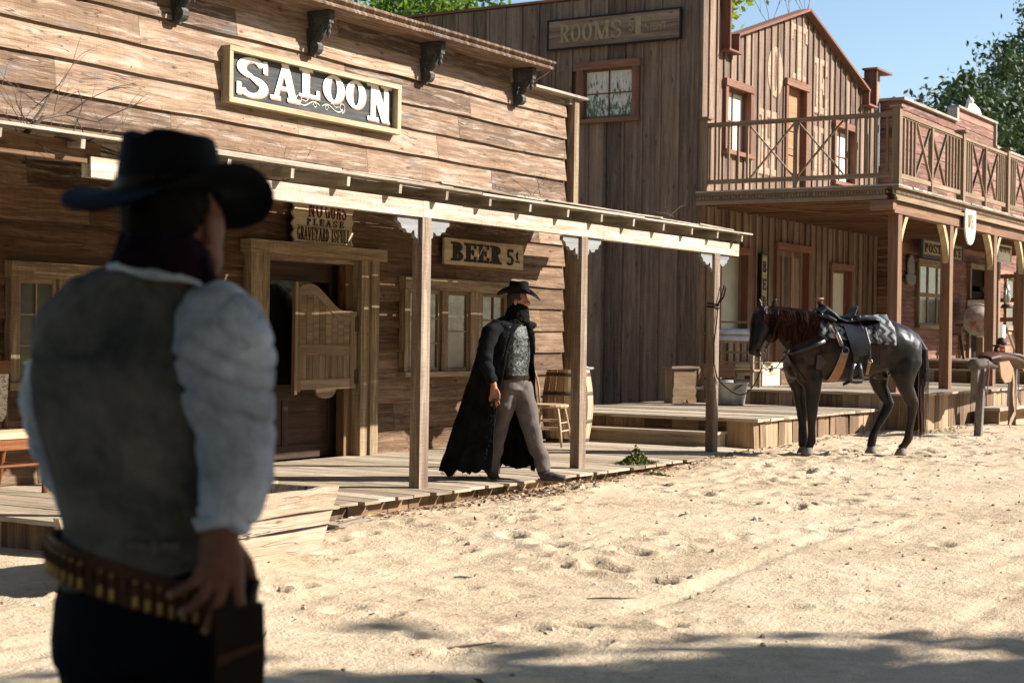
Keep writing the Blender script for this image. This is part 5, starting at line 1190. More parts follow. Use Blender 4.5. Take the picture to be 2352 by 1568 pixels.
# saddle rack at the right with a brown saddle
rk=empty('saddle_rack',(24,6.6,.2),'grey log saddle rack at the right edge on splayed posts','rack')
mb=MB(); mb.tube([v3(22.8,6.5,1.19),v3(24.5,6.6,1.2),v3(27.6,6.75,1.24)],[.085,.08,.085],14); mb.build('log',M['rackwood'],rk,smooth=True)
for a,b in ((v3(23.22,6.5,1.14),v3(23.25,6.55,.1)),(v3(22.98,6.52,1.14),v3(23.32,6.62,.7)),(v3(25.9,6.75,1.14),v3(26.2,6.85,.1)),(v3(26.3,6.5,1.14),v3(26.6,6.3,.1))): mb=MB(); mb.beam(a,b,.1,.1,up=X); mb.build('post',M['hpost'] if False else M['rackwood'],rk)
bs=empty('brown_saddle',(23.9,6.5,1.25),'brown and cream western saddle hung over the log rack','saddle')
def b6(x,y,yy=6.45): return at((2200+x/5.227)*.9408,(800+y/5.227)*.9408,Y=yy)
mb=MB(); P=[(1070,360),(1130,335),(1210,330),(1290,345),(1380,380),(1440,430),(1500,450)]
mb.tube([b6(x,y+40,6.55) for x,y in P],[(.05,.1),(.085,.18),(.075,.2),(.07,.21),(.07,.22),(.07,.2),(.05,.14)],16,ref=(0,0,1)); link('tree',fuse(mb,.014,2),M['brownlea'],bs)
for v in bs.children[0].data.vertices: v.co-=Vector((23.9,6.5,1.25))
mb=MB(); mb.lathe([(.0,0),(.055,.005),(.07,.03),(.0,.035)],b6(1222,245,6.5),14); mb.tube([b6(1222,250,6.5),b6(1215,330,6.5)],[.035,.05],10); mb.build('horn',M['brownlea'],bs,smooth=True)
mb=MB(); mb.tube([b6(1290,330,6.6),b6(1370,345,6.6),b6(1440,380,6.6),b6(1490,440,6.6)],[(.025,.12),(.03,.2),(.03,.22),(.02,.18)],12,ref=(0,0,1)); mb.build('cantle',M['corbel'],bs,smooth=True)
mb=MB(); mb.prism([(0,0),(.5,.02),(.75,-.1),(.62,-.28),(.3,-.3),(.1,-.2)],b6(1240,440,6.27),X,Z,-Y*.02); mb.build('flap',M['tanlea'],bs)
for P,w,mt in (([(1430,560),(1440,700),(1435,830),(1440,950),(1455,1080),(1400,1200),(1385,1260)],.05,'tanlea'),([(1390,600),(1370,800),(1360,1000)],.06,'darklea'),([(1500,560),(1500,700),(1490,880),(1530,980)],.025,'brownlea'),([(1110,430),(1125,560),(1110,720),(1095,850)],.025,'brownlea')):
    mb=MB(); mb.tube([b6(x,y,6.3) for x,y in P],[(w,.006)]*len(P),6,ref=(1,0,0)); mb.build('strap',M[mt],bs)
# lantern on the third hotel post
la=empty('hurricane_lantern',(29.5,7.85,2.1),'old hurricane lantern hanging from the third hotel porch post','lantern'); c=v3(29.55,7.84,2.13)
mb=MB(); mb.lathe([(.0,0),(.1,0),(.105,.02),(.09,.06),(.05,.075),(.0,.075)],c,16); mb.build('font',M['iron'],la,smooth=True)
mb=MB(); mb.lathe([(.04,.1),(.065,.15),(.068,.19),(.05,.25),(.038,.28)],c,16,cap=False); mb.build('globe',plain('cloudy_globe_glass',(.3,.29,.26),.15),la,smooth=True)
mb=MB(); mb.lathe([(.04,.28),(.055,.29),(.045,.36),(.03,.37),(.03,.41),(.0,.42)],c,14); 
for s in (-1,1): mb.tube([c+v3(s*.07,0,.06),c+v3(s*.085,0,.2),c+v3(s*.06,0,.34)],.009,6)
mb.build('hood',M['galv'],la,smooth=True); mb=MB(); mb.tube([c+v3(-.06,0,.34),c+v3(-.05,0,.46),c+v3(-.15,.1,.54)],.004,5); mb.build('bail',M['iron'],la)
# hanging pans and table things beyond
pn=empty('rusty_pan',(32.05,9,1.68),'large round rusty gold pan propped behind the third hotel post','pan')
ax=(CAM-v3(32.05,9,1.9)).normalized()+v3(.2,-.3,.1); mb=MB(); mb.lathe([(.0,.0),(.16,.0),(.3,.07),(.32,.075),(.32,.085),(.0,.1)][::-1],v3(31.95,9.0,1.96),28,ax=-ax); mb.build('dish',plain('rust_stained_steel',(.33,.3,.27),.5,.5,.6,5,c2=(.2,.075,.035)),pn,smooth=True); mb=MB(); mb.lathe([(.31,.07),(.325,.08),(.31,.09)],v3(31.95,9.0,1.96)+ax*.01,28,ax=-ax,cap=False); mb.build('rim',M['galv'],pn,smooth=True)
pn=empty('steel_pan',(32.6,9.1,1.68),'brighter round steel pan behind the rusty one','pan'); mb=MB(); ax2=(v3(.55,-1,.2)).normalized(); mb.lathe([(.0,.0),(.16,.0),(.3,.07),(.32,.075),(.32,.085),(.0,.1)][::-1],v3(32.75,9.25,1.96),28,ax=-ax2); mb.build('dish',M['galv'],pn,smooth=True); mb=MB(); mb.lathe([(.31,.07),(.325,.08),(.31,.09)],v3(32.75,9.25,1.96)+ax2*.01,28,ax=-ax2,cap=False); mb.build('rim',M['steel'],pn,smooth=True)
tb_=empty('work_table',(36.3,10.2,1.16),'dark rough table in front of the red wall holding a white tin cabinet','table')
mb=MB(); mb.bp((35.4,9.9,1.86),(37.0,10.5,1.92)); mb.build('top',M['darkboard'],tb_)
for x in (35.5,36.9):
    for y in (9.95,10.42): mb=MB(); mb.bp((x-.04,y-.04,1.165),(x+.04,y+.04,1.858)); mb.build('leg',M['rail'],tb_)
tc_=empty('white_cabinet',(36.3,10.2,1.92),'white enamelled two-tier tin cabinet standing on the dark table','cabinet')
wm_=plain('white_enamel',(.75,.74,.7),.35,0,.08,6)
mb=MB(); mb.bp((35.95,10.0,1.925),(36.75,10.4,2.17)); mb.build('lower_bin',wm_,tc_); mb=MB(); mb.bp((35.95,10.0,2.18),(36.75,10.4,2.45)); mb.build('upper_bin',wm_,tc_); mb=MB(); mb.bp((35.93,9.98,2.452),(36.77,10.42,2.475)); mb.bp((36.2,9.985,2.4),(36.35,9.999,2.42)); mb.bp((36.2,9.985,1.98),(36.35,9.999,2.0)); mb.build('lid',M['blackpaint'],tc_)
cr=empty('white_crate',(34.2,9.1,1.16),'white painted box on legs at the far right beyond the pans','box'); mb=MB(); mb.bp((33.2,9.0,1.62),(33.85,9.4,1.88)); mb.build('box',wm_,cr)
for x in (33.25,33.75): mb=MB(); mb.bp((x,9.05,1.165),(x+.05,9.1,1.619)); mb.build('leg',M['darkboard'],cr)
cb_=empty('white_block',(33.55,9.15,1.9),'small white block tilted on top of the white box','box'); mb=MB(); mb.box((33.6,9.15,1.99),(.18,.15,.15),rot=Matrix.Rotation(.7,3,'Y')@Matrix.Rotation(.3,3,'Z')); mb.build('block',wm_,cb_); mb=MB(); mb.bp((33.5,9.1,1.882),(33.7,9.2,1.9)); mb.build('base',wm_,cb_)
fr=empty('picture_frame',(33.9,8.8,1.16),'pale wooden frame leaning beside the far posts','frame'); mb=MB(); o=v3(33.3,8.6,1.17)
for a,b in ((v3(0,0,0),v3(-.05,.2,.55)),(v3(.25,0,0),v3(.2,.2,.55)),(v3(0,0,.02),v3(.25,0,.02)),(v3(-.05,.2,.54),v3(.2,.2,.54))): mb.beam(o+a,o+b,.03,.04)
mb.build('moulding',M['pale'],fr); mb=MB(); mb.grid([[o+v3(0,0.01,0),o+v3(.25,.01,0)],[o+v3(-.05,.2,.54),o+v3(.2,.2,.54)]]); mb.build('panel',M['darkboard'],fr)
bx=empty('orange_crate',(32.4,8.5,1.16),'small orange-brown wooden crate with a coiled pot behind the third post','crate'); mb=MB()
for k in range(4): mb.bp((32.15,8.55,1.17+.07*k),(32.5,8.8,1.23+.07*k))
mb.build('slats',M['doorup'],bx); mb=MB(); mb.lathe([(.05,0),(.1,.03),(.1,.1),(.06,.14),(.07,.16)],(32.32,8.67,1.45),14); mb.build('pot',M['iron'],bx,smooth=True)
def hat(parent,c,s,alpha,mat,tilt=0,Rf=.205,Rs=.165,hc=.125,front=-.05,back=-.03,side=.075,crown_r=(.1,.088),sideL=None):
    sideL=side if sideL is None else sideL
    "cowboy hat: c = centre of the crown base; alpha = heading of the wearer's face; s = scale"
    c=Vector(c); f=Vector((math.cos(alpha),math.sin(alpha),0)); r=Vector((math.sin(alpha),-math.cos(alpha),0)); u=Vector((0,0,1))
    u2=(u+f*tilt).normalized(); f2=(f-u2*f.dot(u2)).normalized()
    P=lambda a,b,h: c+(f2*a+r*b+u2*h)*s
    n=48; rows=[]
    for j in range(9):
        q=j/8; row=[]
        for k in range(n):
            t=2*math.pi*k/n; ct,st=math.cos(t),math.sin(t)
            ra=crown_r[0]+(Rf-crown_r[0])*q; rb=crown_r[1]+(Rs-crown_r[1])*q
            h=((side if st>0 else sideL)*abs(st)**2.2*q**1.8)+((front if ct>0 else back)*abs(ct)**2*q**1.4)+.004*math.sin(3*t+1)*q
            curl=1-.16*abs(st)**3*q*q
            row.append(P(ra*ct*(1+.0*q),rb*st*curl,h))
        rows.append(row)
    low=[[p-u2*.005*s for p in row] for row in rows]
    mb=MB(); mb.grid(rows+low[::-1],closed=True); mb.grid([rows[0],low[0]],closed=True)
    b=mb.build('hat_brim',mat,parent,smooth=True)
    rows=[]
    for j in range(15):
        q=j/14; row=[]
        for k in range(n):
            t=2*math.pi*k/n; ct,st=math.cos(t),math.sin(t)
            if q<.62: e=q/.62; sc=1-.06*e-.06*e*e; hh=hc*.88*e
            else: e=(q-.62)/.38; sc=(.88)*math.cos(e*math.pi/2)**.55 if e<1 else 0.0; hh=hc*(.88+.12*math.sin(e*math.pi/2))
            a=crown_r[0]*sc*ct*(1.0 if q<.62 else 1.0); bb=crown_r[1]*sc*st
            if q>.45:
                d=math.exp(-(bb/.022)**2)*.035*(min(1,(q-.45)/.3)); d*= (1 if abs(a)<.075 else .6)
                pin=.02*math.exp(-((a-.06)/.035)**2)*math.exp(-((abs(bb)-.06)/.02)**2)
                hh=hh-d; bb*=1-.25*max(0,ct)*min(1,(q-.45)/.3)
            hh+=.012*(-ct)*0+ (.012*ct*ct if q>.5 else 0)
            row.append(P(a,bb,hh-.002))
        rows.append(row)
    mb=MB(); mb.grid(rows,closed=True); mb.build('hat_crown',mat,parent,smooth=True)
    mb=MB(); rr=[[P((crown_r[0]+.003)*math.cos(2*math.pi*k/n),(crown_r[1]+.003)*math.sin(2*math.pi*k/n),h) for k in range(n)] for h in (.0,.022)]
    mb.grid(rr,closed=True); mb.build('hat_band',M['darklea'],parent,smooth=True)
# ------------------------------------------------------------------ NEAR MAN (seen from behind)
DN=3.18; KN=DN/FPX
base=_F0*DN+_R0*((360-1176)*KN); base.z=-.04
near=empty('person',base,'man in front seen from behind, grey-brown vest, pale shirt, black cowboy hat, hand on hip','person',rz=R(-58.3))
def q(x,y,d=0): k=(DN+d)/FPX; return Vector(((x-1176)*k-(360-1176)*KN,d,1.48+.04-(y-764)*k))
SKY_=lambda f: None
# body
mb=MB()
T=[(360,1500,.19,.13),(352,1380,.178,.125),(345,1290,.163,.118),(340,1200,.152,.112),(330,1080,.168,.118),(325,960,.192,.128),(325,850,.207,.128),(332,765,.2,.112),(350,700,.155,.09),(366,650,.09,.078),(378,600,.063,.065),(388,540,.06,.062)]
mb.tube([q(a,b) for a,b,_,_ in T],[(c,d) for _,_,c,d in T],20,ref=(1,0,0))
mb.ball(q(388,475,.02),(.083,.1,.115)); mb.ball(q(440,545,.05),(.06,.07,.075)); mb.ball(q(472,590,.06),(.035,.04,.05)); mb.ball(q(468,520,.05),(.04,.06,.06)) 
for s,x in ((-1,280),(1,440)): 
    P=[q(x,1470,0),q(x+s*5,1750),q(x+s*10,1990),q(x+s*14,2250),q(x+s*16,2480)]; mb.tube(P,[.095,.085,.06,.055,.045],14)
    mb.ball(q(x+s*18,2540,.05),(.05,.12,.04))
mb.tube([q(498,735,-.01),q(520,850,-.045),q(548,1000,-.085),q(550,1090,-.1),q(517,1215,-.125)],[.05,.045,.038,.036,.031],12)
mb.tube([q(170,765),q(120,870,.1),q(104,940,.14),q(150,1090,.2),q(200,1190,.2)],[.04,.033,.028,.028,.028],12)
body=fuse(mb,.011,4); link('body',body,M['skinfg'],near)
# ear
mb=MB(); mb.ball(q(478,522,-.005),(.014,.016,.034)); mb.ball(q(474,540,-.005),(.012,.01,.02)); mb.build('ear',M['skinfg'],near,smooth=True)
mb=MB(); mb.ball(q(374,468,.0),(.09,.1,.112)); mb.ball(q(358,520,-.012),(.074,.075,.085)); 
hm=fuse(mb,.01,3,lambda p: .004*nz(p,60)); link('hair',hm,M['hair'],near)
hat(near,q(384,440,.02),1.0,R(60),M['felt'],tilt=.0,front=-.06,back=-.045,side=.05,sideL=.012,hc=.114,Rf=.2,Rs=.222,crown_r=(.108,.1))
# hand: palm and five fingers spread over the hip
mb=MB(); yd=-.155
mb.tube([q(514,1195,-.13),q(510,1235,-.14),q(513,1285,yd),q(517,1325,yd),q(522,1348,yd)],[(.036,.028),(.038,.026),(.043,.022),(.045,.019),(.038,.014)],14,ref=(1,0,0))
fing=[((472,1300),(455,1335),(425,1352),(397,1366)),((492,1330),(475,1368),(450,1392),(424,1406)),((525,1335),(512,1378),(497,1412),(481,1446)),((553,1335),(560,1378),(566,1410),(573,1440))]
for i,F in enumerate(fing):
    rr=[.0125,.0115,.0105,.0098,.008] if i<3 else [.0115,.0105,.0095,.0088,.0072]
    P=[q(F[0][0]+ (510-F[0][0])*.35,F[0][1]-35,yd)]+[q(a,b,yd+[-.006,-.012,-.004,.004][j]) for j,(a,b) in enumerate(F)]
    mb.tube(P,[.014]+rr[:4],10); mb.ball(q(*F[3],yd+.004),rr[3]*1.02,8,6)
mb.tube([q(545,1250,-.14),q(575,1290,-.11),q(588,1335,-.07),q(590,1372,-.045)],[.014,.0135,.012,.0095],10); mb.ball(q(590,1374,-.045),.0095,8,6)
hd=fuse(mb,.0032,2); link('hand',hd,M['skinfg'],near)
nailm=plain('fingernail',(.3,.18,.14),.4)
for i,F in enumerate(fing):
    mb=MB(); d=(q(*F[3])-q(*F[2])).normalized(); mb.ball(q(*F[3],yd-.004)-d*.002,(.006,.0035,.008),8,6); mb.build('fingernail',nailm,near,smooth=True)
# vest: torso shell with folds
mb=MB()
V=[(352,1322,.182,.145),(346,1290,.177,.14),(341,1200,.167,.132),(332,1080,.182,.136),(327,960,.207,.146),(327,850,.222,.148),(334,765,.213,.132),(352,700,.165,.108),(366,655,.112,.095),(372,632,.085,.08)]
mb.tube([q(a,b,.0) for a,b,_,_ in V],[(c,d) for _,_,c,d in V],28,ref=(1,0,0))
def vfold(p):
    x,z=p.x,p.z
    f=-.012*math.exp(-(math.sin(15*(x*1.4+z*.8)+5*nz(p,2.5))/.3)**2)*(.2+max(0,nz(p,3,1)+.3))+.008*math.sin(26*(z-x*.6)+3*nz(p,4,6))*max(0,nz(p,3,8))+.007*nz((x*3,p.y*3,z*1.2),2.2,4)+.01*nz((x,p.y,z),4,9)
    f+=.005*math.sin(60*z+8*x+2*nz(p,5))*max(0,1-abs(z-1.02)*6)   # gathers at the waist
    f+=.004*math.exp(-((x+.03+.01*nz(p,6))/.006)**2)*(1 if z<1.45 else 0) # centre back seam
    return f
vm=fuse(mb,.008,3,vfold); link('vest',vm,M['vestfg'],near)
mb=MB(); mb.bp(q(300,1246,-.15),q(420,1262,-.138)) ; mb.bp(q(352,1240,-.156),q(372,1268,-.146)); mb.build('vest_strap',M['vestfg'],near)
# shirt sleeves
def sfold(p): 
    return -.014*math.exp(-(math.sin(44*(p.z*1.0+p.x*.7)+9*nz(p,4))/.3)**2)*(.3+1.2*max(0,nz(p,4,3)+.3))+.012*nz(p,5,2)+.004*nz(p,22)+.004
mb=MB(); mb.tube([q(478,690,-.0),q(496,735,-.03),q(506,805,-.075),q(526,905,-.085),q(550,1000,-.085),q(553,1090,-.1),q(536,1155,-.115),q(517,1200,-.125)],[(.05,.055),(.075,.083),(.075,.098),(.07,.09),(.065,.078),(.062,.07),(.055,.055),(.045,.045)],22,ref=(0,1,0))
sm_=fuse(mb,.0065,3,sfold); link('right_sleeve',sm_,M['shirt'],near)
mb=MB(); mb.tube([q(508,1178,-.131),q(514,1212,-.134)],[.052,.047],20); link('cuff',fuse(mb,.006,2,lambda p:.003*nz(p,30)),M['shirt'],near)
mb=MB(); mb.tube([q(185,740,.0),q(160,790,.04),q(118,870,.1),q(100,925,.13),q(118,1010,.16),q(150,1090,.19),q(195,1180,.2)],[.045,.046,.043,.04,.04,.04,.038],18,ref=(0,1,0))
link('left_sleeve',fuse(mb,.008,3,sfold),M['shirt'],near)
# collar and bandana
mb=MB(); rows=[]
for j in range(5):
    e=j/4; row=[]
    for k in range(30):
        a=2*math.pi*k/30; row.append(q(368,628)+Vector(((.112-.028*e)*math.cos(a),(.1-.025*e)*math.sin(a),.045*e-.018*math.cos(a)*(1-.5*e)-.01-.02*(1-e)*max(0,-math.sin(a))*0+.004*math.sin(5*a))))
    rows.append(row)
mb.grid([[p*1 for p in r] for r in rows]+[[p+Vector((0,0,-.003)) for p in rows[-1]]],closed=True)
c_=mb.build('shirt_collar',M['shirt'],near,smooth=True); so=c_.modifiers.new('s','SOLIDIFY'); so.thickness=.006
mb=MB()
for j in range(5):
    pts=[q(372+6*j*.3,606-15*j+8)+Vector(((.088-.005*j)*math.cos(a)*1.0,(.085-.004*j)*math.sin(a),-.014*math.cos(a)+.006*math.sin(3*a+j))) for a in [2*math.pi*k/28 for k in range(29)]]
    mb.tube(pts,.0165,8)
mb.tube([q(450,600,-.04),q(478,650,-.03),q(488,690,.0)],[.022,.025,.012],8); mb.ball(q(372,590),(.082,.08,.045))
link('bandana',fuse(mb,.007,2,lambda p:.005*nz(p,35)+.003*nz(p,80)),M['bandana'],near)
# trousers, belts, holster
mb=MB(); mb.tube([q(352,1300),q(356,1370),q(360,1450),q(362,1520)],[(.17,.128),(.19,.14),(.198,.148),(.196,.15)],22,ref=(1,0,0))
for s,x in ((-1,278),(1,446)):
    mb.tube([q(x,1480),q(x+s*5,1750),q(x+s*10,1990),q(x+s*14,2250),q(x+s*16,2500)],[.112,.1,.078,.075,.08],16)
link('trousers',fuse(mb,.012,3,lambda p:.005*nz(p,8)+.003*nz(p,18)),M['jeans'],near)
mb=MB()
for s,x in ((-1,262),(1,462)): mb.tube([q(x,2380),q(x,2500),q(x,2545,.02)],[.06,.055,.05],12); mb.ball(q(x,2552,.1),(.05,.13,.04))
link('boots',fuse(mb,.012,2),M['darklea'],near)
def beltring(dz,hh,off,slope,r=(.186,.142),cx=352,cy=1325,n=64,a0=0,a1=360):
    rows=[[],[],[],[]]
    for k in range(n+1):
        a=R(a0+(a1-a0)*k/n); x=(r[0])*math.cos(a); y=(r[1])*math.sin(a)
        for i,(o,z) in enumerate(((0,-hh/2),(off,-hh/2),(off,hh/2),(0,hh/2))):
            sc=1+o/r[0]; rows[i].append(q(cx,cy)+Vector((x*sc,y*sc,z+dz-slope*x)))
    return rows
mb=MB(); rw=beltring(0.0,.075,.008,.28); mb.grid(rw+[rw[0]]); mb.build('cartridge_belt',M['brownlea'],near,smooth=False)
cb=near.children[-1]
for k in range(19):
    a=R(186+6.6*k); x=.197*math.cos(a); y=.152*math.sin(a); c=q(352,1325)+Vector((x,y,-.28*x))
    mb=MB(); mb.tube([c+Z*.012,c-Z*.012],.0062,8); mb.bp(c+Vector((-.008,-.001,-.012)),c+Vector((.008,.004,.016))); o=mb.build('cartridge_loop',M['brownlea'],cb)
    if k not in (9,12): mb=MB(); mb.lathe([(.0,-.036),(.0055,-.036),(.006,-.03),(.0055,.012),(.003,.02),(.0,.021)],c,8); mb.build('cartridge',M['brass'],cb,smooth=True)
mb=MB(); P=[(-.04,.05),(.05,.06),(.055,-.04),(.045,-.2),(.03,-.3),(-.02,-.31),(-.04,-.15)]
mb.prism([(a,b) for a,b in P],q(545,1455,-.155),X*.92+Y*.38,Z,Vector((.38,-.92,0))*.03,); o=mb.build('holster',M['darklea'],near)
mb=MB(); mb.prism([(-.03,0),(.05,.02),(.055,.012),(-.03,-.02)],q(545,1500,-.187),X*.92+Y*.38,Z,Vector((.38,-.92,0))*.004); mb.build('holster_strap',M['brownlea'],o)
mb=MB(); mb.tube([q(575,1420,-.1),q(582,1370,-.085),q(592,1325,-.08)],[(.018,.012),(.017,.012),(.02,.012)],8); mb.build('revolver_grip',M['darklea'],near,smooth=True)
# ------------------------------------------------------------------ WALKING MAN in the long coat
DW=15.1; KW=.36*DW/FPX
base=_F0*DW+_R0*((1182-1176)*DW/FPX); base.z=.165
wm=empty('person',base,'man in long black coat and black hat striding off the saloon boardwalk','person',rz=R(-58.3))
def w_(x,y,d=0): return Vector(((x-540)*KW,d,(1432-y)*KW))
fR=Vector((-.5,-.85,0)) # wearer's right
mb=MB()
T=[(535,850,.14,.105),(533,790,.16,.115),(538,720,.15,.115),(542,620,.16,.12),(547,520,.18,.115),(543,460,.18,.095),(545,430,.12,.08),(550,400,.06,.06),(556,350,.055,.055)]
mb.tube([w_(a,b) for a,b,_,_ in T],[(c,d) for _,_,c,d in T],18,ref=fR)
H=w_(557,284)
mb.ball(H,(.092,.075,.108)); mb.ball(H+Vector((.03,0,-.06)),(.062,.055,.06)); mb.ball(H+Vector((.055,0,-.095)),(.035,.035,.035))
mb.ball(H+Vector((.098,-.012,-.028)),(.02,.012,.024)); mb.ball(H+Vector((.107,-.014,-.038)),(.013,.011,.011)) # nose
mb.ball(H+Vector((.083,-.028,.005)),(.016,.02,.008)); mb.ball(H+Vector((.083,.02,.005)),(.016,.02,.008)) # brows
mb.ball(H+Vector((.062,-.045,-.035)),(.03,.022,.025)); mb.ball(H+Vector((.086,-.01,-.07)),(.014,.024,.008)) # cheek, lips
for pts,rr in (([(500,840,-.02),(482,950,-.03),(458,1080,-.01),(425,1220,.02),(405,1350,.04)],[.085,.075,.056,.052,.04]),([(568,850,.03),(612,960,.0),(648,1080,-.03),(692,1220,-.04),(735,1350,-.04)],[.085,.075,.056,.052,.04])):
    mb.tube([w_(a,b,c) for a,b,c in pts],rr,12)
mb.tube([w_(440,470,-.15),w_(380,560,-.2),w_(362,655,-.23),w_(385,745,-.24),w_(414,825,-.24)],[.05,.045,.038,.035,.028],10)
mb.tube([w_(600,470,.13),w_(610,600,.15),w_(600,760,.12),w_(580,860,.1)],[.045,.04,.033,.03],10)
# right hand hanging, fingers loosely curled round a small thing
hd0=w_(414,825,-.24)
mb.tube([hd0,w_(414,850,-.245),w_(415,880,-.25),w_(413,898,-.25)],[(.028,.022),(.038,.02),(.04,.019),(.034,.016)],10,ref=(1,0,0))
for i,(dx,l1) in enumerate(((-24,60),(-8,68),(9,66),(25,54))):
    b=w_(413+dx,893,-.252); mb.tube([b,b+Vector((.002*i,-.008,-l1*.5*KW)),b+Vector((.004*i+.006,-.004,-l1*.85*KW)),b+Vector((.014,.01,-l1*1.05*KW))],[.0115,.0105,.0095,.008],8)
mb.tube([w_(436,850,-.26),w_(449,880,-.272),w_(450,915,-.272)],[.012,.011,.009],8)
link('body',fuse(mb,.009,2),M['skin'],wm)
mb=MB(); e=H+Vector((-.022,-.076,-.02)); mb.ball(e,(.017,.009,.03)); mb.ball(e+Vector((.002,-.006,.012)),(.013,.006,.012)); mb.build('ear',M['skin'],wm,smooth=True)
for s in (-1,1): mb=MB(); mb.ball(H+Vector((.087,-.008+.022*s,-.012)),.009,10,8); mb.build('eye',plain('shaded_eye',(.12,.08,.06),.2),wm,smooth=True)
mb=MB(); mb.ball(H+Vector((-.02,0,.01)),(.085,.08,.1)); mb.ball(H+Vector((-.055,0,-.05)),(.045,.06,.06)); mb.ball(H+Vector((.005,-.068,.01)),(.03,.012,.02)); link('hair',fuse(mb,.009,2,lambda p:.004*nz(p,60)),plain('greying_brown_hair',(.06,.045,.035),.6),wm)
hat(wm,w_(562,240),1.0,R(-14),M['felt'],tilt=.03,front=-.062,back=-.02,side=.06,Rf=.205,Rs=.16,hc=.112,crown_r=(.1,.085))
mb=MB(); mb.tube([w_(414,930,-.265),w_(418,975,-.262)],.006,6); mb.build('cigarillo',M['darklea'],wm)
# scarf
mb=MB()
for j in range(6):
    e=j/5; c=w_(556-10*e,322+18*j); rx=.066+.03*e; 
    mb.tube([c+Vector((rx*math.cos(a)*1.08+.012,rx*math.sin(a),-.022*math.cos(a)+.004*math.sin(4*a+j))) for a in [2*math.pi*k/24 for k in range(25)]],.021,8)
mb.ball(w_(560,365),(.085,.075,.05)); mb.ball(w_(575,412,-.04),(.06,.04,.025)); mb.tube([w_(600,395,-.06),w_(560,430,-.1),w_(500,425,-.13)],[.022,.02,.014],8)
link('scarf',fuse(mb,.009,2,lambda p:.006*nz(p,40)+.004*nz(p,90)),M['scarf'],wm)
# vest with open front seam
mb=MB(); T=[(536,790,.168,.125),(539,720,.165,.128),(543,620,.172,.132),(548,520,.188,.128),(545,460,.18,.105),(546,435,.12,.085)]
mb.tube([w_(a,b) for a,b,_,_ in T],[(c,d) for _,_,c,d in T],22,ref=fR)
def vf2(p):
    d=(p.x-.045*0)*.85+p.y*-.5; s=p.x*-.5+p.y*-.85
    return .006*nz(p,14)+.004*nz(p,30)-.012*math.exp(-(s/.006)**2)*(1 if d>0 else 0)
link('vest',fuse(mb,.008,2,vf2),M['brocade'],wm)
mb=MB()
for k in range(5): c=w_(577-2*k,500+55*k); mb.ball(c+Vector((.07,-.07,0))*1.0,.0045,8,6)
mb.build('vest_buttons',M['darklea'],wm,smooth=True)
mb=MB(); rows=[[],[],[],[]]
for k in range(41):
    a=2*math.pi*k/40; rt=fR.normalized(); fw=Vector((rt.y*-1,rt.x,0)); p=rt*(.168*math.cos(a))+fw*(.127*math.sin(a))
    for i,(o,z) in enumerate(((0,-.02),(.05,-.02),(.05,.02),(0,.02))): rows[i].append(w_(536,778)+p*(1+o)+Z*z)
mb.grid(rows+[rows[0]]); b=mb.build('belt',M['darklea'],wm); mb=MB(); c=w_(570,776,-.105)+Vector((.07,.02,0)); 
for a,b2 in (((-.025,-.02),(-.018,.02)),((.018,-.02),(.025,.02)),((-.025,.014),(.025,.02)),((-.025,-.02),(.025,-.014))): mb.bp(c+Vector((a[0],-.004,a[1])),c+Vector((b2[0],.004,b2[1])))
mb.build('buckle',M['brass'],b)
# trousers
mb=MB(); mb.tube([w_(534,770),w_(534,810),w_(535,860)],[(.16,.12),(.172,.13),(.165,.13)],18,ref=fR)
mb.tube([w_(497,830,-.02),w_(482,950,-.03),w_(458,1080,-.01),w_(428,1220,.02),w_(412,1330,.04),w_(408,1395,.05)],[.112,.1,.082,.074,.07,.078],16)
mb.tube([w_(572,830,.03),w_(612,950,.0),w_(648,1080,-.03),w_(690,1220,-.04),w_(728,1320,-.04),w_(738,1368,-.04)],[.118,.108,.088,.078,.07,.072],16)
def tf(p): 
    zc=p.z
    return .008*math.sin(34*zc+22*p.x+4*nz(p,5))*(.35+max(0,nz(p,7,5)))*(1.2 if zc<.35 else .7)+.008*nz(p,10)
link('trousers',fuse(mb,.009,2,tf),M['trouser'],wm)
M['boot']=plain('worn_dark_boot_leather',(.05,.045,.045),.45,0,.4,15,bump=.3)
for (ax,ay,hx,hy,tx,ty,d) in ((742,1345,715,1412,885,1424,-.05),(405,1375,385,1412,455,1425,.03)):
    mb=MB(); mb.tube([w_(ax,ay,d),w_(hx+18,hy-30,d),w_(hx+12,hy-8,d)],[.055,.055,.045],12); L=tx-hx
    mb.tube([w_(hx,hy,d),w_(hx+L*.3,hy-10,d-.01),w_(hx+L*.65,hy-2,d-.02),w_(tx-12,ty-8,d-.03),w_(tx,ty-4,d-.03)],[(.038,.036),(.05,.042),(.036,.045),(.02,.034),(.008,.012)],12,ref=(0,0,1))
    b=link('boot',fuse(mb,.008,2,lambda p:.003*nz(p,25)),M['boot'],wm)
    mb=MB(); mb.prism([(0,0),(L*KW*.98,0),(L*KW*.98,.012),(L*KW*.35,.014),(0,.02)],w_(hx-8,1440,d-.04),X,Z,Y*.07); mb.bp(w_(hx-16,1442,d-.03),w_(hx+30,1418,d+.03)); mb.build('sole',M['tanlea'],b)
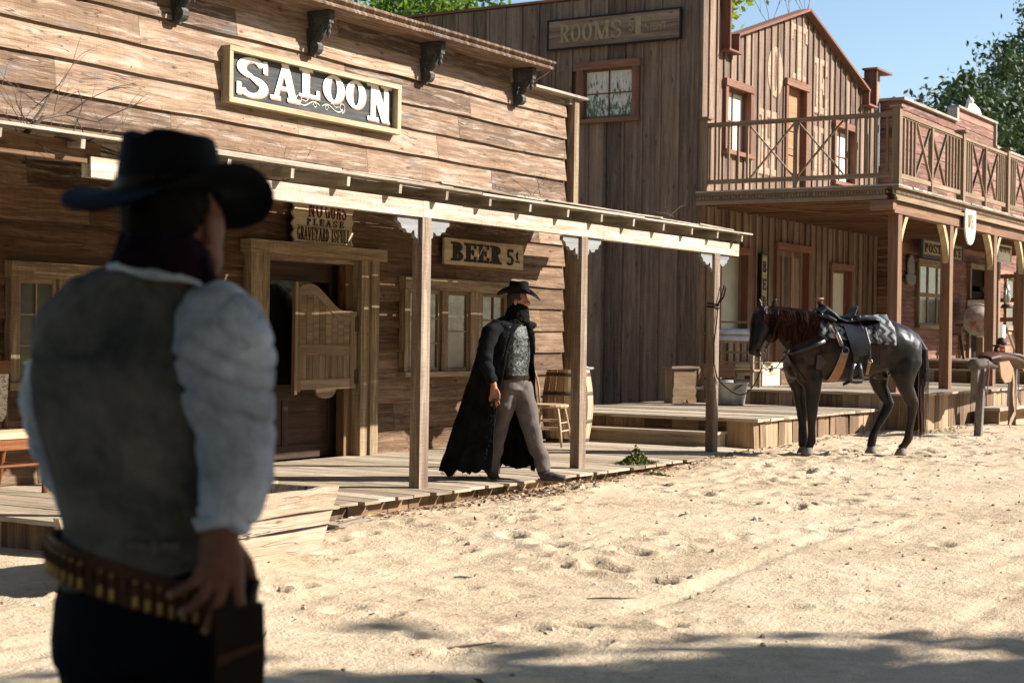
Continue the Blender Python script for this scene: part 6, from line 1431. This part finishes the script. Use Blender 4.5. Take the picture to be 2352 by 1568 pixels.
# coat
def coat_ring(yc,cx,rx,ry,t,a0,a1,n=64,dy=0):
    row=[]
    for k in range(n+1):
        a=R(a0+(a1-a0)*k/n); fold=1+t*(.05*math.sin(9*a+1.5+t)+.035*math.sin(17*a+2*t)+.02*math.sin(31*a))
        row.append(w_(cx,yc,dy)+Vector((rx*fold*math.cos(a),ry*fold*math.sin(a),0)))
    return row
L=[(418,545,.105,.095,0,-50,-320,.0),(440,532,.16,.13,.0,-62,-325,.0),(465,515,.205,.165,.1,-72,-335,.0),(510,498,.232,.19,.15,-80,-345,0),(570,488,.25,.2,.2,-84,-350,0),(660,476,.268,.212,.3,-86,-354,0),(760,464,.29,.23,.45,-88,-357,.01),(860,452,.312,.25,.6,-90,-358,.02),(980,440,.34,.27,.8,-92,-359,.03),(1100,428,.37,.29,.95,-92,-359,.03),(1220,414,.4,.31,1.1,-90,-358,.04),(1330,402,.425,.32,1.2,-88,-356,.04),(1392,398,.43,.325,1.25,-88,-355,.04)]
rows=[]
for i,(yc,cx,rx,ry,t,a0,a1,dy) in enumerate(L): rows.append(coat_ring(yc,cx,rx,ry,t,a0,a1,dy=dy))
rr_=random.Random(8)
for k in range(len(rows[-1])): rows[-1][k].z+= .02*math.sin(k*.7)+rr_.uniform(-.02,.03)*.6+ (.03 if k<14 or k>46 else 0) - .0
# smooth interpolation between rings
R2=[]
for i in range(len(rows)-1):
    for s in range(3):
        e=s/3; R2.append([a.lerp(b,e)+Vector((.008*nz(a.lerp(b,e),9),.008*nz(a.lerp(b,e),9,4),0)) for a,b in zip(rows[i],rows[i+1])])
R2.append(rows[-1])
mb=MB(); mb.grid(R2); co=mb.build('long_coat',M['coat'],wm,smooth=True); so=co.modifiers.new('s','SOLIDIFY'); so.thickness=.008; so.offset=0
# lapel edges, caped shoulder and frayed threads
mb=MB(); mb.ball(w_(455,452,-.1),(.11,.09,.05)); mb.ball(w_(620,445,.08),(.09,.08,.045)); mb.tube([w_(500,425,-.12),w_(472,520,-.2),w_(462,600,-.205),w_(452,680,-.205)],[(.05,.012),(.05,.012),(.035,.01),(.01,.008)],10,ref=(1,0,0))
mb.tube([w_(615,420,-.02),w_(648,500,-.045),w_(655,600,-.04),w_(660,700,-.03)],[(.03,.012),(.035,.012),(.03,.01),(.01,.008)],10,ref=(1,0,0))
mb.tube([w_(490,400,-.06),w_(440,430,-.08),w_(500,420,.1),w_(600,400,.08)],[.03,.045,.04,.03],10)
link('coat_collar',fuse(mb,.01,2,lambda p:.006*nz(p,22)),M['coat'],wm)
mb=MB(); mb.tube([w_(440,455,-.1),w_(388,500,-.17),w_(362,570,-.215),w_(352,650,-.235),w_(370,730,-.245),w_(408,812,-.245)],[.085,.09,.08,.072,.062,.052],16,ref=(0,1,0))
link('coat_sleeve',fuse(mb,.009,2,lambda p:.006*math.sin(50*p.z+3*nz(p,8))*(.5+nz(p,9,3))+.007*nz(p,14)),M['coat'],wm)
mb=MB()
for k in range(46):
    a=R(rr_.uniform(-88,-250)); p=w_(398,1395,.04)+Vector((.43*math.cos(a)*1.04,.33*math.sin(a)*1.04,rr_.uniform(-.0,.03))); mb.tube([p,p+Vector((rr_.uniform(-.02,.02),0,-.02)),p+Vector((rr_.uniform(-.03,.03),0,-rr_.uniform(.02,.04)))],.0022,3)
for k in range(120): # torn patch on the skirt of the coat
    u=rr_.random(); p=w_(420-80*u+rr_.uniform(-28,28),900+380*u,-.29-.02*u); mb.tube([p,p+Vector((rr_.uniform(-.02,.02),-.012,-.02)),p+Vector((rr_.uniform(-.03,.03),-.004,-rr_.uniform(.03,.07)))],[.006,.004,.001],4)
tag(mb.build('frayed_threads',M['coat'],wm),kind='stuff')
# ------------------------------------------------------------------ HORSE
DH=19.2; KH=.2999*DH/FPX; hc=(1750+1000/3.137)*.9408
base=_F0*DH+_R0*((hc-1176)*DH/FPX); base.z=.17
horse=empty('horse',base,'saddled black horse standing tied in front of the hotel porch','horse',rz=R(-58.3+7))
def h_(x,y,d=0): return Vector(((x-1000)*KH,d,(1445-y)*KH))
SEC=[(525,665,800,.12),(575,560,880,.19),(650,470,900,.235),(740,385,905,.26),(860,425,905,.295),(1000,432,895,.31),(1140,415,865,.31),(1240,402,835,.305),(1340,420,815,.3),(1430,462,805,.275),(1510,535,800,.215),(1562,620,760,.11)]
mb=MB()
mb.tube([h_(x,(a+b)/2) for x,a,b,w in SEC],[((b-a)/2*KH,w) for x,a,b,w in SEC],26,ref=(0,0,1))
mb.tube([h_(730,600),h_(625,548),h_(535,488,-.01),h_(458,440,-.02),(h_(395,400,-.03))],[(.27,.18),(.26,.145),(.2,.112),(.155,.09),(.11,.08)],20,ref=(0,0,1))
# head
HD=[(x-12,y,a*1.1,b*1.1,d) for x,y,a,b,d in [(352,345,.08,.08,-.03),(332,410,.118,.098,-.05),(312,490,.118,.092,-.075),(288,570,.086,.074,-.1),(266,628,.07,.062,-.115),(254,672,.066,.058,-.125),(250,704,.045,.045,-.13)]]
mb.tube([h_(x,y,d) for x,y,a,b,d in HD],[(a,b) for x,y,a,b,d in HD],18,ref=(1,0,0))
mb.ball(h_(380,530,-.05),(.085,.06,.1)); mb.ball(h_(400,470,-.04),(.09,.065,.1)); mb.ball(h_(276,700,-.12),(.04,.035,.03))
mb.ball(h_(330,452,-.135),(.03,.018,.014)); mb.ball(h_(248,452,-.1),(.018,.03,.016)) # brow bones
mb.ball(h_(262,655,-.175),(.026,.012,.03)); mb.ball(h_(225,650,-.16),(.02,.02,.028))
for bx,by,tx,ty,d in ((300,318,285,252,-.06),(400,330,440,256,-.02)):
    mb.tube([h_(bx,by+14,d),h_((bx*2+tx)/3,(by*2+ty)/3,d),h_((bx+tx*2)/3,(by+ty*2)/3,d),h_(tx,ty,d)],[(.026,.02),(.034,.016),(.027,.012),(.006,.005)],10,ref=(1,0,0))
# legs
def leg(P): mb.tube([h_(x,y,d) for x,y,d,a,b in P],[(a*(1.12 if a<.08 else 1),b*(1.12 if b<.08 else 1)) for x,y,d,a,b in P],14,ref=(1,0,0))
leg([(670,700,-.12,.1,.06),(690,800,-.14,.15,.09),(700,880,-.15,.12,.09),(702,960,-.15,.1,.08),(698,1050,-.15,.074,.062),(697,1110,-.15,.064,.06),(698,1150,-.15,.056,.05),(697,1230,-.15,.043,.038),(698,1300,-.15,.042,.038),(700,1345,-.15,.053,.045),(685,1380,-.15,.04,.036),(672,1410,-.155,.05,.045)])
leg([(600,700,.1,.1,.06),(605,800,.12,.13,.08),(625,880,.13,.115,.09),(655,970,.14,.085,.07),(672,1060,.15,.07,.06),(680,1120,.15,.062,.055),(684,1240,.15,.043,.038),(690,1340,.15,.05,.042),(690,1400,.15,.045,.04)])
leg([(1430,640,-.12,.2,.13),(1425,740,-.15,.2,.12),(1412,840,-.16,.155,.105),(1428,930,-.165,.1,.078),(1462,1010,-.165,.075,.06),(1490,1062,-.165,.066,.052),(1482,1120,-.165,.053,.043),(1468,1220,-.165,.042,.036),(1456,1310,-.165,.05,.042),(1448,1335,-.165,.05,.043),(1420,1375,-.165,.04,.036),(1400,1402,-.165,.05,.045)])
leg([(1350,640,.13,.2,.13),(1300,760,.15,.19,.12),(1275,850,.15,.14,.1),(1300,940,.15,.09,.075),(1345,1015,.15,.07,.06),(1375,1062,.15,.062,.05),(1345,1125,.15,.05,.042),(1290,1220,.15,.042,.036),(1252,1300,.15,.048,.042),(1245,1330,.15,.048,.042),(1236,1375,.15,.042,.038),(1232,1400,.15,.048,.045)])
mb.ball(h_(620,760,-.12),(.13,.1,.16)); mb.ball(h_(672,850,-.11),(.15,.1,.13)); mb.ball(h_(618,840,.08),(.13,.1,.12)); mb.ball(h_(590,800,0),(.12,.14,.13)); mb.ball(h_(388,545,-.05),(.1,.06,.1)); mb.ball(h_(1395,870,-.17),(.06,.04,.08)); mb.ball(h_(1270,850,.0),(.1,.09,.05))
def hf(p):
    return .007*nz(p,5)+.004*nz(p,11)+(.004*math.sin(40*p.x+20*p.z)*max(0,nz(p,4,3)))
hm=fuse(mb,.013,9,hf)
N=NT('black_horse_coat'); tc=N.n('TexCoord').outputs['Object']; n=N.noise(tc,2.6,3,.6)
hr=N.noise(N.n('Mapping',{0:tc,3:(30,30,160)}).outputs[0],1,3,.6); N.bump(N.math('MULTIPLY',hr,.4),.35,.004)
M['horse']=N.out(N.mix(N.mp(n,.42,.62),(.0035,.003,.003),(.026,.013,.007)),.38,Specular_IOR_Level=.26)
link('body',hm,M['horse'],horse)
hoofm=plain('grey_horn_hoof',(.2,.17,.14),.6,0,.3,20)
for x,y,d in ((660,1445,-.16),(690,1440,.15),(1392,1432,-.168),(1230,1428,.15)):
    mb=MB(); b=h_(x,y,d); b.z=-.0; mb.lathe([(.072,0),(.068,.02),(.052,.075),(.04,.085)],b-Vector((0,0,.003)),16,ax=(.0 if True else 0,0,1)); 
    mb.v=[Vector((v.x-(.0 if v.z<.01 else -.22*v.z),v.y,v.z)) for v in mb.v]; mb.build('hoof',hoofm,horse,smooth=True)
for px,py,d in ((328,470,-.152),(246,470,-.105)): mb=MB(); mb.ball(h_(px,py,d),.018,12,8); mb.build('eye',plain('dark_eye',(.01,.006,.004),.08),horse,smooth=True)
for px,py,d in ((262,664,-.186),(226,664,-.172)): mb=MB(); mb.ball(h_(px,py,d),(.014,.006,.02),10,8); mb.build('nostril',plain('nostril_dark',(.004,.003,.003),.7),horse,smooth=True)
def hairmat(name,a,b):
    N=NT(name); r=N.n('NewGeometry').outputs['Random Per Island']; return N.out(N.mix(N.math('POWER',r,2.2),a,b),.42,Specular_IOR_Level=.25)
M['mane']=hairmat('dark_red_mane_hair',(.005,.004,.004),(.12,.04,.022)); M['tail']=hairmat('black_tail_hair',(.004,.0035,.004),(.02,.01,.007))
rr_=random.Random(4)
mb=MB()
for k in range(950):
    u=rr_.random(); x=395+340*u; yt=338-6*math.sin(u*3.1)+38*u*u-4; L=rr_.uniform(130,300)*(1 if u>.1 else .6)*(1-.15*u); sw=rr_.uniform(-18,30)
    yc=lambda e: -.055-.105*math.sin(min(1,e*1.3)*math.pi/2)-.03*u-rr_.uniform(0,.012)
    pts=[h_(x,yt,-.0),h_(x+4,yt+6,-.05)]+[h_(x+sw*e*e+6*math.sin(e*4+u*20),yt+L*e,yc(e)-.03) for e in (.2,.45,.7,1)]
    mb.tube(pts,[.004,.005,.0055,.005,.0035,.001],3,cap=False)
for k in range(70):
    x=rr_.uniform(318,400); L=rr_.uniform(70,150); sg=rr_.uniform(-30,20)
    mb.tube([h_(365,325,-.04),h_(x,345,-.13),h_(x+sg*.4,345+L*.5,-.175),h_(x+sg,345+L,-.165)],[.004,.005,.004,.001],3,cap=False)
mb.build('mane',M['mane'],horse)
mb=MB()
for k in range(560):
    o1,o2=rr_.gauss(0,1),rr_.gauss(0,1); end=rr_.uniform(.62,1.0)
    C=[(1495,490,.02),(1545,540,.03),(1580,640,.055),(1572,800,.06),(1558,960,.065),(1560,1130,.07),(1562,1330,.06)]
    pts=[]
    for i,(x,y,w) in enumerate(C):
        if i/6>end: break
        e=.4+.6*min(1,i/3); pts.append(h_(x,y)+Vector((o1*w*.62*e+rr_.uniform(-.006,.006),o2*w*.5*e,0)))
    mb.tube(pts,[.005]*(len(pts)-1)+[.001],3,cap=False)
mb.build('tail',M['tail'],horse)
mb=MB()
for k in range(120):
    o1,o2=rr_.gauss(0,1),rr_.gauss(0,1); mb.tube([h_(1560,820)+Vector((o1*.03,-.03+o2*.02,0)),h_(1556,1050)+Vector((o1*.04,-.03+o2*.03,0)),h_(1570,1250)+Vector((o1*.045,o2*.03-.02,0)),h_(1562,1345-rr_.uniform(0,90))+Vector((o1*.06,o2*.04,0))],[.004,.004,.003,.001],3,cap=False)
mb.build('tail_ends',hairmat('reddish_tail_end_hair',(.03,.011,.007),(.1,.035,.02)),horse)
# --- tack
def surf(x,y,off=.012,side=-1):
    z=(1445-y)*KH
    for (x0,a0,b0,w0),(x1,a1,b1,w1) in zip(SEC,SEC[1:]):
        if x0<=x<=x1:
            e=(x-x0)/(x1-x0); a=a0+(a1-a0)*e; b=b0+(b1-b0)*e; w=w0+(w1-w0)*e
            c=(1445-(a+b)/2)*KH; r=(b-a)/2*KH; t=max(-.999,min(.999,(z-c)/r)); return side*(w*math.sqrt(1-t*t)+off)
    return side*.3
def drape(mb,rows,off,th=.01,side=-1,ny=1):
    G=[]
    for r in rows: G.append([h_(x,y,surf(x,y,off,side)) for x,y in r])
    G2=[[p+Vector((0,side*th,0)) for p in r] for r in G]
    mb.grid(G); mb.grid(G2[::-1]); 
    ed=[G[0],G2[0]]; mb.grid(ed); mb.grid([G2[-1],G[-1]]); mb.grid([[r[0] for r in G],[r[0] for r in G2]][::-1]); mb.grid([[r[-1] for r in G],[r[-1] for r in G2]])
def quadrows(tl,tr,br,bl,n=8,m=8):
    return [[((tl[0]*(1-i/n)+tr[0]*i/n)*(1-j/m)+(bl[0]*(1-i/n)+br[0]*i/n)*j/m,(tl[1]*(1-i/n)+tr[1]*i/n)*(1-j/m)+(bl[1]*(1-i/n)+br[1]*i/n)*j/m) for i in range(n+1)] for j in range(m+1)]
def rootlike(name,label,cat): 
    o=empty(name,base,label,cat,rz=R(-58.3+7)); return o
bl=rootlike('saddle_blanket','black and white zigzag saddle blanket under the black saddle','blanket')
N=NT('zigzag_woven_blanket'); tc=N.n('TexCoord').outputs['Object']; sp=N.n('SeparateXYZ',{0:tc}); x,z=sp.outputs[0],sp.outputs[2]
zz=N.math('PINGPONG',N.math('MULTIPLY',N.math('FLOOR',N.math('MULTIPLY',z,60)),1/60),.06); a=N.math('ADD',x,zz); st=N.math('FRACT',N.math('MULTIPLY',a,9.5)); k1=N.mp(st,.48,.52)
k2=N.mp(N.math('PINGPONG',N.math('ADD',x,z),.09),.06,.065); cc=N.mix(k1,(.008,.008,.01),(.24,.24,.235)); cc=N.mix(N.math('MULTIPLY',k2,.8),cc,(.03,.035,.045)); N.bump(N.noise(tc,200,2),.5,.004); M['blanket']=N.out(cc,.9)
mb=MB(); rows=[]
for i in range(25):
    x=725+ (1310-725)*i/24; row=[]
    yl=520+60*(i/24) if i>2 else 510+20*i
    for j in range(-10,11):
        s=1 if j>0 else -1; e=abs(j)/10
        ztop=[(a,b) for a,b in ((0,0),)]; 
        yt=385+25*math.sin(i/24*3.14) if x<1240 else 395
        yy=yt-6+(yl-yt+40 if s<0 else yl-yt)*e**1.3
        if e==0: row.append(h_(x,yt-10,0))
        else:
            yv=surf(x,max(yy,yt+4),.018,s); row.append(h_(x,yy-6*(1-e),yv*min(1,.35+e*1.1) if e<.5 else yv))
    rows.append(row)
mb.grid(rows); b_=mb.build('cloth',M['blanket'],bl,smooth=True); so=b_.modifiers.new('s','SOLIDIFY'); so.thickness=.014
mb=MB(); mb.tube([p+Vector((.004,0,0)) for p in rows[-1]],.008,5); mb.build('edge_binding',M['leather'],bl)
sd=rootlike('riding_saddle','black tooled western saddle on the horse with wooden-topped horn and stirrup','saddle')
mb=MB(); mb.tube([h_(752,375),h_(800,345),h_(850,372),h_(900,415),h_(960,437),h_(1020,430),h_(1060,395)],[(.05,.17),(.07,.15),(.05,.17),(.03,.19),(.03,.2),(.04,.2),(.05,.19)],18,ref=(0,0,1))
mb.tube([h_(985,415),h_(1020,375),h_(1048,330),h_(1062,312)],[(.03,.18),(.022,.18),(.016,.15),(.01,.09)],18,ref=(1,0,0))
mb.tube([h_(775,350),h_(778,310),h_(778,282)],[.035,.026,.024],12)
mb.tube([h_(1030,425),h_(1110,416),h_(1170,418),h_(1212,430)],[(.035,.22),(.04,.262),(.038,.262),(.02,.23)],18,ref=(0,0,1)); mb.tube([h_(740,400),h_(800,405),h_(860,430)],[(.03,.2),(.05,.25),(.04,.26)],16,ref=(0,0,1))
link('seat',fuse(mb,.009,2),M['leather'],sd)
mb=MB(); c=h_(775,268,0); mb.lathe([(.0,-.012),(.028,-.012),(.05,.0),(.052,.012),(.0,.018)],c,20,ax=(-.15,-.1,1)); mb.build('horn_cap',M['tanlea'],sd,smooth=True)
mb=MB(); mb.lathe([(.028,-.03),(.034,-.015),(.034,.0),(.028,.01)],h_(780,290),14); mb.build('horn_wrap',plain('oxblood_wrap',(.12,.03,.02),.6),sd,smooth=True)
mb=MB(); drape(mb,quadrows((830,430),(1215,400),(1190,490),(850,470)),.04); drape(mb,quadrows((870,425),(1060,450),(1040,478),(900,470)),.055); mb.build('skirt',M['leather'],sd,smooth=True)
mb=MB()
pl=[[(915+ (1075-915)*i/8 - (0 if j<6 else 0),470+ (215*j/10)) for i in range(9)] for j in range(11)]
for j in range(11):
    e=j/10; l=918+45*e**1.5; r_=1078+18*e-30*max(0,e-.7)*3; pl[j]=[(l+(r_-l)*i/8,465+ (220+ (10*math.sin(i/8*3.14)))*e) for i in range(9)]
drape(mb,pl,.06,.012); fd=mb.build('fender',M['leather'],sd,smooth=True)
mb=MB(); drape(mb,quadrows((965,690),(1005,690),(1005,752),(970,752),4,6),.07,.014); mb.build('stirrup_leather',M['leather'],sd)
mb=MB(); sy=-.40; mb.tube([h_(970,750,sy),h_(952,800,sy),h_(938,860,sy),h_(950,880,sy),h_(985,884,sy),h_(1022,880,sy),h_(1028,860,sy),h_(1015,800,sy),h_(1003,750,sy)],[(.012,.03)]*9,8,ref=(0,1,0)); mb.build('stirrup',M['leather'],sd,smooth=True)
mb=MB(); mb.bp(h_(950,868,sy-.03),h_(1026,880,sy+.03)); mb.build('stirrup_tread',M['steel'],sd)
mb=MB(); drape(mb,quadrows((880,672),(937,672),(895,892),(812,892),5,12),.02,.008); mb.build('cinch',M['tanlea'],sd,smooth=True)
mb=MB(); mb.tube([h_(910+26*math.cos(a),655+26*math.sin(a),surf(910,655,.05)) for a in [2*math.pi*k/20 for k in range(21)]],.005,6); mb.tube([h_(1105+18*math.cos(a),733+14*math.sin(a),surf(1105,733,.05)) for a in [2*math.pi*k/14 for k in range(15)]],.005,6); mb.build('cinch_ring',M['steel'],sd,smooth=True)
def strap(name,P,w,mat,off=.05,parent=None,th=.005):
    mb=MB(); pts=[h_(x,y,surf(x,y,off)) for x,y in P]; mb.tube(pts,[(w,th)]*len(pts),6,ref=(1,0,0) if abs(P[0][1]-P[-1][1])>abs(P[0][0]-P[-1][0]) else (0,0,1)); return mb.build(name,M[mat],parent or sd)
strap('latigo',[(835,430),(850,520),(880,600),(905,650)],.022,'leather',.06); strap('rear_billet',[(1075,480),(1090,600),(1100,720)],.014,'leather',.07); strap('rear_strap',[(1100,735),(1098,780),(1106,835)],.018,'tanlea',.06)
strap('saddle_string',[(1110,385),(1160,480),(1178,600),(1185,760)],.006,'darklea',.06); strap('saddle_string',[(1050,400),(1060,480),(1085,560)],.006,'tanlea',.07); strap('saddle_string',[(800,395),(815,470),(850,560),(870,620)],.008,'tanlea',.06); strap('saddle_string',[(732,400),(735,550),(738,700)],.006,'darklea',.05)
mb=MB(); drape(mb,[[(700+i*15*(1-abs(j-3)/5.),690+j*18) for i in range(6)] for j in range(7)],.05,.006); mb.build('leather_drop',M['leather'],sd)
mb=MB()
pts=[h_(760,585,-.31),h_(680,620,-.3),h_(590,655,-.27),h_(535,680,-.2),h_(508,690,-.05),h_(515,690,.1)]; mb.tube(pts,[(.028,.006)]*6,6,ref=(0,0,1)); pts=[h_(512,690,-.1),h_(560,800,-.2),h_(620,880,-.2),h_(668,935,-.12)]; mb.tube(pts,.008,6); mb.build('breast_collar',M['leather'],sd,smooth=True)
strap('rear_cinch',[(1080,820),(1020,880),(960,915)],.018,'leather',.03)
br=rootlike('bridle','brown leather bridle with bit and reins tied to the last saloon post','bridle')
mb=MB(); K=lambda x,y,d: h_(x,y,d)
mb.tube([K(372,375,-.12),K(412,410,-.145),K(408,480,-.14),K(390,560,-.145),K(345,620,-.16),K(315,660,-.165)],[(.012,.004)]*6,6,ref=(1,0,0)); mb.tube([K(412,400,-.14),K(432,440,-.12),K(438,500,-.1)],.006,5)
mb.tube([K(372,375,-.12),K(360,350,-.08),K(350,340,0)],.008,5); hs=mb.build('headstall',M['brownlea'],br,smooth=True)
mb=MB(); mb.tube([K(320+14*math.cos(a),665+18*math.sin(a),-.17) for a in [2*math.pi*k/14 for k in range(15)]],.005,5); mb.tube([K(322,680,-.17),K(330,720,-.16),K(300,745,-.15),K(262,748,-.14)],.005,5); mb.tube([K(262,748,-.14),K(250,730,-.14),K(246,760,-.13),K(262,785,-.13)],.005,5); mb.build('bit',M['steel'],br,smooth=True)
mb=MB(); mb.tube([K(328,725,-.16),K(300,780,-.17),K(330,810,-.18),K(400,790,-.22),K(460,710,-.25),K(498,655,-.24)],.007,5); mb.tube([h_(600,560,-.2),h_(690,390,-.1),h_(735,345,-.03),h_(770,300,-.02)],.006,5)
# long rein sagging to the post, given in world space
def H2L(p): 
    v=Vector(p)-Vector(base); a=-R(-58.3+7); return Vector((v.x*math.cos(a)-v.y*math.sin(a),v.x*math.sin(a)+v.y*math.cos(a),v.z))
A=K(300,790,-.17); P0=H2L(at((1600+540/3.485)*.9408,(650+975/3.485)*.9408,Y=8.03))
pts=[]
for i in range(15):
    e=i/14; p=A.lerp(P0,e); p.z-=.33*4*e*(1-e)*(1-.55*e)-.0; pts.append(p)
mb.tube(pts,.007,5); rn=mb.build('reins',M['darklea'],br,smooth=True)
mb=MB(); pc=Vector((17.72,8.15,0))
W=[]
for i in range(26): a=i*.5; W.append(pc+Vector((.085*math.cos(a),.068*math.sin(a),1.93-.003*i)))
mb.tube([H2L(p) for p in W],.009,5); mb.tube([H2L(pc+Vector(p)) for p in ((.03,-.07,1.93),(.1,-.09,2.0),(.13,-.1,2.1),(.09,-.1,2.13),(.05,-.09,2.02),(-.04,-.08,1.9))],.011,6)
mb.tube([H2L(pc+Vector(p)) for p in ((-.0,-.07,1.93),(-.05,-.07,1.7),(-.09,-.06,1.45),(-.08,-.06,1.2),(-.02,-.07,1.05),(.06,-.08,.98))],.008,5)
mb.build('tie_loops',M['darklea'],br,smooth=True)
